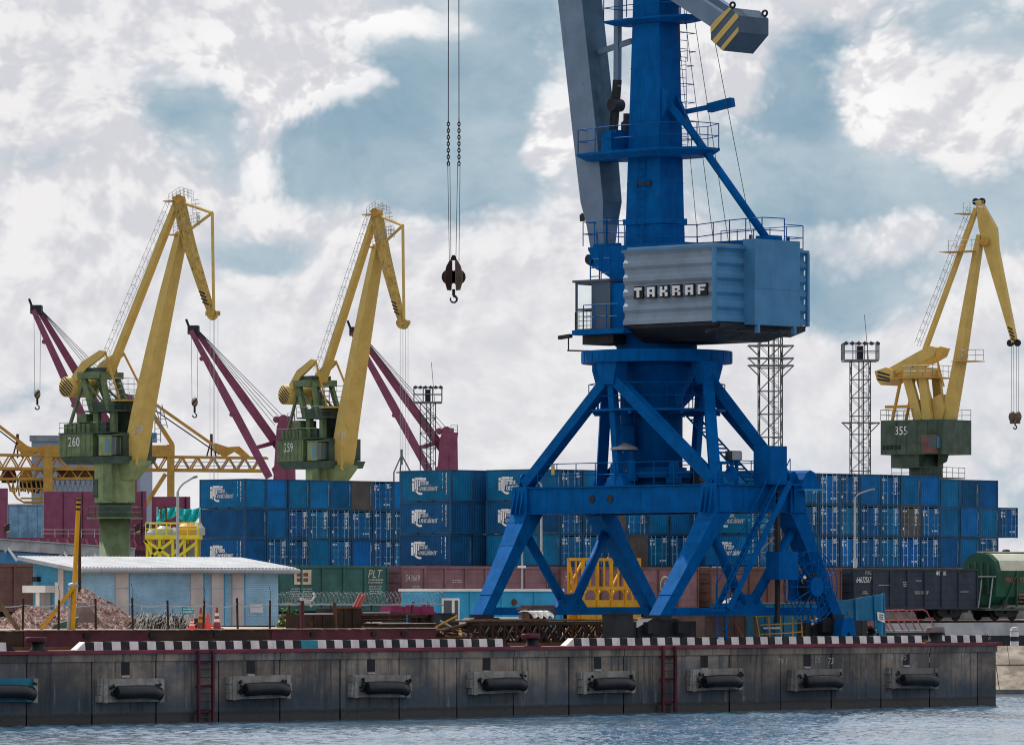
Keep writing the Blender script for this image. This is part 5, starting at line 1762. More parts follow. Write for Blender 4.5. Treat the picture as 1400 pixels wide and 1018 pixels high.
    B('tip_cover', MB().box((L(297, 436).x - .45, -.5, L(297, 436).z - .1), (L(297, 436).x + .6, .5, L(297, 436).z + .35)), 'yellow_rust')
    B('pipe_stay', MB().path([L(258, 284), L(297, 299), L(299, 430)], .15, 8).tube(L(268, 318), L(297, 299), .15, 8), 'yellow')
    B('head_pin', MB().tube(L(250, 278, -.7), L(250, 278, .7), .42, 14), 'ochre')
    # head platforms
    B('head_platform', MB().box((Lx(236), -.9, Lz(281)), (Lx(247), .9, Lz(279.5))), 'yellow').parent = t
    B('railing', MB().rail([L(236, 284, -.9), L(252, 275, -.9), L(268, 280, -.9)], .9, .55, .025, 2), 'grey')
    B('railing', MB().rail([L(240, 284, .9), L(256, 275, .9), L(269, 280, .9)], .9, .55, .025, 2), 'grey')
    lg = MB()
    lg.ladder(L(270, 278, -.3), L(274, 315, -.3), Y_, .5, .4, .02)
    for i in range(6):
        c = L(270 + i * .8, 280 + i * 6, -.3)
        lg.path([c - Y_ * .3, c + V3((.5, -.3, 0)), c + V3((.5, .3, 0)), c + Y_ * .3], .018, 4)
    B('caged_ladder', lg, 'grey')
    B('knee_platform', MB().box((Lx(243), -1.0, Lz(327)), (Lx(254), .9, Lz(325.5))), 'ochre')
    B('railing', MB().rail([L(243, 326, -1.0), L(254, 322, -1.0)], 1.0, .5, .025, 2), 'grey')
    B('railing', MB().rail([L(262, 318, -1.0), L(276, 314, -.8), L(278, 314, .8)], 1.0, .5, .025, 2), 'grey')
    mb = MB()
    for y in (-.32, .32):
        for x in (0, .45):
            c = L(297, 438)
            mb.tube(V3((c.x + x, y, c.z)), V3((c.x + x, y, 4.2)), .022, 4)
    B('hoist_rope', mb, 'cable_pale')
    return t


def head(u, Y):
    p = at(u, HZ, Y)
    p.z = 0
    return p


luffing_crane(head(157, 540), -R(41), '260', 'yellow and green luffing crane numbered 260, furthest left')
luffing_crane(head(446, 560), -R(53), '259', 'yellow and green luffing crane numbered 259 behind the containers')


def crane_355():
    u0, s, be = 1266.0, 14.4, R(36)
    cb, sb = math.cos(be), math.sin(be)

    def Lx(u, y=0.0):
        return ((u - u0) / s - y * sb) / cb

    def Lz(v):
        return ZC + (HZ - v) / s

    def L(u, v, y=0.0):
        return V3((Lx(u, y), y, Lz(v)))
    t = thing('luffing_crane', 'yellow luffing crane numbered 355 on a dark green house at the right', 'crane', head(u0, 520), -be, 'yellow and green luffing cranes behind the containers')

    def B(n, mb, m, par=None, smooth=False):
        return mb.build(n, m, par or t, smooth)
    B('pedestal', MB().lathe([(0, 0), (1.35, 0), (1.35, Lz(662)), (1.6, Lz(655)), (1.6, Lz(640)), (1.25, Lz(632)), (1.25, Lz(620)), (0, Lz(620))], n=24), 'green_dark', smooth=True)
    B('walkway', MB().box((-2.2, -2.6, Lz(655)), (3.2, 1.8, Lz(653.5))), 'green_dark')
    B('railing', MB().rail([V3((-2.2, -2.6, Lz(653.5))), V3((3.2, -2.6, Lz(653.5))), V3((3.2, 1.8, Lz(653.5)))], .95, 1.2, .03), 'green_dark')
    yn = -2.6
    x0, x1 = Lx(1204, yn), Lx(1284, yn)
    ho = B('engine_house', MB().box((x0, yn, Lz(622)), (x1, 2.6, Lz(575))), 'green_dark')
    B('house_rear', MB().box((x1 - .01, -.4, Lz(620)), (Lx(1309, 2.6), 2.58, Lz(576.5))), 'green_dark', ho)
    for i in range(6):
        xx = x0 + (x1 - x0) * (i + .5) / 6
        B('rib', MB().box((xx - .03, yn - .04, Lz(621)), (xx + .03, yn, Lz(577))), 'green_dark', ho)
    for q in range(5):
        B('louvre', MB().box((x0 + .25 + q * .42, yn - .05, Lz(615)), (x0 + .55 + q * .42, yn, Lz(609))), 'black', ho)
    B('under_house', MB().box((x0 + .9, -2.2, Lz(640)), (x0 + 4.0, 2.2, Lz(622.2))), 'green_dark', ho)
    mb = MB()
    stencil(mb, '355', V3((Lx(1222, yn), yn - .02, Lz(595))), X_, Z, 1.15)
    B('number', mb, 'decal', ho)
    ca = B('cab', MB().box((Lx(1257, -3.1), -3.2, Lz(621)), (Lx(1275, -3.1), -1.2, Lz(596))), 'wagon_brown')
    B('cab_window', MB().box((Lx(1266, -3.1), -3.23, Lz(613)), (Lx(1276, -3.1), -2.2, Lz(598))), 'glass', ca)
    B('cab_window', MB().box((Lx(1275, -3.1), -3.1, Lz(614)), (Lx(1275, -3.1) + .15, -1.3, Lz(598))), 'glass_blue', ca)
    B('railing', MB().rail([V3((x0, yn, Lz(575))), V3((x0, 2.5, Lz(575))), V3((x1, 2.5, Lz(575)))], 1.0, 1.0, .03), 'green_dark')
    B('railing', MB().rail([V3((x0, yn, Lz(575))), V3((Lx(1246, yn), yn, Lz(575)))], 1.0, 1.0, .03), 'green_dark')
    # portal frame: two broad yellow legs, head and thin rear legs
    for y in (-1.2, 1.2):
        B('mast_leg', MB().beam(V3((Lx(1250), y, Lz(512))), V3((Lx(1266), y, Lz(575))), .45, .9, h2=1.0), 'yellow')
        B('mast_leg', MB().beam(V3((Lx(1270), y, Lz(508))), V3((Lx(1277), y, Lz(575))), .45, .8, h2=1.0), 'yellow')
        B('rear_leg', MB().tube(V3((Lx(1243), y, Lz(514))), V3((Lx(1231), y, Lz(575))), .16, 8), 'ochre')
    B('mast_head', MB().box((Lx(1247), -1.5, Lz(516)), (Lx(1272), 1.5, Lz(503))), 'yellow')
    B('mast_deck', MB().box((Lx(1234), -1.9, Lz(518)), (Lx(1288), 1.9, Lz(516.4))), 'ochre')
    B('railing', MB().rail([V3((Lx(1250), -1.9, Lz(516))), V3((Lx(1288), -1.9, Lz(516)))], 1.05, .9, .03), 'grey')
    B('railing', MB().rail([V3((Lx(1288), -1.9, Lz(516))), V3((Lx(1288), 1.9, Lz(516)))], 1.05, .9, .03), 'grey')
    B('cross_bar', MB().beam(V3((Lx(1222), -1.2, Lz(556))), V3((Lx(1256), -1.2, Lz(556))), .2, .28), 'ochre')
    for q in range(4):
        B('mast_rung', MB().box((Lx(1262) + .1, -1.0 + q * .55, Lz(561)), (Lx(1276), -.7 + q * .55, Lz(547))), 'green_dark')
    # rocker with faceted counterweight
    pts = [(1218, 503), (1270, 474), (1280, 477), (1276, 488), (1262, 496), (1224, 513)]
    B('rocker_arm', MB().prism([(Lx(u, -1.0), Lz(v)) for u, v in pts], X_, Z, Y_, V3((0, 0, 0)), -1.25, -.85), 'yellow')
    B('rocker_arm', MB().prism([(Lx(u, -1.0), Lz(v)) for u, v in pts], X_, Z, Y_, V3((0, 0, 0)), .85, 1.25), 'yellow')
    hx = [(Lx(u, -1.6), Lz(v)) for u, v in ((1197, 507), (1212, 502), (1221, 506), (1221, 517), (1205, 526), (1200, 519))]
    co = B('counterweight', MB().prism(hx, X_, Z, Y_, V3((0, 0, 0)), -1.6, 1.5), 'yellow')
    for q in range(3):
        a = V3((Lx(1201, -1.62), -1.63, Lz(508 + q * 5)))
        b = V3((Lx(1217, -1.62), -1.63, Lz(513 + q * 5) if q < 2 else Lz(521)))
        B('hazard_stripe', MB().beam(a, b, .03, .16), 'black', co)
    # boom
    bm = []
    for v, u, dep, wid in ((618, 1288, .8, 1.2), (580, 1295, 1.05, 1.3), (500, 1309, .92, 1.1), (420, 1321, .78, .95), (340, 1333.5, .6, .75), (325, 1335.5, .4, .7)):
        c = L(u, v)
        bm.append([c + X_ * (a * dep / 2) + Y_ * (b * wid / 2) for a, b in ((-1, -1), (1, -1), (1, 1), (-1, 1))])
    bo = B('boom', MB().loft(bm), 'yellow')
    B('boom_knee', MB().prism([(Lx(u), Lz(v)) for u, v in ((1276, 548), (1290, 540), (1296, 560), (1287, 600), (1279, 600))], X_, Z, Y_, V3((0, 0, 0)), -.85, .85), 'yellow', bo)
    B('boom_foot', MB().hexa([L(1280, 638, -.8), L(1292, 632, -.8), L(1292, 632, .8), L(1280, 638, .8), L(1281, 612, -.85), L(1297, 612, -.85), L(1297, 612, .85), L(1281, 612, .85)]), 'green_dark', bo)
    mb = MB()
    stencil(mb, '355', L(1285, 601, -.95) + V3((0, 0, 0)), X_, Z, .85)
    B('number', mb, 'decal', bo)
    B('tie', MB().beam(L(1265, 478), L(1331, 289), .42, .42), 'yellow')
    ld = MB()
    a, b = L(1254, 474, -.2), L(1323, 290, -.2)
    ld.tube(a, b, .025, 4).tube(a + Y_ * .5, b + Y_ * .5, .025, 4).tube(a + V3((-.25, 0, .4)), b + V3((-.25, 0, .4)), .022, 4)
    for i in range(16):
        c = a.lerp(b, (i + .5) / 16)
        ld.path([c, c + V3((-.25, 0, .4)), c + V3((-.25, .5, .4)), c + Y_ * .5], .02, 4)
    B('tie_ladder', ld, 'grey')
    B('link_rod', MB().tube(L(1277, 484, -1.0), L(1288, 530, -.8), .10, 8), 'ochre')
    # trunk: deep plate girder
    pr = [(1331, 279), (1337, 278), (1357, 317), (1359, 345), (1382, 470), (1377, 473), (1342, 345), (1335, 315)]
    tk = B('trunk', MB().prism([(Lx(u), Lz(v)) for u, v in pr], X_, Z, Y_, V3((0, 0, 0)), -.24, .24), 'yellow')
    for q in range(4):
        c = L(1373 + q * 1.5, 454 + q * 5, -.26)
        B('hazard_stripe', MB().beam(c + V3((-.24, -.02, .16)), c + V3((.28, -.02, -.1)), .02, .14), 'black', tk)
    for u, v in ((1330, 280), (1338, 280), (1374, 473), (1383, 473)):
        B('sheave', MB().lathe([(.2, -.12), (.33, -.12), (.33, .12), (.2, .12)], L(u, v), 16, ax=X_, ay=Z, az=Y_), 'black')
    B('elbow_pin', MB().tube(L(1340, 335, -.8), L(1340, 335, .8), .4, 14), 'ochre')
    for u, v, w in ((1312, 296, 14), (1293, 347, 40), (1308, 496, 30)):
        B('side_platform', MB().box((Lx(u), -1.4, Lz(v + 1)), (Lx(u + w), .6, Lz(v))), 'ochre')
        B('railing', MB().rail([L(u, v, -1.4), L(u + w + 12, v, -1.4) if w < 20 else L(u + w, v, -1.4)], 1.0, .8, .028), 'grey')
    for q in range(3):
        pass
    hbk = L(1380, 473)
    mb = MB()
    for x in (-.28, .28):
        for y in (-.2, .2):
            mb.tube(V3((hbk.x + x, y, hbk.z)), V3((hbk.x + x * .9, y, Lz(566))), .022, 4)
    B('hoist_rope', mb, 'cable')
    w = t.location + Matrix.Rotation(-be, 3, 'Z') @ V3((hbk.x, 0, 0))
    h = thing('hook_block', 'small double hook block hanging from the crane numbered 355', 'hook', (w.x, w.y, Lz(587)), -be)
    for x in (-.3, .3):
        MB().lathe([(0, -.2), (.3, -.2), (.42, 0), (.3, .2), (0, .2)], V3((x, 0, 1.0)), 12, ax=X_, ay=Z * 1.25, az=Y_).build('sheave', 'hook', h)
    MB().box((-.5, -.12, .35), (.5, .12, .6)).build('yoke', 'hook', h)
    hk = MB().tube((0, 0, .4), (0, 0, .15), .08, 6)
    for i in range(8):
        a, b = R(90 - i * 34), R(90 - (i + 1) * 34)
        hk.tube((.17 * math.cos(a), 0, .02 + .17 * math.sin(a)), (.17 * math.cos(b), 0, .02 + .17 * math.sin(b)), .06, 6)
    hk.build('hook', 'black', h)


crane_355()

# ================================================================== SHIP WITH DECK CRANES
SY = 690.0
ss = F / SY


def sx(u):
    return (u - 700) / ss


def sz(v):
    return ZC + (HZ - v) / ss


ship = thing('cargo_ship', 'wine red cargo ship with raised hatch covers behind the sheds', 'ship', (sx(100), SY, WATER))


def shp(n, lo, hi, m, par=None):
    o = V3((sx(100), SY, WATER))
    mb = MB().box(V3(lo) - o, V3(hi) - o)
    return mb.build(n, m, par or ship)


hull = MB()
o_ = V3((sx(100), SY, WATER))
hp = [(sx(-420), 0), (sx(900), 0), (sx(960), 10), (sx(900), 20), (sx(-420), 20), (sx(-450), 10)]
hull.loft([[V3((x, SY - 4 + y, z)) - o_ for x, y in hp] for z in (WATER - 2, sz(752))])
hull.build('hull', 'wine', ship)
shp('deck_coaming', (sx(-300), SY - 3, sz(752)), (sx(610), SY - 2, sz(735)), 'maroon')
for u0, u1, v0, y in ((-60, 14.5, 668, -3.6), (62, 194, 672, -1.6), (195, 203, 672, -3.4), (205, 250, 678, 4.0), (250, 258, 678, 3.8)):
    c = shp('hatch_cover', (sx(u0), SY + y - .6, sz(742)), (sx(u1) - .05, SY + y + .6, sz(v0)), 'maroon')
    n = max(1, int((u1 - u0) / 26))
    for q in range(1, n):
        a = sx(u0) + (sx(u1) - sx(u0)) * q / n
        shp('seam', (a - .05, SY + y - .68, sz(741)), (a + .05, SY + y - .59, sz(v0 + 1)), 'wine', c)
    if u1 - u0 < 10:
        shp('seam', (sx(u0) + .1, SY + y - .7, sz(741)), (sx(u0) + .25, SY + y - .58, sz(v0)), 'black', c)
for u in (14, 191, 203):
    m_ = shp('hazard_board', (sx(u) - .35, SY - 4.6, sz(728)), (sx(u) + .35, SY - 4.5, sz(718)), 'yellow')
    for q in range(3):
        mb = MB().beam(V3((sx(u) - .35, SY - 4.62, sz(727 - q * 3))) - o_, V3((sx(u) + .35, SY - 4.62, sz(723 - q * 3))) - o_, .02, .22)
        mb.build('stripe', 'black', m_)
mb = MB()
for q in range(24):
    u = -10 + q * 13
    mb.beam(V3((sx(u), SY - 3.3, sz(737))) - o_, V3((sx(u + 4), SY - 3.3, sz(747))) - o_, .12, .3)
mb.build('bulwark_stay', 'pink_red', ship)
mb = MB().rail([V3((sx(60), SY - 3.2, sz(735))) - o_, V3((sx(240), SY - 3.2, sz(735))) - o_], 1.0, 1.6, .04)
mb.build('railing', 'pilaster', ship)
shp('funnel_block', (sx(840), SY + 2, sz(752)), (sx(868), SY + 6, sz(560)), 'wagon_mauve')
sm = MB()
for a_, b_ in (((868, 560), (868, 530)), ((850, 575), (868, 562)), ((845, 590), (852, 560)), ((880, 600), (862, 548)), ((840, 548), (866, 541)), ((852, 541), (852, 528)), ((872, 541), (872, 525))):
    sm.tube(V3((sx(a_[0]), SY + 3, sz(a_[1]))) - o_, V3((sx(b_[0]), SY + 3, sz(b_[1]))) - o_, .16, 6)
sm.build('mast', 'pink_red', ship)


def deck_crane(hu, hv, bu, pu, ptop, label):
    """twin girder jib hinged low on a tapered post; hu,hv: head; bu: hinge; pu: post"""
    t = thing('deck_crane', label, 'crane', (sx(pu), SY + 4, sz(752)), 0, 'wine red deck cranes of the cargo ship')
    o = V3(t.location)

    def q(u, v, y=0.0):
        return V3((sx(u), SY + 4 + y, sz(v))) - o
    w = 1.35
    zt = ptop
    MB().loft([[q(pu - a, v, -y) * 1 for a, y in ((l, 1.4), (-r_, 1.4), (-r_, -1.4), (l, -1.4))] for v, l, r_ in ((752, 17, 14), (660, 16, 14), (zt + 8, 11, 13), (zt, 8, 14))]).build('post', 'maroon', t)
    for du, r_ in ((-12, .42), (-2, .62)):
        MB().tube(q(pu + du, zt - 2, -.5), q(pu + du, zt - 2, .5), r_, 14).build('sheave', 'maroon', t)
    MB().box(q(pu - 8, zt, -1.2), q(pu + 8, zt - 6, 1.2)).build('sheave_housing', 'maroon', t)
    MB().rail([q(pu + 4, zt, -1.2), q(pu + 13, zt, -1.2), q(pu + 13, zt, 1.2)], .95, .6, .03, 2).build('railing', 'grey', t)
    hd, bs = q(hu, hv), q(bu, 648)
    # girders: near one hinged further down and left
    near = MB()
    h1 = hd + V3((-.1, -1.1, -.3))
    b1 = q(bu - 1, 652, -w)
    near.beam(h1, h1.lerp(b1, .5), .5, .62, h2=1.05).beam(h1.lerp(b1, .5), b1, .5, 1.05, h2=.95)
    near.build('jib_girder', 'maroon', t)
    far = MB()
    h2 = hd + V3((.35, 1.1, -.1))
    b2 = q(bu + 24, 628, w)
    far.beam(h2, h2.lerp(b2, .5), .5, .62, h2=1.1).beam(h2.lerp(b2, .5), b2, .5, 1.1, h2=1.1)
    far.build('jib_girder', 'maroon', t)
    MB().beam(h1.lerp(b1, .80), h2.lerp(b2, .86), .35, .5).build('jib_crosspiece', 'maroon', t)
    for f in (.17, .55):
        MB().tube(h1.lerp(b1, f) + V3((-.3, -.3, -.4)), h1.lerp(b1, f) + V3((-.3, .3, -.4)), .3, 8).build('guide_roller', 'maroon', t)
    MB().box(hd + V3((-.5, -1.3, -.7)), hd + V3((.9, 1.3, .35))).build('jib_head', 'dark', t)
    MB().beam(hd + V3((-.3, 0, 0)), hd + V3((-.75, 0, 1.2)), .22, .3).build('head_horn', 'dark', t)
    MB().hexa([q(bu + 8, 656, -1.6), q(pu + 2, 656, -1.6), q(pu + 2, 656, 1.6), q(bu + 8, 656, 1.6), q(bu + 2, 640, -1.6), q(pu, 622, -1.6), q(pu, 622, 1.6), q(bu + 2, 640, 1.6)]).build('hinge_block', 'maroon', t)
    rp = MB()
    for k2, (du, dv) in enumerate(((-14, 6), (-10, 2), (-5, -2), (0, -4))):
        rp.tube(hd + V3((.4, -.5 + k2 * .3, .2)), q(pu + du, zt + dv, -.3 + k2 * .2), .035, 4)
    rp.build('luffing_rope', 'cable', t)
    return t, hd + o


def small_hook(p, z0, label):
    """block with a little hook, on two ropes from the jib head"""
    t = thing('hook_block', label, 'hook', (p.x, p.y, z0), 0, 'small hook blocks of the deck cranes')
    MB().lathe([(0, -.3), (.26, -.3), (.42, .0), (.26, .3), (0, .3)], V3((0, 0, 1.9)), 12, ax=X_, ay=Z * 1.5, az=Y_).build('sheave_block', 'hook_pale', t)
    MB().beam((-.32, -.33, 1.6), (.32, -.33, 2.3), .03, .14).build('stripe', 'black', t)
    MB().lathe([(0, .5), (.14, .55), (.14, 1.35), (0, 1.4)], V3((0, 0, 0)), 8).build('swivel', 'black', t)
    hk = MB()
    for i in range(8):
        a, b = R(80 - i * 34), R(80 - (i + 1) * 34)
        hk.tube((.26 * math.cos(a), 0, .2 + .26 * math.sin(a)), (.26 * math.cos(b), 0, .2 + .26 * math.sin(b)), .09, 6)
    hk.build('hook', 'black', t)
    for x in (-.42, .42):
        MB().tube((x * .8, 0, 2.3), (x, 0, p.z - z0 - .4), .025, 4).build('rope', 'cable', t)


_, h0 = deck_crane(44, 419, 150, 171, 545, 'wine red deck crane behind the crane numbered 260, leftmost jib')
_, h1_ = deck_crane(260, 447, 368, 388, 574, 'wine red deck crane with its post behind the green 259 house')
_, h2_ = deck_crane(482, 449, 592, 612, 590, 'wine red deck crane with its post clear right of the 259 boom')
small_hook(h0 + V3((.40, -1.2, 0)), sz(558), 'small striped hook block under the leftmost wine red jib')
small_hook(h1_ + V3((.40, -1.2, 0)), sz(569), 'small striped hook block between the two yellow booms')

# ================================================================== YELLOW BRIDGE CRANE FAR LEFT
GY = 760.0
gs = F / GY


def gx(u):
    return (u - 700) / gs


def gz(v):
    return ZC + (HZ - v) / gs


gan = thing('bridge_crane', 'far ochre bridge crane with a long lattice girder over the ship', 'crane', (gx(150), GY, 0))
go = V3(gan.location)


def G(u, v, y=0.0):
    return V3((gx(u), GY + y, gz(v))) - go


def gb(n, mb, m='ochre'):
    return mb.build(n, m, gan)


for y in (-2.4, 2.4):
    gb('column', MB().beam(G(68, 676, y), G(68, 611, y), 1.2, 1.25, X_)) if y < 0 else None
    gb('column', MB().beam(G(235, 700, y), G(235, 608, y), 1.2, .95, X_)) if y < 0 else None
gb('column', MB().beam(G(68, 813, -2.4), G(68, 676.1, -2.4), 1.2, 1.25, X_))
gb('column', MB().beam(G(235, 813, -2.4), G(235, 700.1, -2.4), 1.2, .95, X_))
gb('portal_beam', MB().beam(G(62, 617, -2.4), G(240, 617, -2.4), 1.3, 1.6))
gb('brace', MB().beam(G(228, 648, -2.4), G(200, 692, -2.4), .5, .55))
gb('brace', MB().beam(G(196, 546, 0), G(236, 608, 0), .6, .6))
gb('brace', MB().beam(G(196, 546, 0), G(150, 612, 0), .6, .6))


def truss(u0, u1, vt0, vt1, vb0, vb1, n, name, m, y=2.0, r_=.26):
    for yy in (-y, y):
        mb = MB().beam(G(u0, vt0, yy), G(u1, vt1, yy), r_ * 1.5, r_ * 1.5).beam(G(u0, vb0, yy), G(u1, vb1, yy), r_ * 2, r_ * 2)
        gb(name + '_chord', mb, m)
        for i in range(n):
            a, b = i / n, (i + .5) / n
            c = (i + 1) / n
            lo = lambda f: G(u0 + (u1 - u0) * f, vb0 + (vb1 - vb0) * f, yy)
            hi = lambda f: G(u0 + (u1 - u0) * f, vt0 + (vt1 - vt0) * f, yy)
            gb(name + '_diagonal', MB().beam(lo(a), hi(b), r_, r_).beam(hi(b), lo(c), r_, r_), m)
    mb = MB()
    for i in range(n + 1):
        f = i / n
        mb.beam(G(u0 + (u1 - u0) * f, vb0 + (vb1 - vb0) * f, -y), G(u0 + (u1 - u0) * f, vb0 + (vb1 - vb0) * f, y), r_ * .8, r_ * .8)
    gb(name + '_crosspiece', mb, m)


truss(-60, 366, 621, 626, 640, 643.5, 20, 'girder', 'ochre', 2.0, .2)
truss(-40, 128, 640, 640, 655, 654, 8, 'trolley_girder', 'ochre', 1.6, .17)
gb('girder_rail', MB().rail([G(236, 642, -2.3), G(362, 642, -2.3)], 1.0, 2.0, .045), 'grey')
gb('stay', MB().beam(G(310, 621, 0), G(196, 541, 0), .5, .42))
gb('stay', MB().beam(G(38, 612, 0), G(-30, 560, 0), .5, .42))
gb('stay', MB().tube(G(300, 621, 0), G(205, 556, 0), .1, 6), 'cable')
gb('stay', MB().tube(G(30, 612, 0), G(-30, 566, 0), .1, 6), 'cable')
for u in (24, 289):
    mb = MB()
    for du in (-7, 0, 7):
        mb.tube(G(u + du, 626, 0), G(u, 600, 0), .12, 6)
    mb.tube(G(u, 606, 0), G(u, 593, 0), .2, 6)
    gb('stay_bracket', mb, 'rust')
for u in (44, 312):
    gb('stay_anchor', MB().prism([(0, 0), (-1.6, 1.2), (-1.2, 2.0), (.6, 1.4), (2.2, 1.5), (3.6, .2), (2.6, 0), (1.4, .8)], X_, Z, Y_, G(u - 6, 625, 0), -1.2, 1.2))
    gb('anchor_top', MB().beam(G(u - 6, 613, 0), G(u + 8, 614, 0), 1.0, .25), 'red')
gb('cab', MB().box(G(206, 605, -2.6), G(215, 592, -.6)), 'blue_shed')
gb('cab_window', MB().box(G(207, 599, -2.7), G(214, 593, -2.61)), 'glass_blue')
gb('ladder', MB().ladder(G(217, 605, -2), G(217, 560, -2), X_, .8, .7, .06).ladder(G(226, 585, -2), G(218, 553, -2), X_, .9, .7, .06), 'grey')
tro = MB()
for q in range(8):
    u = 12 + q * 6.2
    tro.tube(G(u, 656, -1), G(u + 3, 672 + (q % 3) * 3, -1), .12, 6).tube(G(u + 6, 656, 1), G(u + 3, 672, 1), .12, 6)
for v in (668, 681, 686):
    tro.tube(G(16 + (v - 668), 0 + v, -1), G(60, v, -1), .14, 6)
tro.path([G(10, 657, -1), G(24, 681, -1), G(34, 687, -1), G(56, 687, -1), G(58, 668, -1)], .14, 6)
gb('grab_frame', tro, 'ochre')
blk = MB()
for q in range(10):
    u = 28 + q * 3.4
    blk.tube(G(u, 657, 0), G(u, 666 + (q * 5) % 9, 0), .16 + .06 * (q % 3), 6)
gb('hanging_gear', blk, 'dark')
gb('trolley_motor', MB().lathe([(0, -1), (1.0, -1), (1.1, 0), (.8, 1), (0, 1)], G(12, 650, 0), 12), 'wine')
gb('trolley_motor', MB().lathe([(0, -1), (.7, -1), (.9, 0), (.6, 1), (0, 1)], G(36, 650, 0), 12), 'ochre')
mb = MB()
for q in range(9):
    u = 72 + q * 7
    mb.tube(G(u, 674, -.5), G(u + 3.5, 657, -.5), .1, 5).tube(G(u + 3.5, 657, -.5), G(u + 7, 674, -.5), .1, 5)
gb('cable_loop', mb, 'galv')
gb('machine_deck', MB().box(G(80, 655, -1.5), G(130, 641, 1.5)), 'rust')

# grey-blue hall far behind and the blue clad building
hall = thing('storage_hall', 'far grey blue hall with a low pitched roof behind the bridge crane', 'building', (gx(90), 900, 0))
q9 = F / 900
hw_ = [((u - 700) / q9, ZC + (HZ - v) / q9) for u, v in ((43, 813), (43, 603), (64, 600), (192, 600), (192, 813))]
MB().loft([[V3((x - gx(90) , y, z)) for x, z in hw_] for y in (0, 30)]).build('wall', 'grey_shed', hall)
MB().box((hw_[1][0] - gx(90) - .3, -.3, hw_[1][1] + .0), (hw_[3][0] - gx(90), 30, hw_[2][1] + .6)).build('roof', 'grey', hall)
MB().box((hw_[1][0] - gx(90) + .4, -.12, hw_[1][1] - 2.4), (hw_[3][0] - gx(90), -.02, hw_[1][1] - 1.0)).build('band', 'blue_shed', hall)

b8 = F / 800
bb = thing('clad_building', 'light blue clad building between two wine red hatch covers', 'building', ((38 - 700) / b8, 800, 0))
zt_ = ZC + (HZ - 691) / b8
for i in range(6):
    for j in range(4):
        MB().box((-4.2 + i * 1.4 + .02, random.uniform(-.03, .03), j * zt_ / 4 + .02), (-4.2 + (i + 1) * 1.4 - .02, .25, (j + 1) * zt_ / 4 - .02)).build('panel', 'blue_shed', bb)
MB().box((-4.2, .26, 0), (4.2, 8, zt_ - .05)).build('wall', 'blue_shed', bb)
MB().box((-4.3, -.12, zt_), (4.3, 8.1, zt_ + .25)).build('roof', 'grey', bb)
for i in range(3):
    MB().box((-3.2 + i * 2.3, -.08, zt_ * .62), (-1.6 + i * 2.3, -.035, zt_ * .74)).build('window', 'glass_blue', bb)

# covered conveyor running behind the shed roof
cv = thing('conveyor_gallery', 'pale covered conveyor gallery sloping down behind the shed roof', 'conveyor', at(70, HZ, 590))
o4 = V3(cv.location)
pA, pB = at(-60, 741, 585) - o4, at(176, 757, 600) - o4
MB().beam(pA, pB, 2.2, 1.1).build('gallery', 'concrete', cv)
MB().beam(pA + Z * .62, pB + Z * .62, 2.6, .12).build('roof', 'roof', cv)
MB().beam(pA - Z * 1.3, pB - Z * 1.3, 1.8, 1.2).build('under_casing', 'blue_grey', cv)
for f in (.3, .62, .8):
    c = pA.lerp(pB, f)
    MB().beam(c + Z * -.6, V3((c.x + .4, c.y, -o4.z)), .3, .3, X_).build('support', 'concrete', cv)
    MB().beam(c + Z * -.2 - Y_ * 1.3, c + V3((-1.0, -1.3, -1.6)), .25, .25).build('brace', 'white', cv)
    MB().beam(c + Z * -.2 - Y_ * 1.3, c + V3((1.0, -1.3, -1.6)), .25, .25).build('brace', 'white', cv)

# lemon yellow platform with silos, cyan tarpaulin above
py = 450.0
ps = F / py


def Pp(u, v, y=0.0):
    return V3(((u - 700) / ps, py + y, ZC + (HZ - v) / ps))


pl = thing('silo_platform', 'lemon yellow braced platform carrying grey silos beside the container stack', 'platform', (Pp(235, 813).x, py, 0))
o5 = V3(pl.location)
W_ = 5.0


def pb(n, mb, m='lime', par=None):
    return mb.build(n, m, par or pl)


pb('deck', MB().box(Pp(198, 736.5, 0) - o5, Pp(272, 731, W_) - o5))
for u in (201, 218, 236, 252, 268):
    for y in (.2, W_ - .2):
        q = Pp(u, 736, y) - o5
        pb('post', MB().beam(V3((q.x, q.y, 0)), q, .22, .22, X_))
for u0, v0, u1, v1 in ((198, 738, 236, 763), (236, 738, 204, 763), (240, 763, 268, 742), (252, 738, 232, 763), (198, 738, 210, 763)):
    pb('brace', MB().beam(Pp(u0, v0, .1) - o5, Pp(u1, v1, .1) - o5, .2, .24))
pb('railing', MB().rail([Pp(199, 731, .1) - o5, Pp(271, 731, .1) - o5], 1.0, .8, .045))
pb('railing', MB().rail([Pp(199, 731, W_) - o5, Pp(271, 731, W_) - o5], 1.0, .8, .045))
for u, v0, v1, r_ in ((228, 763, 737, .62), (259, 763, 737, .5)):
    q = Pp(u, v0, 2.5) - o5
    pb('silo_leg', MB().lathe([(0, 0), (r_, 0), (r_, Pp(u, v1).z - .3 - 0), (0, Pp(u, v1).z - .3)], V3((q.x, q.y, 0)), 16), 'grey')
for u, v1, r_ in ((206, 722, .5), (222, 718, .75), (238, 720, .6), (254, 714, .9), (268, 716, .6)):
    q = Pp(u, 731, 2.6) - o5
    z1 = Pp(u, v1).z
    pb('silo', MB().lathe([(0, q.z + .02), (r_, q.z + .02), (r_, z1 - .3), (r_ * .5, z1), (0, z1)], V3((q.x, q.y, 0)), 16), 'galv' if u != 254 else 'ochre')
pb('hoist_frame', MB().beam(Pp(219, 709, 1) - o5, Pp(219, 693, 1) - o5, .14, .14, X_).beam(Pp(226, 709, 1) - o5, Pp(226, 692, 1) - o5, .14, .14, X_).beam(Pp(219, 693, 1) - o5, Pp(226, 692.5, 1) - o5, .14, .14), 'rust')
tp = MB()
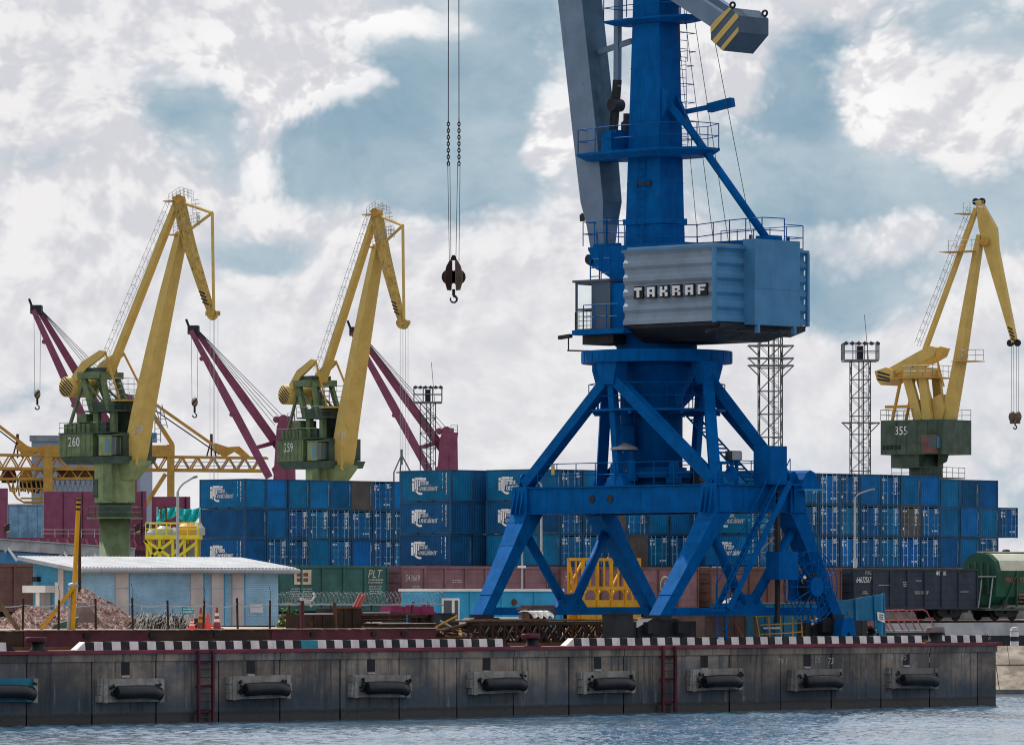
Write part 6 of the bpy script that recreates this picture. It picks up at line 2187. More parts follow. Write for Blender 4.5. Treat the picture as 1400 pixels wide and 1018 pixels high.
nu, nv = 26, 6
for i in range(nu + 1):
    for j in range(nv + 1):
        u = 210.5 + 60 * i / nu
        sag = 3.0 * math.sin(i * .9) * .5 + 3.5 * math.sin(i * .35 + 1)
        v = 692 + (sag * .4 + 1.5) + (16 + sag * .8) * j / nv
        tp.v.append(tuple(Pp(u, v, 3.4 + .25 * math.sin(i * 1.3 + j * .8)) - Pp(240, 700, 3.4)))
for i in range(nu):
    for j in range(nv):
        a = i * (nv + 1) + j
        tp.f.append((a, a + 1, a + nv + 2, a + nv + 1))
        tp.k.append(0)
tpo = tp.build('tarpaulin', 'cyan')
tpo.location = Pp(240, 700, 3.4)
tag(tpo, 'cyan tarpaulin stretched above the lemon yellow platform', 'tarpaulin')
# posts that hold the tarpaulin
for u in (211, 270):
    q = Pp(u, 692, 3.6) - o5
    pb('tarpaulin_post', MB().beam(V3((q.x, q.y, 0)), q, .12, .12, X_), 'galv')

# ================================================================== FLOODLIGHT TOWERS
def light_tower(u, Y, wpx, vtop, label, basket, corb=()):
    s = F / Y
    t = thing('floodlight_tower', label, 'light tower', head(u, Y), R(1.5), 'lattice floodlight towers')
    w = wpx / s / 2
    H = ZC + (HZ - vtop) / s
    r = .024
    for sx_ in (-1, 1):
        for sy_ in (-1, 1):
            MB().beam((sx_ * w, sy_ * w, 0), (sx_ * w, sy_ * w, H), .085, .085, X_).build('leg', 'dark', t)
    n = max(4, round(H / (wpx / s * .98)))
    for i in range(n):
        a, b = H * i / n, H * (i + 1) / n
        mb = MB()
        for p, q in (((-w, -w), (w, -w)), ((w, -w), (w, w)), ((w, w), (-w, w)), ((-w, w), (-w, -w))):
            mb.tube((*p, a), (*q, b), r, 4).tube((*q, a), (*p, b), r, 4).tube((*p, b), (*q, b), r * 1.25, 4)
        mb.build('bracing', 'tower', t)
    for x in (-.12, .30):
        MB().beam((x, 0, 0), (x, 0, H), .11, .11, X_).build('riser_pipe', 'black', t)
    MB().ladder((w * .45, 0, 0), (w * .45, 0, H), X_, .5, .4, .025).build('ladder', 'tower', t)
    for v in corb:
        z = ZC + (HZ - v) / s
        for sx_ in (-1, 1):
            MB().beam((sx_ * w, -w, z - .1), (sx_ * (w + .9), -w, z), .1, .14).beam((sx_ * w, -w, z - .9), (sx_ * (w + .9), -w, z), .08, .1).build('bracket', 'tower', t)
        MB().box((-w - .85, -w - .06, z - .02), (w + .85, w + .06, z + .06)).build('service_deck', 'tower', t)
    if basket:
        bw = w * 1.82
        MB().box((-bw, -bw, H - .02), (bw, bw, H + .14)).build('lamp_deck', 'tower', t)
        MB().rail([(-bw, -bw, H + .14), (bw, -bw, H + .14), (bw, bw, H + .14), (-bw, bw, H + .14)], 1.6, 1.2, .045, 1, True).build('railing', 'tower', t)
        for i in range(6):
            x = -bw + .2 + (2 * bw - .4) * i / 5
            for y in (-bw,):
                lm = MB().lathe([(.08, 0), (.21, .22), (.22, .30), (.18, .30), (0, .26)], V3((x, y, H + 1.80)), 10, ax=X_, ay=(Z * .8 + Y_ * .6).normalized(), az=(V3((.25 * (i - 2.5) * .4, -.75, -.5))).normalized())
                lm.tube((x, y, H + 1.5), (x, y, H + 1.9), .05, 5)
                lm.build('floodlight', 'dark', t)
        MB().tube((w * .9, 0, H), (w * .45, 0, H + 4.5), .03, 4).build('lightning_rod', 'tower', t)
        MB().box((-.3, -.2, H + .15), (.3, .4, H + 1.5)).build('control_gear', 'dark', t)


light_tower(1053, 432, 31, 440, 'tall lattice tower right behind the blue crane house', False, (473, 490, 500))
light_tower(1176, 530, 26, 494, 'lattice floodlight tower standing alone left of the crane numbered 355', True, (578,))
light_tower(585, 600, 21, 551, 'lattice floodlight tower between the 259 boom and hanging hook', True)

# tripod head of a small mast between the stacks
tm = thing('tripod_mast', 'small grey tripod mast rising just left of the container block', 'mast', head(549, 500))
s_ = F / 500
zt = ZC + (HZ - 617) / s_
for a in (100, 220, 340):
    q = V3((math.cos(R(a)) * .9, math.sin(R(a)) * .9, 0))
    MB().tube(q + Z * 0, q * 1.0 + Z * (zt - 1.9), .07, 6).tube(q + Z * (zt - 1.9), V3((0, 0, zt - .3)), .07, 6).build('leg', 'tower', tm)
MB().tube((0, 0, zt - 1.2), (0, 0, zt + .2), .10, 6).build('head', 'tower', tm)
MB().path([(.9, .1, zt - 1.9), (-.5, .75, zt - 1.9), (-.4, -.8, zt - 1.9), (.9, .1, zt - 1.9)], .05, 5).build('ring', 'tower', tm)


# street lamps
def street_lamp(u, v_top, Y, arm_u, arm_v, label, thick):
    s = F / Y
    t = thing('street_lamp', label, 'street lamp', head(u, Y), 0, 'street lamps with one bent arm')
    z = ZC + (HZ - v_top) / s
    MB().tube((0, 0, 0), (0, 0, z * .52), thick, 8).build('lower_post', 'concrete', t)
    MB().tube((0, 0, z * .52), (0, 0, z), thick * .62, 8, thick * .5).build('post', 'galv', t)
    x, zz = (arm_u - u) / s, ZC + (HZ - arm_v) / s
    MB().path([(0, 0, z), (x * .12, 0, z + (zz - z) * .3), (x * .3, 0, z + (zz - z) * .55), (x * .8, 0, z + (zz - z) * .93)], thick * .4, 6).build('arm', 'galv', t)
    MB().beam((x * .78, 0, z + (zz - z) * .92), (x, 0, zz), .28, .14, w2=.2).build('lamp_head', 'grey', t)


street_lamp(243, 672, 330, 270, 651, 'grey street lamp in front of the lemon yellow platform', .16)
street_lamp(1169, 680, 395, 1196, 668, 'grey street lamp in front of the long right container block', .14)
street_lamp(740, 662, 395, 722, 655, 'grey street lamp seen through the left part of the portal', .14)

# ================================================================== THINGS ON THE QUAY
def qloc(u, d, z=0.0):
    return on_quay(quay_t(u, d), d, z)


M['cap_grey'] = paint('worn_bollard_cap', (0.16, 0.13, 0.13), .6, .3, streak=.4, rust=.1)
# fenders: timber backing, rubber tube, chains
random.seed(23)
FEND = [(-3, 'rubber tube fender with blue green stained backing at the left picture edge'),
        (1, 'rubber tube fender on ragged pale planks left of the first ladder'),
        (3, 'rubber tube fender with a rusty top plank right of the first ladder'),
        (5, 'rubber tube fender on an orange stained backing, third from the first ladder'),
        (7, 'rubber tube fender on whitish planks below the middle bollard'),
        (9, 'rubber tube fender with torn left end just left of the second ladder'),
        (11, 'rubber tube fender on pale frame just right of the second ladder'),
        (13, 'rubber tube fender on dark planks, second from the right end'),
        (15, 'rubber tube fender on dark planks nearest the right end of the quay')]
CEN = [3, 177, 351, 517, 677, 826, 974, 1112, 1245]
for (k, lab), cu in zip(FEND, CEN):
    c = quay_t(cu)
    t = thing('fender', lab, 'fender', on_quay(c, 0, random.uniform(-.05, .05)), TH, 'rubber tube fenders along the quay wall')
    t.rotation_euler = (0, R(random.uniform(-1.2, 1.2)), TH)
    dark = cu > 1050
    z = -1.02
    for q in range(3):
        h = (.30, .34, .26)[q]
        a, b = -1.62 + random.uniform(-.08, .08), 1.50 + random.uniform(-.12, .12)
        MB().box((a, -.26 + random.uniform(-.02, .02), z - h + .015), (b, -.02, z)).build('plank', 'concrete_dark' if dark else ('teal_box' if cu < 60 else 'timber'), t)
        z -= h
    for x in (-1.5, 1.28):
        MB().box((x, -.31, -1.93), (x + .20, -.262, -1.02)).build('end_batten', 'concrete_dark' if dark else 'timber', t)
    pts = [V3((x, -.52 - .06 * math.cos(x * 1.2), -1.54 + .03 * math.cos(x * 1.6) - (.05 if x > 1 else 0))) for x in (-1.02, -.6, 0, .6, 1.05)]
    tb = MB()
    rings = []
    for p in pts:
        rings.append([p + Y_ * .255 * math.cos(2 * math.pi * i / 18) + Z * .255 * math.sin(2 * math.pi * i / 18) for i in range(18)])
    rings = [[pts[0] - X_ * .06 + (p - pts[0]) * .72 for p in rings[0]]] + rings + [[pts[-1] + X_ * .05 + (p - pts[-1]) * .8 for p in rings[-1]]]
    tb.loft(rings)
    tb.build('tube', 'rubber', t, smooth=True)
    for s in (-1, 1):
        ch = MB()
        for q in range(9):
            p0 = V3((s * (1.05 + random.uniform(0, .25)), -.36 + random.uniform(-.12, .05), -1.22 - q * .055 + random.uniform(-.06, .06)))
            ch.tube(p0, p0 + V3((random.uniform(-.12, .12), random.uniform(-.05, .05), random.uniform(-.12, .08))), .055, 5)
        ch.build('chain', 'black', t)

# ladders let into the wall
for u, lab in ((276.5, 'red steel ladder on the quay wall between the first fenders'), (910, 'red steel ladder on the quay wall below the crane')):
    t = thing('quay_ladder', lab, 'ladder', on_quay(quay_t(u), 0), TH, 'red ladders on the quay wall')
    for x in (-.36, .36):
        MB().box((x - .045, -.26, -2.75), (x + .045, -.14, -.02)).build('stringer', 'wine', t)
    z = -.42
    while z > -2.7:
        MB().tube((-.33, -.20, z), (.33, -.20, z), .022, 6).build('rung', 'wine', t)
        z -= .31
    for z in (-.5, -1.45, -2.4):
        MB().box((-.38, -.16, z), (.38, -.06, z + .09)).build('bracket', 'wine', t)

# bollards
for u, lab in ((52, 'wine red bollard with a hooked head at the left'), (728, 'wine red bollard below the left crane leg'), (1279, 'stout dark bollard with a worn pale top at the right')):
    t = thing('bollard', lab, 'bollard', qloc(u, .62), TH + R(10), 'bollards along the quay edge')
    MB().lathe([(.0, 0), (.36, 0), (.36, .05), (.25, .08), (.24, .34), (0, .34)], n=24).build('post', 'dark', t, smooth=True)
    hd = MB()
    for p, k in (((-.62, -.22, .36, .22), 0),):
        rings = []
        for z, g in ((.33, .03), (.38, .0), (.48, .0), (.53, .06)):
            ring = []
            for i in range(24):
                a = 2 * math.pi * i / 24
                x, y = math.cos(a), math.sin(a)
                xx = (x * .36 - .0) if x > 0 else x * (.66 if u < 1200 else .42)
                ring.append(V3((xx * (1 - g), y * .30 * (1 - g), z)))
            rings.append(ring)
        hd.loft(rings)
    hd.build('head', 'wine' if u < 1200 else 'cap_grey', t, smooth=True)
    if u > 1200:
        t.scale = (1.25, 1.25, 1.35)

# blue brick shed -------------------------------------------------------------
SH0 = at(110.5, HZ, 235)
SH0.z = YZ
shed = thing('brick_shed', 'low pale blue brick shed with pink pilasters and a grey sheet roof', 'building', SH0, TH)
sL = 11.35
t_end = quay_t(380.5, (SH0 - Q0).dot(N)) - (SH0 - Q0).dot(E)
sL = t_end
sD, sH = 3.25, 2.46
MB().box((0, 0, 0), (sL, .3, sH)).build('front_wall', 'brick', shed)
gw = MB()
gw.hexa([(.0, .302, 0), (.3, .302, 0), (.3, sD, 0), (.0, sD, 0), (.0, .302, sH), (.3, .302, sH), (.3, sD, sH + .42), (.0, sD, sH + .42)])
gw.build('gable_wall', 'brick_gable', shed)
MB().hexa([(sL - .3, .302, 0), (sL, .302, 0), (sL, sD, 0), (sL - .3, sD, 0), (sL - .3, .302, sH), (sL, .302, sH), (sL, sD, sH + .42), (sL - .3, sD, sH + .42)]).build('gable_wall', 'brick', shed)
MB().box((.302, sD - .3, 0), (sL - .302, sD, sH + .4)).build('rear_wall', 'brick', shed)
dsh = (SH0 - Q0).dot(N)
tsh = (SH0 - Q0).dot(E)
for u0, u1 in ((157, 174.5), (260, 276.5), (288.5, 304.5), (316.5, 332.5)):
    a, b = quay_t(u0, dsh) - tsh, quay_t(u1, dsh) - tsh
    po = MB().box((a, -.07, 0), (b, .0, 1.62))
    po.box((a, -.065, 1.64), (b, .0, sH))
    po.build('pilaster', 'pilaster', shed)
    MB().box((b + .01, -.04, 0), (b + .10, .005, sH)).build('pipe', 'cabin', shed)
# gable details: door under a lintel slab, pilaster, lamp
po = MB().box((-.07, 1.1, 0), (0, 1.45, sH)).build('pilaster', 'pilaster', shed)
MB().box((-.55, 1.75, 1.45), (-.001, 3.30, 1.76)).build('canopy', 'white', shed)
MB().box((-.06, 1.98, 0), (.0, 2.68, 1.44)).build('door', 'grey', shed)
MB().box((-.10, 2.69, 0), (.0, 2.95, 1.44)).build('door_post', 'white', shed)
MB().box((-.02, 1.46, 0), (.0, 1.74, 1.9)).build('plaster_patch', 'decal', shed)
MB().box((-.22, 2.72, 1.92), (-.0, 3.05, 2.14)).build('wall_lamp', 'black', shed)
MB().box((-.02, .45, .2), (.0, .75, 1.6)).build('repair_patch', 'wagon_brown', shed)
MB().box((9.6, -.03, .58), (10.35, -.005, .95)).build('notice_patch', 'decal', shed)
# mono pitch roof of separate sheets, sloping down to the quay
rz0, rz1 = sH + .06, sH + .56
y0, y1 = -.45, 3.40
x0, x1 = -.75, sL + .80
n = 16
for i in range(n):
    a, b = x0 + (x1 - x0) * i / n, x0 + (x1 - x0) * (i + 1) / n
    rb = MB()
    m = 4
    for j in range(m):
        p, q = a + (b - a) * j / m, a + (b - a) * (j + .5) / m
        r2 = a + (b - a) * (j + 1) / m
        for (u_, v_, h0, h1) in ((p, q, 0, .03), (q, r2, .03, 0)):
            rb.add([(u_, y0, rz0 + h0), (v_, y0, rz0 + h1), (v_, y1, rz1 + h1), (u_, y1, rz1 + h0)], [(0, 1, 2, 3)])
    rb.box((a + .004, y0 + .02, rz0 - .06), (b - .004, y0 + .1, rz0 - .01))
    rb.build('roof_sheet', 'roof', shed)
n = 9
for i in range(n):
    a, b = x0 + (x1 - x0) * i / n, x0 + (x1 - x0) * (i + 1) / n
    g = MB()
    ring = [(y0 - .02 - .12 * math.sin(R(an)), rz0 - .12 - .11 * math.cos(R(an))) for an in range(0, 181, 30)]
    g.loft([[V3((xx, y, z)) for y, z in ring] for xx in (a + .006, b - .006)])
    g.build('gutter', 'roof', shed)
MB().hexa([(x0, y0, rz0 - .16), (x0 + .06, y0, rz0 - .16), (x0 + .06, y1, rz1 - .16), (x0, y1, rz1 - .16), (x0, y0, rz0 - .004), (x0 + .06, y0, rz0 - .004), (x0 + .06, y1, rz1 - .004), (x0, y1, rz1 - .004)]).build('verge_board', 'roof', shed)
MB().box((x0 + .1, y0 + .3, rz0 - .12), (x1 - .1, y0 + .75, rz0 - .07)).build('soffit', 'concrete', shed)

# gravel heap -------------------------------------------------------------------
HPY = 221.0
hs_ = F / HPY


def heap_h(x, y):
    a = 1.62 * max(0, 1 - math.hypot((x - .45) / 2.55 if x > .45 else (x - .45) / 1.35, y / 2.2))
    b = .95 * max(0, 1 - math.hypot((x + 1.6) / 2.0, (y + .2) / 1.9))
    c = .5 * max(0, 1 - math.hypot((x + 2.6) / 1.4, (y + .4) / 1.4))
    h = max(a, b, c) + .35 * min(a, b)
    return h + .05 * math.sin(x * 5 + y * 3) * min(1, h * 3)


hp0 = at(101, HZ, HPY)
hp0.z = YZ
heap = thing('gravel_heap', 'mauve grey gravel heap with a lower left hump in front of the shed', 'gravel heap', hp0)
mb = MB()
n = 70
for i in range(n + 1):
    for j in range(n + 1):
        x, y = -4.2 + 7.6 * i / n, -2.6 + 5.2 * j / n
        mb.v.append((x, y, heap_h(x, y) + random.uniform(-.02, .03) - .02))
for i in range(n):
    for j in range(n):
        a = i * (n + 1) + j
        mb.f.append((a, a + n + 1, a + n + 2, a + 1))
        mb.k.append(0)
kind(mb.build('mound', 'gravel', heap), 'stuff')
mb = MB()
for q in range(5200):
    x, y = random.uniform(-4.0, 3.1), random.uniform(-2.4, 1.0)
    h = heap_h(x, y)
    if h < .03:
        continue
    r = random.choice((.03, .04, .05, .06, .09))
    c = V3((x, y, h + r * .2))
    vs = [c + V3((random.uniform(-1, 1), random.uniform(-1, 1), random.uniform(-.6, 1))).normalized() * r * random.uniform(.7, 1.2) for _ in range(4)]
    mb.add(vs, [(0, 1, 2), (0, 2, 3), (0, 3, 1), (1, 3, 2)], 0 if random.random() < .68 else 1)
kind(mb.build('stones', ['gravel', 'gravel_light'], heap), 'stuff')
sl = tag(MB().hexa([(-.1, -.05, 0), (1.0, -.05, 0), (1.0, .05, 0), (-.1, .05, 0), (-.02, .5, .82), (.32, .42, .80), (.32, .5, .82), (-.02, .58, .84)]).build('concrete_slab', 'wall_brown'), 'dark flat slab leaning on the face of the gravel heap', 'slab')
sl.location = at(105, HZ, 218.4) * 1
sl.location.z = YZ + .25
sl2 = tag(MB().hexa([(0, 0, 0), (1.0, .1, .05), (1.0, .7, .1), (0, .6, .05), (.15, 0, .18), (1.05, .1, .45), (1.05, .7, .5), (.15, .6, .22)]).build('broken_slab', 'green_dark'), 'greenish broken slab lying before the gravel heap by the yellow pole', 'slab')
sl2.location = at(70, HZ, 216.5)
sl2.location.z = YZ + .01

# yellow pole with brace and sleeve, dark pole behind ---------------------------------
FD = 4.3
pp = qloc(99, FD, YZ)
pole = thing('yellow_pole', 'leaning tall yellow pole with black top bands and a slanted brace', 'pole', pp)
sc = F / pp.y
tp_ = V3(((107.5 - 99) / sc, 0, (862 - 682) / sc))
MB().tube((0, 0, 0), tp_, .10, 10, .085).build('post', 'yellow_bright', pole)
for f in (.91, .945, .98):
    MB().tube(tp_ * f, tp_ * (f + .015), .105, 10).build('black_band', 'black', pole)
MB().beam((-1.22, -.12, 0), V3((.02, -.12, 0)) + tp_ * .335, .13, .13).build('brace', 'yellow_bright', pole)
MB().tube(V3((-.16, -.02, 0)), tp_ * .33 + V3((-.16, -.02, 0)), .06, 8).build('sleeve_post', 'galv', pole)
MB().tube(tp_ * .33 + V3((-.2, 0, 0)), tp_ * .35 + V3((.12, 0, 0)), .12, 8).build('clamp', 'galv', pole)
dp = qloc(108.8, 16, YZ)
s_ = F / dp.y
tag(MB().tube(dp, dp + Z * ((857 - 703) / s_), .075, 8, .06).build('dark_pole', 'rust_dark'), 'thin dark pole close behind the tall yellow pole', 'pole')

# fence posts with one sagging wire -----------------------------------------------------
fp = []
PU = [-16, 31, 80, 131, 181.5, 230, 278, 325, 369]
fence = thing('wire_fence', 'rusty post and wire fence along the top of the retaining wall', 'fence', on_quay(0, 0, YZ), TH)
for i, u in enumerate(PU):
    t_ = quay_t(u, FD)
    h = 1.15 + random.uniform(-.05, .12)
    ln = random.uniform(-.06, .06)
    q0, q1 = V3((t_, FD, 0)), V3((t_ + ln, FD, h))
    MB().tube(q0, q1, .045, 6).build('post', 'rust_dark', fence)
    fp.append(V3((t_ + ln * .85, FD, .98)))
    if i % 2 == 0:
        MB().path([q1, q1 + V3((.05, 0, .25)), q1 + V3((-.04, 0, .55))], .012, 4).build('wire_end', 'rust_dark', fence)
w = MB()
for a, b in zip(fp[:-1], fp[1:]):
    pts = [a.lerp(b, f) + V3((0, 0, -.10 * 4 * f * (1 - f) + random.uniform(-.025, .025))) for f in [q / 8 for q in range(9)]]
    w.path(pts, .026, 5)
w.build('wire', 'galv', fence)
w = MB()
for a, b in zip(fp[-1:], [V3((quay_t(412, FD), FD, 1.0))]):
    w.path([a.lerp(b, q / 5) + V3((0, 0, random.uniform(-.03, .03))) for q in range(6)], .026, 5)
w.build('wire', 'galv', fence)
br_ = tag(MB().beam(qloc(-4, FD - .05, YZ + 1.15), qloc(26, FD - .25, YZ), .09, .16).build('leaning_board', 'plank'), 'weathered board leaning on the fence at the left edge', 'board')

# rebar bundle
rb0 = qloc(225, 5.6, YZ)
rb = tag(MB().build('rebar_bundle', 'galv'), 'tangled bundle of pale rebar lying behind the fence', 'rebar bundle') if False else None
mb = MB()
for q in range(900):
    x = random.uniform(-1.4, 1.25)
    z = abs(random.gauss(0, .19))
    if z > .62:
        z = random.uniform(0, .5)
    y = random.uniform(-.4, .5)
    a = random.gauss(1.0, .5)
    l = random.uniform(.2, .55)
    d = V3((math.cos(a), random.uniform(-.3, .3), math.sin(a))).normalized() * l / 2
    c = V3((x, y, z + .08))
    if (c - d).z < .02:
        c.z += .02 - (c - d).z
    mb.tube(c - d, c + d, .014, 4, k=0 if random.random() < .6 else 1)
rb = mb.build('rebar_bundle', ['cloth', 'rust_dark'])
rb.location = rb0
rb.rotation_euler = (0, 0, TH)
tag(rb, 'tangled bundle of pale rebar lying behind the fence', 'rebar bundle')


# traffic cones
def cone(u, d, h, r, label, mats, lean=0.0):
    p = qloc(u, d, YZ)
    t = thing('traffic_cone', label, 'traffic cone', p, R(random.uniform(0, 90)), 'traffic cones by the shed')
    MB().box((-r * 1.25, -r * 1.25, 0), (r * 1.25, r * 1.25, .04)).build('base', mats[0], t)
    n = 7
    for i in range(n):
        a, b = i / n, (i + 1) / n
        ra, rb_ = r + (.035 - r) * a, r + (.035 - r) * b
        MB().tube((lean * a, 0, .04 + (h - .04) * a), (lean * b, 0, .04 + (h - .04) * b), ra, 14, rb_).build('band' if i in (2, 4) else 'shell', mats[1] if i in (2, 4) else mats[0], t)
    return t


cone(262.5, 4.6, .42, .14, 'smallest orange cone, leftmost, beside the rebar bundle', ('cone', 'white'))
cone(274.5, 5.2, .85, .15, 'faded tall cone against the third fence post from right', ('cone_old', 'ochre'))
cone(284, 5.0, .66, .16, 'bright orange cone between two dull taller cones', ('cone', 'pink_red'))
cone(296.5, 5.4, .88, .16, 'tall dull red cone with white bands, rightmost', ('cone_old', 'white'))
bn = tag(MB().box((-.28, -.2, 0), (.28, .2, .42), ax=E, ay=N).build('dark_crate', 'rust_dark'), 'dark crate on the yard behind the leftmost cones', 'crate')
bn.location = qloc(269, 6.4, YZ)
# teal notice hung on the fence wire
sg = thing('notice_board', 'small teal notice board with two pale lines hung behind the fence', 'sign', qloc(256.5, 4.5, YZ + .62), TH)
MB().box((-.30, -.02, 0), (.30, .0, .27)).build('board', 'teal', sg)
mb = MB()
for r in range(2):
    x = -.26
    while x < .22:
        l = random.uniform(.04, .09)
        mb.box((x, -.027, .16 - r * .11), (x + l, -.02, .205 - r * .11))
        x += l + .03
mb.build('lettering', 'decal', sg)
for x in (-.25, .25):
    MB().tube((x, -.01, .27), (x, -.01, .40), .008, 4).build('hanger', 'galv', sg)

# scrap area between shed and crane ------------------------------------------------
def at_ground(u, d, z=YZ):
    return qloc(u, d, z)


tag(MB().tube(qloc(413, 4.3, YZ), qloc(413, 4.3, YZ + 1.12), .09, 8).build('steel_post', 'wine'), 'thick rusty red post right of the shed', 'post')
tag(MB().beam(qloc(459, 4.4, YZ), qloc(457.5, 4.4, YZ + 1.05), .10, .10, E).build('angle_post', 'rust'), 'thin rusty angle post left of the big dark bin', 'post')
rw_ = thing('razor_wire', 'pale razor wire coils and a rail behind the scrap metal', 'razor wire', on_quay(0, 0, YZ), TH)
t0_, t1_ = quay_t(384, 7.2), quay_t(606, 7.2)
MB().path([V3((t0_ + (t1_ - t0_) * q / 16, 7.2, .95 + random.uniform(-.025, .025))) for q in range(17)], .032, 5).build('rail', 'galv', rw_)
for k2, (hh, rr) in enumerate(((1.22, .26), (1.18, .24))):
    w = MB()
    pts = []
    for q in range(430):
        a = q * .55
        pts.append(V3((t0_ + (t1_ - t0_) * q / 430, 7.2 + rr * math.cos(a) * .6 + k2 * .2, hh + rr * math.sin(a) + random.uniform(-.03, .03))))
    w.path(pts, .0045, 3)
    for p in pts[::5]:
        w.tube(p - V3((random.uniform(-.04, .05), 0, .03)), p + V3((random.uniform(-.06, .06), 0, random.uniform(-.05, .05))), .010, 3)
    w.build('coil', 'cable_pale', rw_)
for q in range(4):
    t_ = t0_ + (t1_ - t0_) * (q + .2) / 4
    MB().tube((t_, 7.2, 0), (t_, 7.2, .95), .035, 6).build('stake', 'rust_dark', rw_)
rg = MB()
b0 = qloc(418, 7.2, YZ + 1.0)
for pts in ([(-.22, .02), (-.12, .16), (.1, .12), (.3, .1), (.45, .3), (.38, .42)], [(-.22, .0), (-.05, .05), (.2, .02), (.28, -.12)], [(-.22, .08), (-.26, .22), (-.1, .2)], [(.0, .14), (-.15, .02), (-.25, -.02)]):
    rg.path([b0 + E * x * 1.1 + Z * z for x, z in pts], .045, 6)
tag(rg.build('driftwood', 'cloth'), 'bleached forked branch caught on the rail beside the shed', 'branch')
# shrub
sb = thing('shrub', 'small green shrub at the right foot of the shed', 'shrub', qloc(397, 11, YZ))
lf = MB()
for q in range(420):
    a, r, z = random.uniform(0, 6.28), random.uniform(0, .62), abs(random.gauss(.25, .25))
    c = V3((r * math.cos(a), r * math.sin(a) * .6, min(z, 1.1) * (1.2 - r)))
    d1 = V3((random.uniform(-1, 1), random.uniform(-1, 1), random.uniform(-.5, 1))).normalized() * .09
    d2 = d1.cross(V3((random.uniform(-1, 1), random.uniform(-1, 1), 1))).normalized() * .05
    lf.add([c - d1, c + d2, c + d1, c - d2], [(0, 1, 2, 3)])
kind(lf.build('foliage', 'leaf', sb), 'stuff')
st_ = MB()
for q in range(7):
    a = q * .9
    st_.tube((0, 0, 0), (.4 * math.cos(a), .25 * math.sin(a), .7), .012, 4)
st_.build('stem', 'plank', sb)


def bin_box(u0, u1, d, z0, z1, label, mat, depth=1.2, rim='rust'):
    a, b = quay_t(u0, d), quay_t(u1, d)
    t = thing('steel_bin', label, 'bin', on_quay(a, d, z0), TH)
    w, h = b - a, z1 - z0
    for lo, hi, n in (((0, 0, 0), (w, .05, h), 'front_panel'), ((0, depth - .05, 0), (w, depth, h), 'rear_panel'), ((0, .052, 0), (.05, depth - .052, h), 'side_panel'), ((w - .05, .052, 0), (w, depth - .052, h), 'side_panel')):
        MB().box(lo, hi).build(n, mat, t)
    MB().box((.05, .052, .0), (w - .05, depth - .052, .05)).build('floor', mat, t)
    MB().box((-.04, -.04, h), (w + .04, .07, h + .07)).build('rim', rim, t)
    for f in (.33, .66):
        MB().box((w * f - .04, -.05, 0), (w * f + .04, 0, h - .01)).build('rib', mat, t)
    return t


bin_box(418, 454, 4.6, YZ, YZ + .56, 'low black steel bin with a pale rim beside the post', 'rust_dark', rim='galv')
bin_box(459.5, 494, 5.0, YZ, YZ + .80, 'larger black steel bin holding the red beam', 'rust_dark', rim='rust')
bin_box(497, 531, 6.5, YZ + .28, YZ + .60, 'shallow dark tray on the stacked plates', 'black', rim='galv')
for u, d, lab in ((414, 5.1, 'old black tyre standing against the low black bin'),):
    p = qloc(u, d, YZ + .31)
    ty = MB()
    n1, n2 = 24, 8
    for i in range(n1):
        for j in range(n2):
            a, b = 2 * math.pi * i / n1, 2 * math.pi * j / n2
            rr = .23 + .085 * math.cos(b)
            ty.v.append(tuple(p + E * (rr * math.cos(a)) * .45 + N * (.1 * math.sin(b) + rr * math.cos(a) * .89) + Z * rr * math.sin(a)))
    for i in range(n1):
        for j in range(n2):
            a, b = i * n2 + j, i * n2 + (j + 1) % n2
            c, d_ = ((i + 1) % n1) * n2 + (j + 1) % n2, ((i + 1) % n1) * n2 + j
            ty.f.append((a, d_, c, b))
            ty.k.append(0)
    tag(ty.build('tyre', 'rubber'), lab, 'tyre')
rbm = thing('red_beam', 'slanted faded red channel beam sticking out of the bin', 'beam', qloc(479, 5.4, YZ + .45), TH)
dv = V3((.66, 0, 1.0)).normalized()
for o in (-.14, .14):
    MB().beam(V3((o, 0, -.1)), V3((o, 0, -.1)) + dv * 1.25, .12, .05, Y_).build('flange', 'pink_red', rbm)
MB().beam(V3((0, .05, -.1)), V3((0, .05, -.1)) + dv * 1.22, .05, .24, Y_).build('web', 'red', rbm)
# plates and beams lying in stacks
for q in range(7):
    u0 = 478 + random.uniform(0, 12)
    u1 = random.uniform(560, 592)
    d = 5.2 + q * .22
    z = YZ + .06 + .09 * q
    a, b = quay_t(u0, d), quay_t(u1, d)
    tag(MB().box((a, d, z), (b, d + .9, z + .055), o=Q0, ax=E, ay=N).build('steel_plate', random.choice(['rust', 'rust_dark', 'rust'])),
        'rusty steel plate, %s from the bottom of the stack by the bins' % ORD[q], 'steel plate', 'rusty plates in the stack by the bins')
for q, (u0, u1, z, d) in enumerate(((502, 560, .04, 4.5), (520, 596, .02, 4.1))):
    a, b = quay_t(u0, d), quay_t(u1, d)
    bm_ = thing('steel_beam', ('short' if q == 0 else 'long') + ' pale edged steel beam lying before the plate stack', 'steel beam', on_quay(a, d, YZ + z), TH)
    MB().box((0, 0, 0), (b - a, .2, .03)).build('flange', 'rust', bm_)
    MB().box((0, 0, .16), (b - a, .2, .19)).build('flange', 'galv', bm_)
    MB().box((0, .085, .031), (b - a, .115, .159)).build('web', 'rust_dark', bm_)
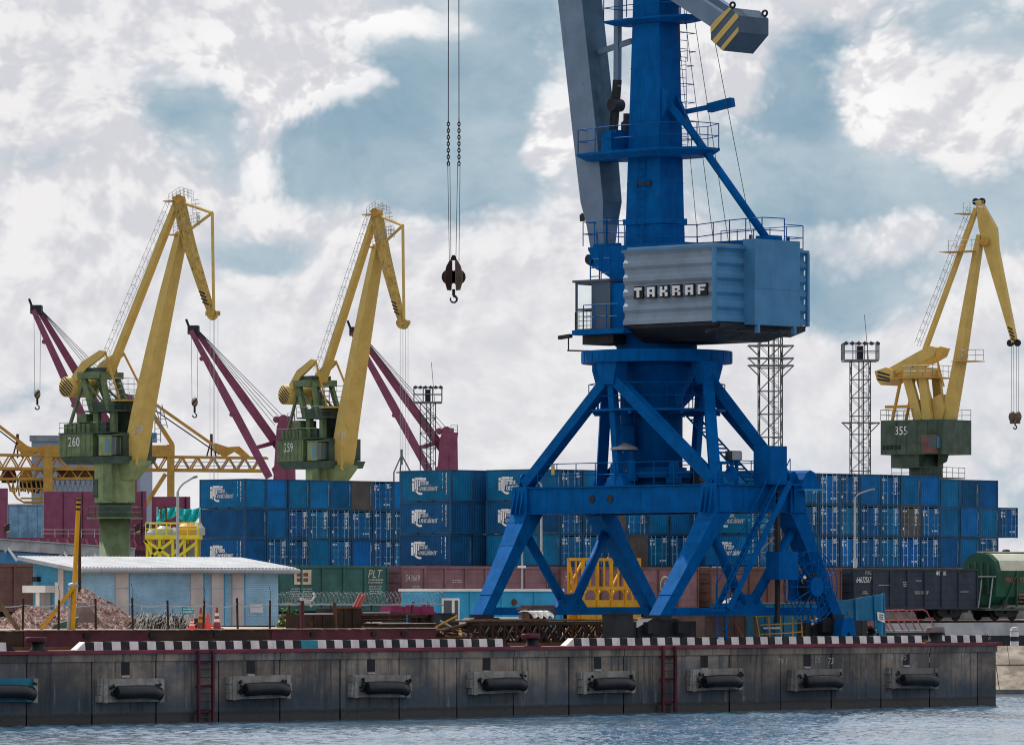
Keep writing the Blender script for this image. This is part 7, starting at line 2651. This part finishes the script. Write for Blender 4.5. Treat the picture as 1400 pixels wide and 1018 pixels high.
# magenta machine housings
for q, (u0, u1) in enumerate(((534, 552), (554, 574.5), (577, 595))):
    d = 8.0
    a, b = quay_t(u0, d), quay_t(u1, d)
    e_ = thing('machine_housing', 'magenta machine housing, %s of the three from left' % ORD[q], 'machine housing', on_quay(a, d, YZ + .52), TH, 'magenta machine housings on the plates')
    w = b - a
    MB().hexa([(0, 0, 0), (w, 0, 0), (w, .7, 0), (0, .7, 0), (.05, .05, .36), (w - .05, .05, .36), (w - .05, .65, .36), (.05, .65, .36)]).build('housing', 'magenta', e_)
    MB().tube((w * .5, .3, .36), (w * .5, .3, .47), .09, 10).build('cap', 'magenta', e_)
    MB().tube((w * .85, .3, .33), (w * .85, .3, .56), .06, 8).build('stub', 'magenta', e_)
    MB().box((-.02, -.03, .05), (w + .02, .0, .12)).build('flange', 'magenta', e_)
    MB().box((.05, .1, -.50), (.15, .6, 0)).build('support', 'rust_dark', e_)
    MB().box((w - .15, .1, -.50), (w - .05, .6, 0)).build('support', 'rust_dark', e_)
# heap of mixed rusty scrap near the bogie
random.seed(31)
SCR = {}
for q in range(26):
    u = random.uniform(585, 640)
    d = random.uniform(6.5, 8.5)
    z = .25 + .75 * random.random() * (1 - abs(u - 608) / 40)
    p = qloc(u, d, z)
    dv = V3((random.uniform(-1, 1), random.uniform(-1, 1), random.uniform(-.25, .25))).normalized() * random.uniform(.5, 1.1)
    m = random.choice(['rust', 'rust', 'plank', 'ochre', 'wine', 'galv'])
    bar = MB()
    if q % 2:
        bar.tube(-dv, dv, .05, 6)
    else:
        bar.beam(-dv, dv, .14, .07)
    o = bar.build('scrap_bar', m)
    o.location = p
    SCR[q] = (o, m, z, u)
NAMES = {'rust': 'orange rusty', 'plank': 'brown', 'ochre': 'ochre', 'wine': 'wine red', 'galv': 'pale grey'}
ordered = sorted(SCR.values(), key=lambda s: s[3])
cnt = {}
for o, m, z, u in ordered:
    shape = 'round' if len(o.data.vertices) > 8 else 'flat'
    key = (m, shape)
    cnt[key] = cnt.get(key, 0) + 1
    tag(o, '%s %s scrap bar, %s of its kind from left in the scrap pile' % (NAMES[m], shape, ORD[cnt[key] - 1]), 'scrap bar', 'rusty scrap bars left of the crane leg')
sk = thing('scrap_skid', 'flat rusty skid under the pile of scrap bars', 'skid', on_quay(quay_t(598, 6.4), 6.4), TH)
for q in range(4):
    MB().box((q * .55, 0, .0), (q * .55 + .2, 2.4, .26)).build('runner', 'rust_dark', sk)
MB().box((-.2, 0, .262), (2.3, 2.4, .33)).build('deck', 'rust', sk)

# open lattice frames stacked under the crane ------------------------------------------------
random.seed(5)


def lattice(u0, u1, d, z0, h, label, n, seed):
    rnd = random.Random(seed)
    a, b = quay_t(u0, d), quay_t(u1, d)
    t = thing('lattice_beam', label, 'lattice beam', on_quay(a, d, z0), TH, 'rusty lattice beams under the crane')
    L = b - a
    for y in (0, .7):
        for z in (.05, h - .05):
            MB().beam((0, y, z), (L, y, z), .10, .10).build('chord', 'rust_dark', t)
        for i in range(n):
            x0, x1 = L * i / n, L * (i + 1) / n
            MB().beam((x0, y, .06), (x1, y, h - .06), .06, .06).build('diagonal', 'rust_dark', t)
            MB().beam((x1, y, .06), (x0, y, h - .06), .06, .06).build('diagonal', 'rust_dark', t)
            MB().beam((x0 + .05, y, .06), (x0 + .05, y, h - .06), .07, .07, X_).build('upright', 'rust_dark', t)
    for i in range(n + 1):
        x = L * i / n
        MB().beam((x, 0, h - .05), (x, .7, h - .05), .06, .06).build('crosspiece', 'rust_dark', t)


lattice(655, 752, 4.6, .02, .92, 'dark lattice beam on the ground left of the middle bollard', 6, 1)
lattice(690, 800, 5.8, .02, .95, 'dark lattice beam lying behind the middle bollard', 6, 2)
lattice(745, 852, 4.8, .02, .92, 'dark lattice beam on the ground right of the middle bollard', 6, 3)
lattice(770, 870, 6.6, .02, .95, 'dark lattice beam furthest back beneath the tie beam', 5, 4)
for q, (u0, u1, d) in enumerate(((628, 745, 5.0), (700, 872, 5.9), (655, 800, 7.4))):
    a, b = quay_t(u0, d), quay_t(u1, d)
    tag(MB().box((a, d, .985 + q * .01), (b, d + .55, 1.06 + q * .01), o=Q0, ax=E, ay=N).build('deck_plank', 'rust' if q != 1 else 'plank'), 'long rusty plank laid on the lattice beams, %s from the front' % ORD[q], 'plank', 'planks on the lattice beams')
tb_ = thing('tarpaulin_bundle', 'pale tarpaulin draped over the planks beside the left leg', 'tarpaulin', qloc(733, 7.6, 1.08), TH)
mb = MB()
nu, nv = 16, 6
for i in range(nu + 1):
    for j in range(nv + 1):
        x = -.62 + 1.3 * i / nu
        f = j / nv
        z = .34 + .025 * math.sin(i * 1.7) - .75 * max(0, .35 - f) * (1.0 + .25 * math.sin(i * 1.4)) - .4 * max(0, f - .8)
        mb.v.append((x + .05 * math.sin(j * 2.), -.45 + .9 * f + .05 * math.sin(i * 1.7), max(0.0, z)))
for i in range(nu):
    for j in range(nv):
        a = i * (nv + 1) + j
        mb.f.append((a, a + nv + 1, a + nv + 2, a + 1))
        mb.k.append(0)
mb.build('sheet', 'cloth', tb_)
MB().box((-.5, -.1, 0), (.55, .38, .30)).build('load', 'plank', tb_)
for q in range(5):
    z = 1.1 + .12 * q
    d = 9.3
    a, b = quay_t(724 + random.uniform(-3, 3), d), quay_t(757 + random.uniform(-2, 4), d)
    tag(MB().box((a, d, z), (b, d + .7, z + .085), o=Q0, ax=E, ay=N).build('timber_baulk', 'plank'), 'brown timber baulk, %s from the bottom behind the tarpaulin' % ORD[q], 'timber', 'timber baulks behind the tarpaulin')
for q in range(2):
    tag(MB().box((quay_t(724 + q * 20, 9.4), 9.4, 0), (quay_t(724 + q * 20, 9.4) + .25, 9.9, 1.09), o=Q0, ax=E, ay=N).build('trestle', 'rust_dark'), ('left' if q == 0 else 'right') + ' dark trestle leg carrying the timber baulks', 'trestle')

# light blue site cabin
cd = 31.0
c0, c1 = quay_t(595, cd), quay_t(768, cd)
cbn = thing('site_cabin', 'bright blue site cabin with a white roof edge and white framed window', 'cabin', on_quay(c0, cd), TH)
L = c1 - c0
MB().box((0, 0, .3), (L, 2.4, 2.28)).build('wall', 'cabin', cbn)
MB().box((-.08, -.1, 2.28), (L + .08, 2.5, 2.40)).build('roof', 'white', cbn)
MB().box((-.02, -.04, .12), (L, 2.44, .3)).build('base_rail', 'dark', cbn)
for f in (0.0, .27, .52, .78, 1.0):
    MB().box((L * f - .05, -.05, .3), (L * f + .05, -.001, 2.28)).build('batten', 'cabin', cbn)
for a, w in ((.40, .72), (1.12, .42)):
    wo_ = MB().box((a, -.06, .85), (a + w, -.005, 1.95)).build('window', 'white', cbn)
    MB().box((a + .1, -.075, .95), (a + w - .1, -.061, 1.85)).build('pane', 'glass', wo_)
MB().box((3.0, -.06, .3), (3.85, -.005, 2.1)).build('door', 'cabin', cbn)
MB().box((L * .30, -.5, .95), (L * .62, -.06, 1.05)).build('shelf', 'white', cbn)
MB().lathe([(0, 0), (.16, 0), (.16, .05), (0, .05)], V3((5.2, -.02, 1.75)), 14, ax=X_, ay=Z, az=-Y_).build('vent', 'rust', cbn)

# yellow lattice cage standing behind the crane
cd = 34.0
a, b = quay_t(797, cd), quay_t(874, cd)
cg = thing('steel_cage', 'bright yellow steel cage with arched bays behind the portal', 'steel cage', on_quay(a, cd), TH)
L, H = b - a, 3.95
for y in (0, 1.0):
    n = 4
    for i in range(n + 1):
        x = L * i / n
        MB().beam((x, y, 0), (x, y, H), .13, .13, X_).build('post', 'yellow_bright', cg)
        if i < n:
            x1 = L * (i + 1) / n
            if i != 1:
                MB().beam((x, y, H - .07), (x1, y, H - .07), .14, .14).build('top_rail', 'yellow_bright', cg)
            MB().box((x + .07, y - .03, .15), (x1 - .07, y + .03, 1.85)).build('plate', 'yellow_bright', cg)
            MB().beam((x, y, 2.45), (x1, y, 2.45), .09, .16).build('mid_rail', 'yellow_bright', cg)
            ar = MB()
            for q in range(6):
                p, r2 = R(180 * q / 6), R(180 * (q + 1) / 6)
                w = (x1 - x) / 2
                ar.beam(((x + x1) / 2 + w * math.cos(p), y, 1.86 + .55 * math.sin(p)), ((x + x1) / 2 + w * math.cos(r2), y, 1.86 + .55 * math.sin(r2)), .08, .08)
            ar.build('arch', 'yellow_bright', cg)
            if i in (0, 3):
                MB().beam((x, y, 2.45), (x1, y, H - .1), .09, .09).beam((x, y, 1.9), (x1, y, .3), .08, .08).build('diagonal', 'yellow_bright', cg)
            MB().beam(((x + x1) / 2, y, 2.5), ((x + x1) / 2, y, H - .1), .07, .07, X_).build('bar', 'yellow_bright', cg)
for x in (0, L):
    MB().beam((x, 0, H - .07), (x, 1.0, H - .07), .13, .13).build('top_rail', 'yellow_bright', cg)
    MB().beam((x, 0, .15), (x, 1.0, H - .2), .10, .10).build('diagonal', 'yellow_bright', cg)
MB().box((0, 0, .02), (L, 1.0, .10)).build('floor', 'yellow_bright', cg)
# thin grey signal post
sp_ = thing('signal_post', 'thin pale post with a crossbar seen inside the left portal leg', 'post', qloc(714, 44), TH)
MB().tube((0, 0, 0), (0, 0, 4.6), .045, 8).build('post', 'galv', sp_)
MB().box((-.28, -.05, 3.5), (.22, .05, 3.62)).build('crossbar', 'white', sp_)

# brown wall blocks and the teal box on the quay behind the railing -----------------
cd = 4.0


def plain_box(u0, u1, d, z1, depth, mat, label, name, cat, ribs=6):
    a, b = quay_t(u0, d), quay_t(u1, d)
    t = thing(name, label, cat, on_quay(a, d), TH)
    L = b - a
    MB().box((0, 0, .06), (L, depth, z1)).build('body', mat, t)
    MB().box((-.03, -.03, z1), (L + .03, depth + .03, z1 + .05)).build('top_edge', mat, t)
    for i in range(ribs + 1):
        x = L * i / ribs
        MB().box((x - .03, -.035, .06), (x + .03, -.001, z1 - .002)).build('rib', mat, t)
    MB().box((.1, .1, 0), (L - .1, depth - .1, .06)).build('skid', 'dark', t)
    return t


plain_box(963, 1019, 3.9, 1.18, 2.2, 'wall_brown', 'plain brown grey steel box beside the foot of the stair', 'steel_box', 'steel box', 4)
tbx = plain_box(1021, 1134, 4.6, 1.70, 2.2, 'teal_box', 'dirty teal blue container behind the orange railing', 'shipping_container', 'container', 9)
mb = MB()
for x in (1.0, 1.5, 3.6):
    mb.box((x, -.045, .62), (x + .55, -.037, .70))
mb.build('marking', 'decal', tbx)
wb = tag(MB().lathe([(0, 0), (.42, .03), (.48, .18), (.32, .38), (0, .46)], n=14).build('white_sack', 'cloth'), 'white sack lying on the stacked boards by the stair', 'sack')
wb.location = qloc(1001, 9, 1.52)
for q in range(5):
    d = 8.6
    a, b = quay_t(986 + random.uniform(-2, 2), d), quay_t(1016 + random.uniform(-2, 3), d)
    tag(MB().box((a, d, 1.0 + q * .1), (b, d + .9, 1.0 + q * .1 + .07), o=Q0, ax=E, ay=N).build('board', random.choice(['cloth', 'timber', 'wagon_brown'])), 'pale board under the white sack, %s from the bottom' % ORD[q], 'board', 'pale boards under the white sack')
tag(MB().box((quay_t(986, 8.7), 8.7, 0), (quay_t(1014, 8.7), 9.4, .99), o=Q0, ax=E, ay=N).build('plinth', 'concrete_dark'), 'concrete plinth below the pale boards and sack', 'plinth')
rod = tag(MB().path([qloc(1004, 3.4, .95), qloc(1016, 3.3, .25), qloc(1013, 3.3, .12), qloc(1018, 3.3, .10)], .035, 6).build('bent_rod', 'pink_red'), 'bent faded red rod leaning on the brown steel box', 'rod')

# orange tubular railing section leaning by the kerb
rl_ = thing('railing_section', 'loose ochre tubular railing standing on the quay by the reel', 'railing', on_quay(quay_t(1032, 1.6), 1.6), TH)
Lr = quay_t(1117, 1.6) - quay_t(1032, 1.6)
top = [(0, 0, 1.18), (Lr * .88, 0, 1.36), (Lr * .97, 0, 1.2), (Lr * .93, 0, .05)]
MB().path([V3(p) for p in top], .035, 6).build('top_tube', 'ochre', rl_)
for zz in (.82, .42):
    MB().path([V3((.35, 0, zz)), V3((Lr * .6, 0, zz + .06)), V3((Lr * .92, 0, zz + .14))], .025, 6).build('mid_tube', 'ochre', rl_)
for f, ln in ((.02, .3), (.22, .1), (.40, .12), (.60, .06), (.74, .12), (.80, -.05), (.88, .2)):
    x = Lr * f
    MB().tube((x, 0, 1.19 + .18 * f), (x + ln, 0, .03), .03, 6).build('upright', 'ochre', rl_)
MB().beam((.08, .1, 1.15), (.28, .1, .0), .14, .10).build('plank_leg', 'plank', rl_)

# bent blue steel screen with a white notice
bs_ = thing('steel_screen', 'bent blue steel screen with a white notice right of the crane', 'screen', on_quay(quay_t(1141, 3.2), 3.2), TH)
s0_ = quay_t(1141, 3.2)
xs = [quay_t(u, 3.2) - s0_ for u in (1141, 1160, 1170, 1181, 1197, 1203, 1211)]
ys = [.35, .20, .0, .18, .05, -.1, .1]
zs = [1.85, 1.88, 1.93, 2.0, 2.08, 2.13, 2.18]
z0s = [.05, .05, .03, .9, .95, .03, .03]
for i in range(6):
    MB().hexa([(xs[i], ys[i], z0s[i]), (xs[i + 1], ys[i + 1], z0s[i + 1] if i != 2 else .9), (xs[i + 1], ys[i + 1] + .05, z0s[i + 1]), (xs[i], ys[i] + .05, z0s[i]),
               (xs[i], ys[i], zs[i]), (xs[i + 1], ys[i + 1], zs[i + 1]), (xs[i + 1], ys[i + 1] + .05, zs[i + 1]), (xs[i], ys[i] + .05, zs[i])]).build('panel', 'bent', bs_)
for i in (2, 4, 6):
    MB().beam((xs[i], ys[i] - .05, .05), (xs[i] - .08, ys[i] - .05, zs[i] + .03), .07, .08, X_).build('stiffener', 'bent', bs_)
MB().box((xs[2] + .1, .9, .05), (xs[5], 1.4, 1.55)).build('back_plate', 'rust_dark', bs_)
nt = MB().hexa([(xs[4] + .02, -.12, 1.0), (xs[5] + .14, -.16, .88), (xs[5] + .14, -.14, .88), (xs[4] + .02, -.10, 1.0), (xs[4] - .02, -.12, 1.36), (xs[5] + .10, -.16, 1.30), (xs[5] + .10, -.14, 1.30), (xs[4] - .02, -.10, 1.36)]).build('notice', 'white', bs_)
mb = MB()
for r in range(3):
    for c in range(3):
        mb.box((xs[4] + .08 + c * .09, -.175, 1.22 - r * .09 - c * .012), (xs[4] + .14 + c * .09, -.165, 1.26 - r * .09 - c * .012))
mb.build('lettering', 'black', nt)
mb = MB()
put_text(mb, 'SC', V3((xs[1] + .05, ys[1] - .1, 1.05)), X_, Z, .5)
mb.build('lettering', 'tower', bs_)
# ribbed hose coil, yellow hazard block
hz = thing('hazard_block', 'small yellow block with black stripes at the foot of the screen', 'block', qloc(1183, 2.0), TH)
MB().box((0, 0, 0), (.42, .35, .28)).build('body', 'yellow_bright', hz)
for q in range(3):
    MB().beam((.48 + q * .17, .1, 0), (.36 + q * .17, .1, .30), .05, .08, Y_).build('stripe', 'yellow_bright' if q != 1 else 'black', hz)
    MB().beam((.55 + q * .17, .12, 0), (.43 + q * .17, .12, .30), .05, .08, Y_).build('stripe', 'black', hz)
hs = MB()
h0_ = qloc(1190, 2.6)
for q in range(40):
    a = q * .5
    hs.tube(h0_ + E * .28 * math.cos(a) + Z * (.42 + .28 * math.sin(a)) + N * q * .008, h0_ + E * .28 * math.cos(a + .5) + Z * (.42 + .28 * math.sin(a + .5)) + N * (q + 1) * .008, .06, 6)
tag(hs.build('hose_coil', 'black'), 'black hose coil leaning on the bent screen', 'hose')

# flat trailer with slanted red rails
td = 4.6
t0 = quay_t(1213, td)
Lt = quay_t(1292, td) - t0
tr_ = thing('gangway', 'flat grey gangway on trestles with slanted red handrails', 'gangway', on_quay(t0, td), TH)
MB().box((0, 0, .42), (Lt, 1.2, .52)).build('deck', 'grey', tr_)
MB().beam((0, .05, .34), (Lt, .05, .34), .10, .14).build('side_beam', 'dark', tr_)
MB().beam((0, 1.15, .34), (Lt, 1.15, .34), .10, .14).build('side_beam', 'dark', tr_)
for i in range(4):
    x = Lt * .06 + Lt * .23 * i
    MB().beam((x, .1, .02), (x + Lt * .1, .1, .33), .05, .05).beam((x + Lt * .1, .1, .33), (x + Lt * .2, .1, .02), .05, .05).build('trestle', 'dark', tr_)
rr_ = .03
for y, dz in ((0.0, 0), (1.2, .0)):
    MB().path([V3((-.35, y, 1.40 + dz)), V3((Lt * .62, y, 1.44 + dz)), V3((Lt * .68, y, 1.36 + dz)), V3((Lt * .85, y, .5))], rr_, 6).build('handrail', 'pink_red', tr_)
    MB().path([V3((-.2, y, .98)), V3((Lt * .74, y, 1.0))], rr_ * .8, 6).build('mid_rail', 'pink_red', tr_)
    for f in (-.08, .18, .42):
        MB().tube((Lt * f, y, 1.40), (Lt * (f + .2), y, .50), rr_, 6).build('rail_post', 'pink_red', tr_)
MB().box((.3, 1.6, .6), (1.5, 1.9, 1.0)).build('back_frame', 'pink_red', tr_)
MB().box((.3, 2.6, .0), (2.0, 3.0, .78)).build('counter_block', 'concrete', tr_)

# concrete barrier blocks
for q, (u0, u1, d, z1, lab) in enumerate(((1283, 1383, 14.5, .62, 'long pale concrete block behind the right bollard'), (1391, 1440, 14.5, .60, 'short concrete block cut by the right picture edge'), (1212, 1276, 15.5, .60, 'pale concrete block behind the red railed gangway'))):
    a, b = quay_t(u0, d), quay_t(u1, d)
    o_b = on_quay(a, d)
    bt = thing('concrete_block', lab, 'concrete block', o_b, TH)
    MB().hexa([(0, 0, .15), (b - a, 0, .15), (b - a, .6, .15), (0, .6, .15), (0, .08, .15 + z1), (b - a, .08, .15 + z1), (b - a, .5, .15 + z1), (0, .5, .15 + z1)]).build('body', 'concrete', bt)
    MB().box((-.02, -.03, -.35), (b - a + .02, .63, .148)).build('plinth', 'black', bt)
bp_ = qloc(1387, 6.0, -.25)
bps = thing('marker_post', 'short black and white banded marker post at the right', 'post', bp_)
for q in range(3):
    MB().lathe([(0, q * .22), (.2, q * .22), (.2, q * .22 + .22), (0, q * .22 + .22)], n=14).build('band', 'kerb_white' if q % 2 == 0 else 'kerb_black', bps)
MB().lathe([(.2, .661), (.22, .70), (.15, .86), (0, .9)], n=14).build('head', 'pilaster', bps)
# weeds on the quay edge
for q, (u, h) in enumerate(((1308, .30), (1320, .28), (1330, .24), (1350, .42))):
    wd = thing('weed', 'small yellow green weed on the kerb, %s from left' % ORD[q], 'weed', qloc(u, .95), R(40 * q), 'weeds growing on the quay edge')
    lf = MB()
    for a in range(26):
        b = random.uniform(0, 6.28)
        z = random.uniform(.1, 1) * h
        c = V3((math.cos(b) * .14 * random.random() * 1.4, math.sin(b) * .14, z))
        d1 = V3((math.cos(b), math.sin(b), random.uniform(0, .8))).normalized() * .06
        d2 = V3((-math.sin(b), math.cos(b), .2)) * .03
        lf.add([c - d1, c + d2, c + d1, c - d2], [(0, 1, 2, 3)])
    kind(lf.build('foliage', 'leaf', wd), 'stuff')
    MB().tube((0, 0, 0), (.02, 0, h), .008, 4).build('stem', 'leaf', wd)
gr = thing('grass_tuft', 'bright grass tuft under the red railed gangway', 'grass', qloc(1228, 4.4), 0)
lf = MB()
for a in range(140):
    x, y = random.uniform(-.45, .45), random.uniform(-.3, .3)
    l = random.uniform(.12, .34)
    dx = random.uniform(-.08, .08)
    lf.add([(x - .012, y, 0), (x + .012, y, 0), (x + dx, y + random.uniform(-.05, .05), l)], [(0, 1, 2)])
kind(lf.build('blade', 'leaf', gr), 'stuff')
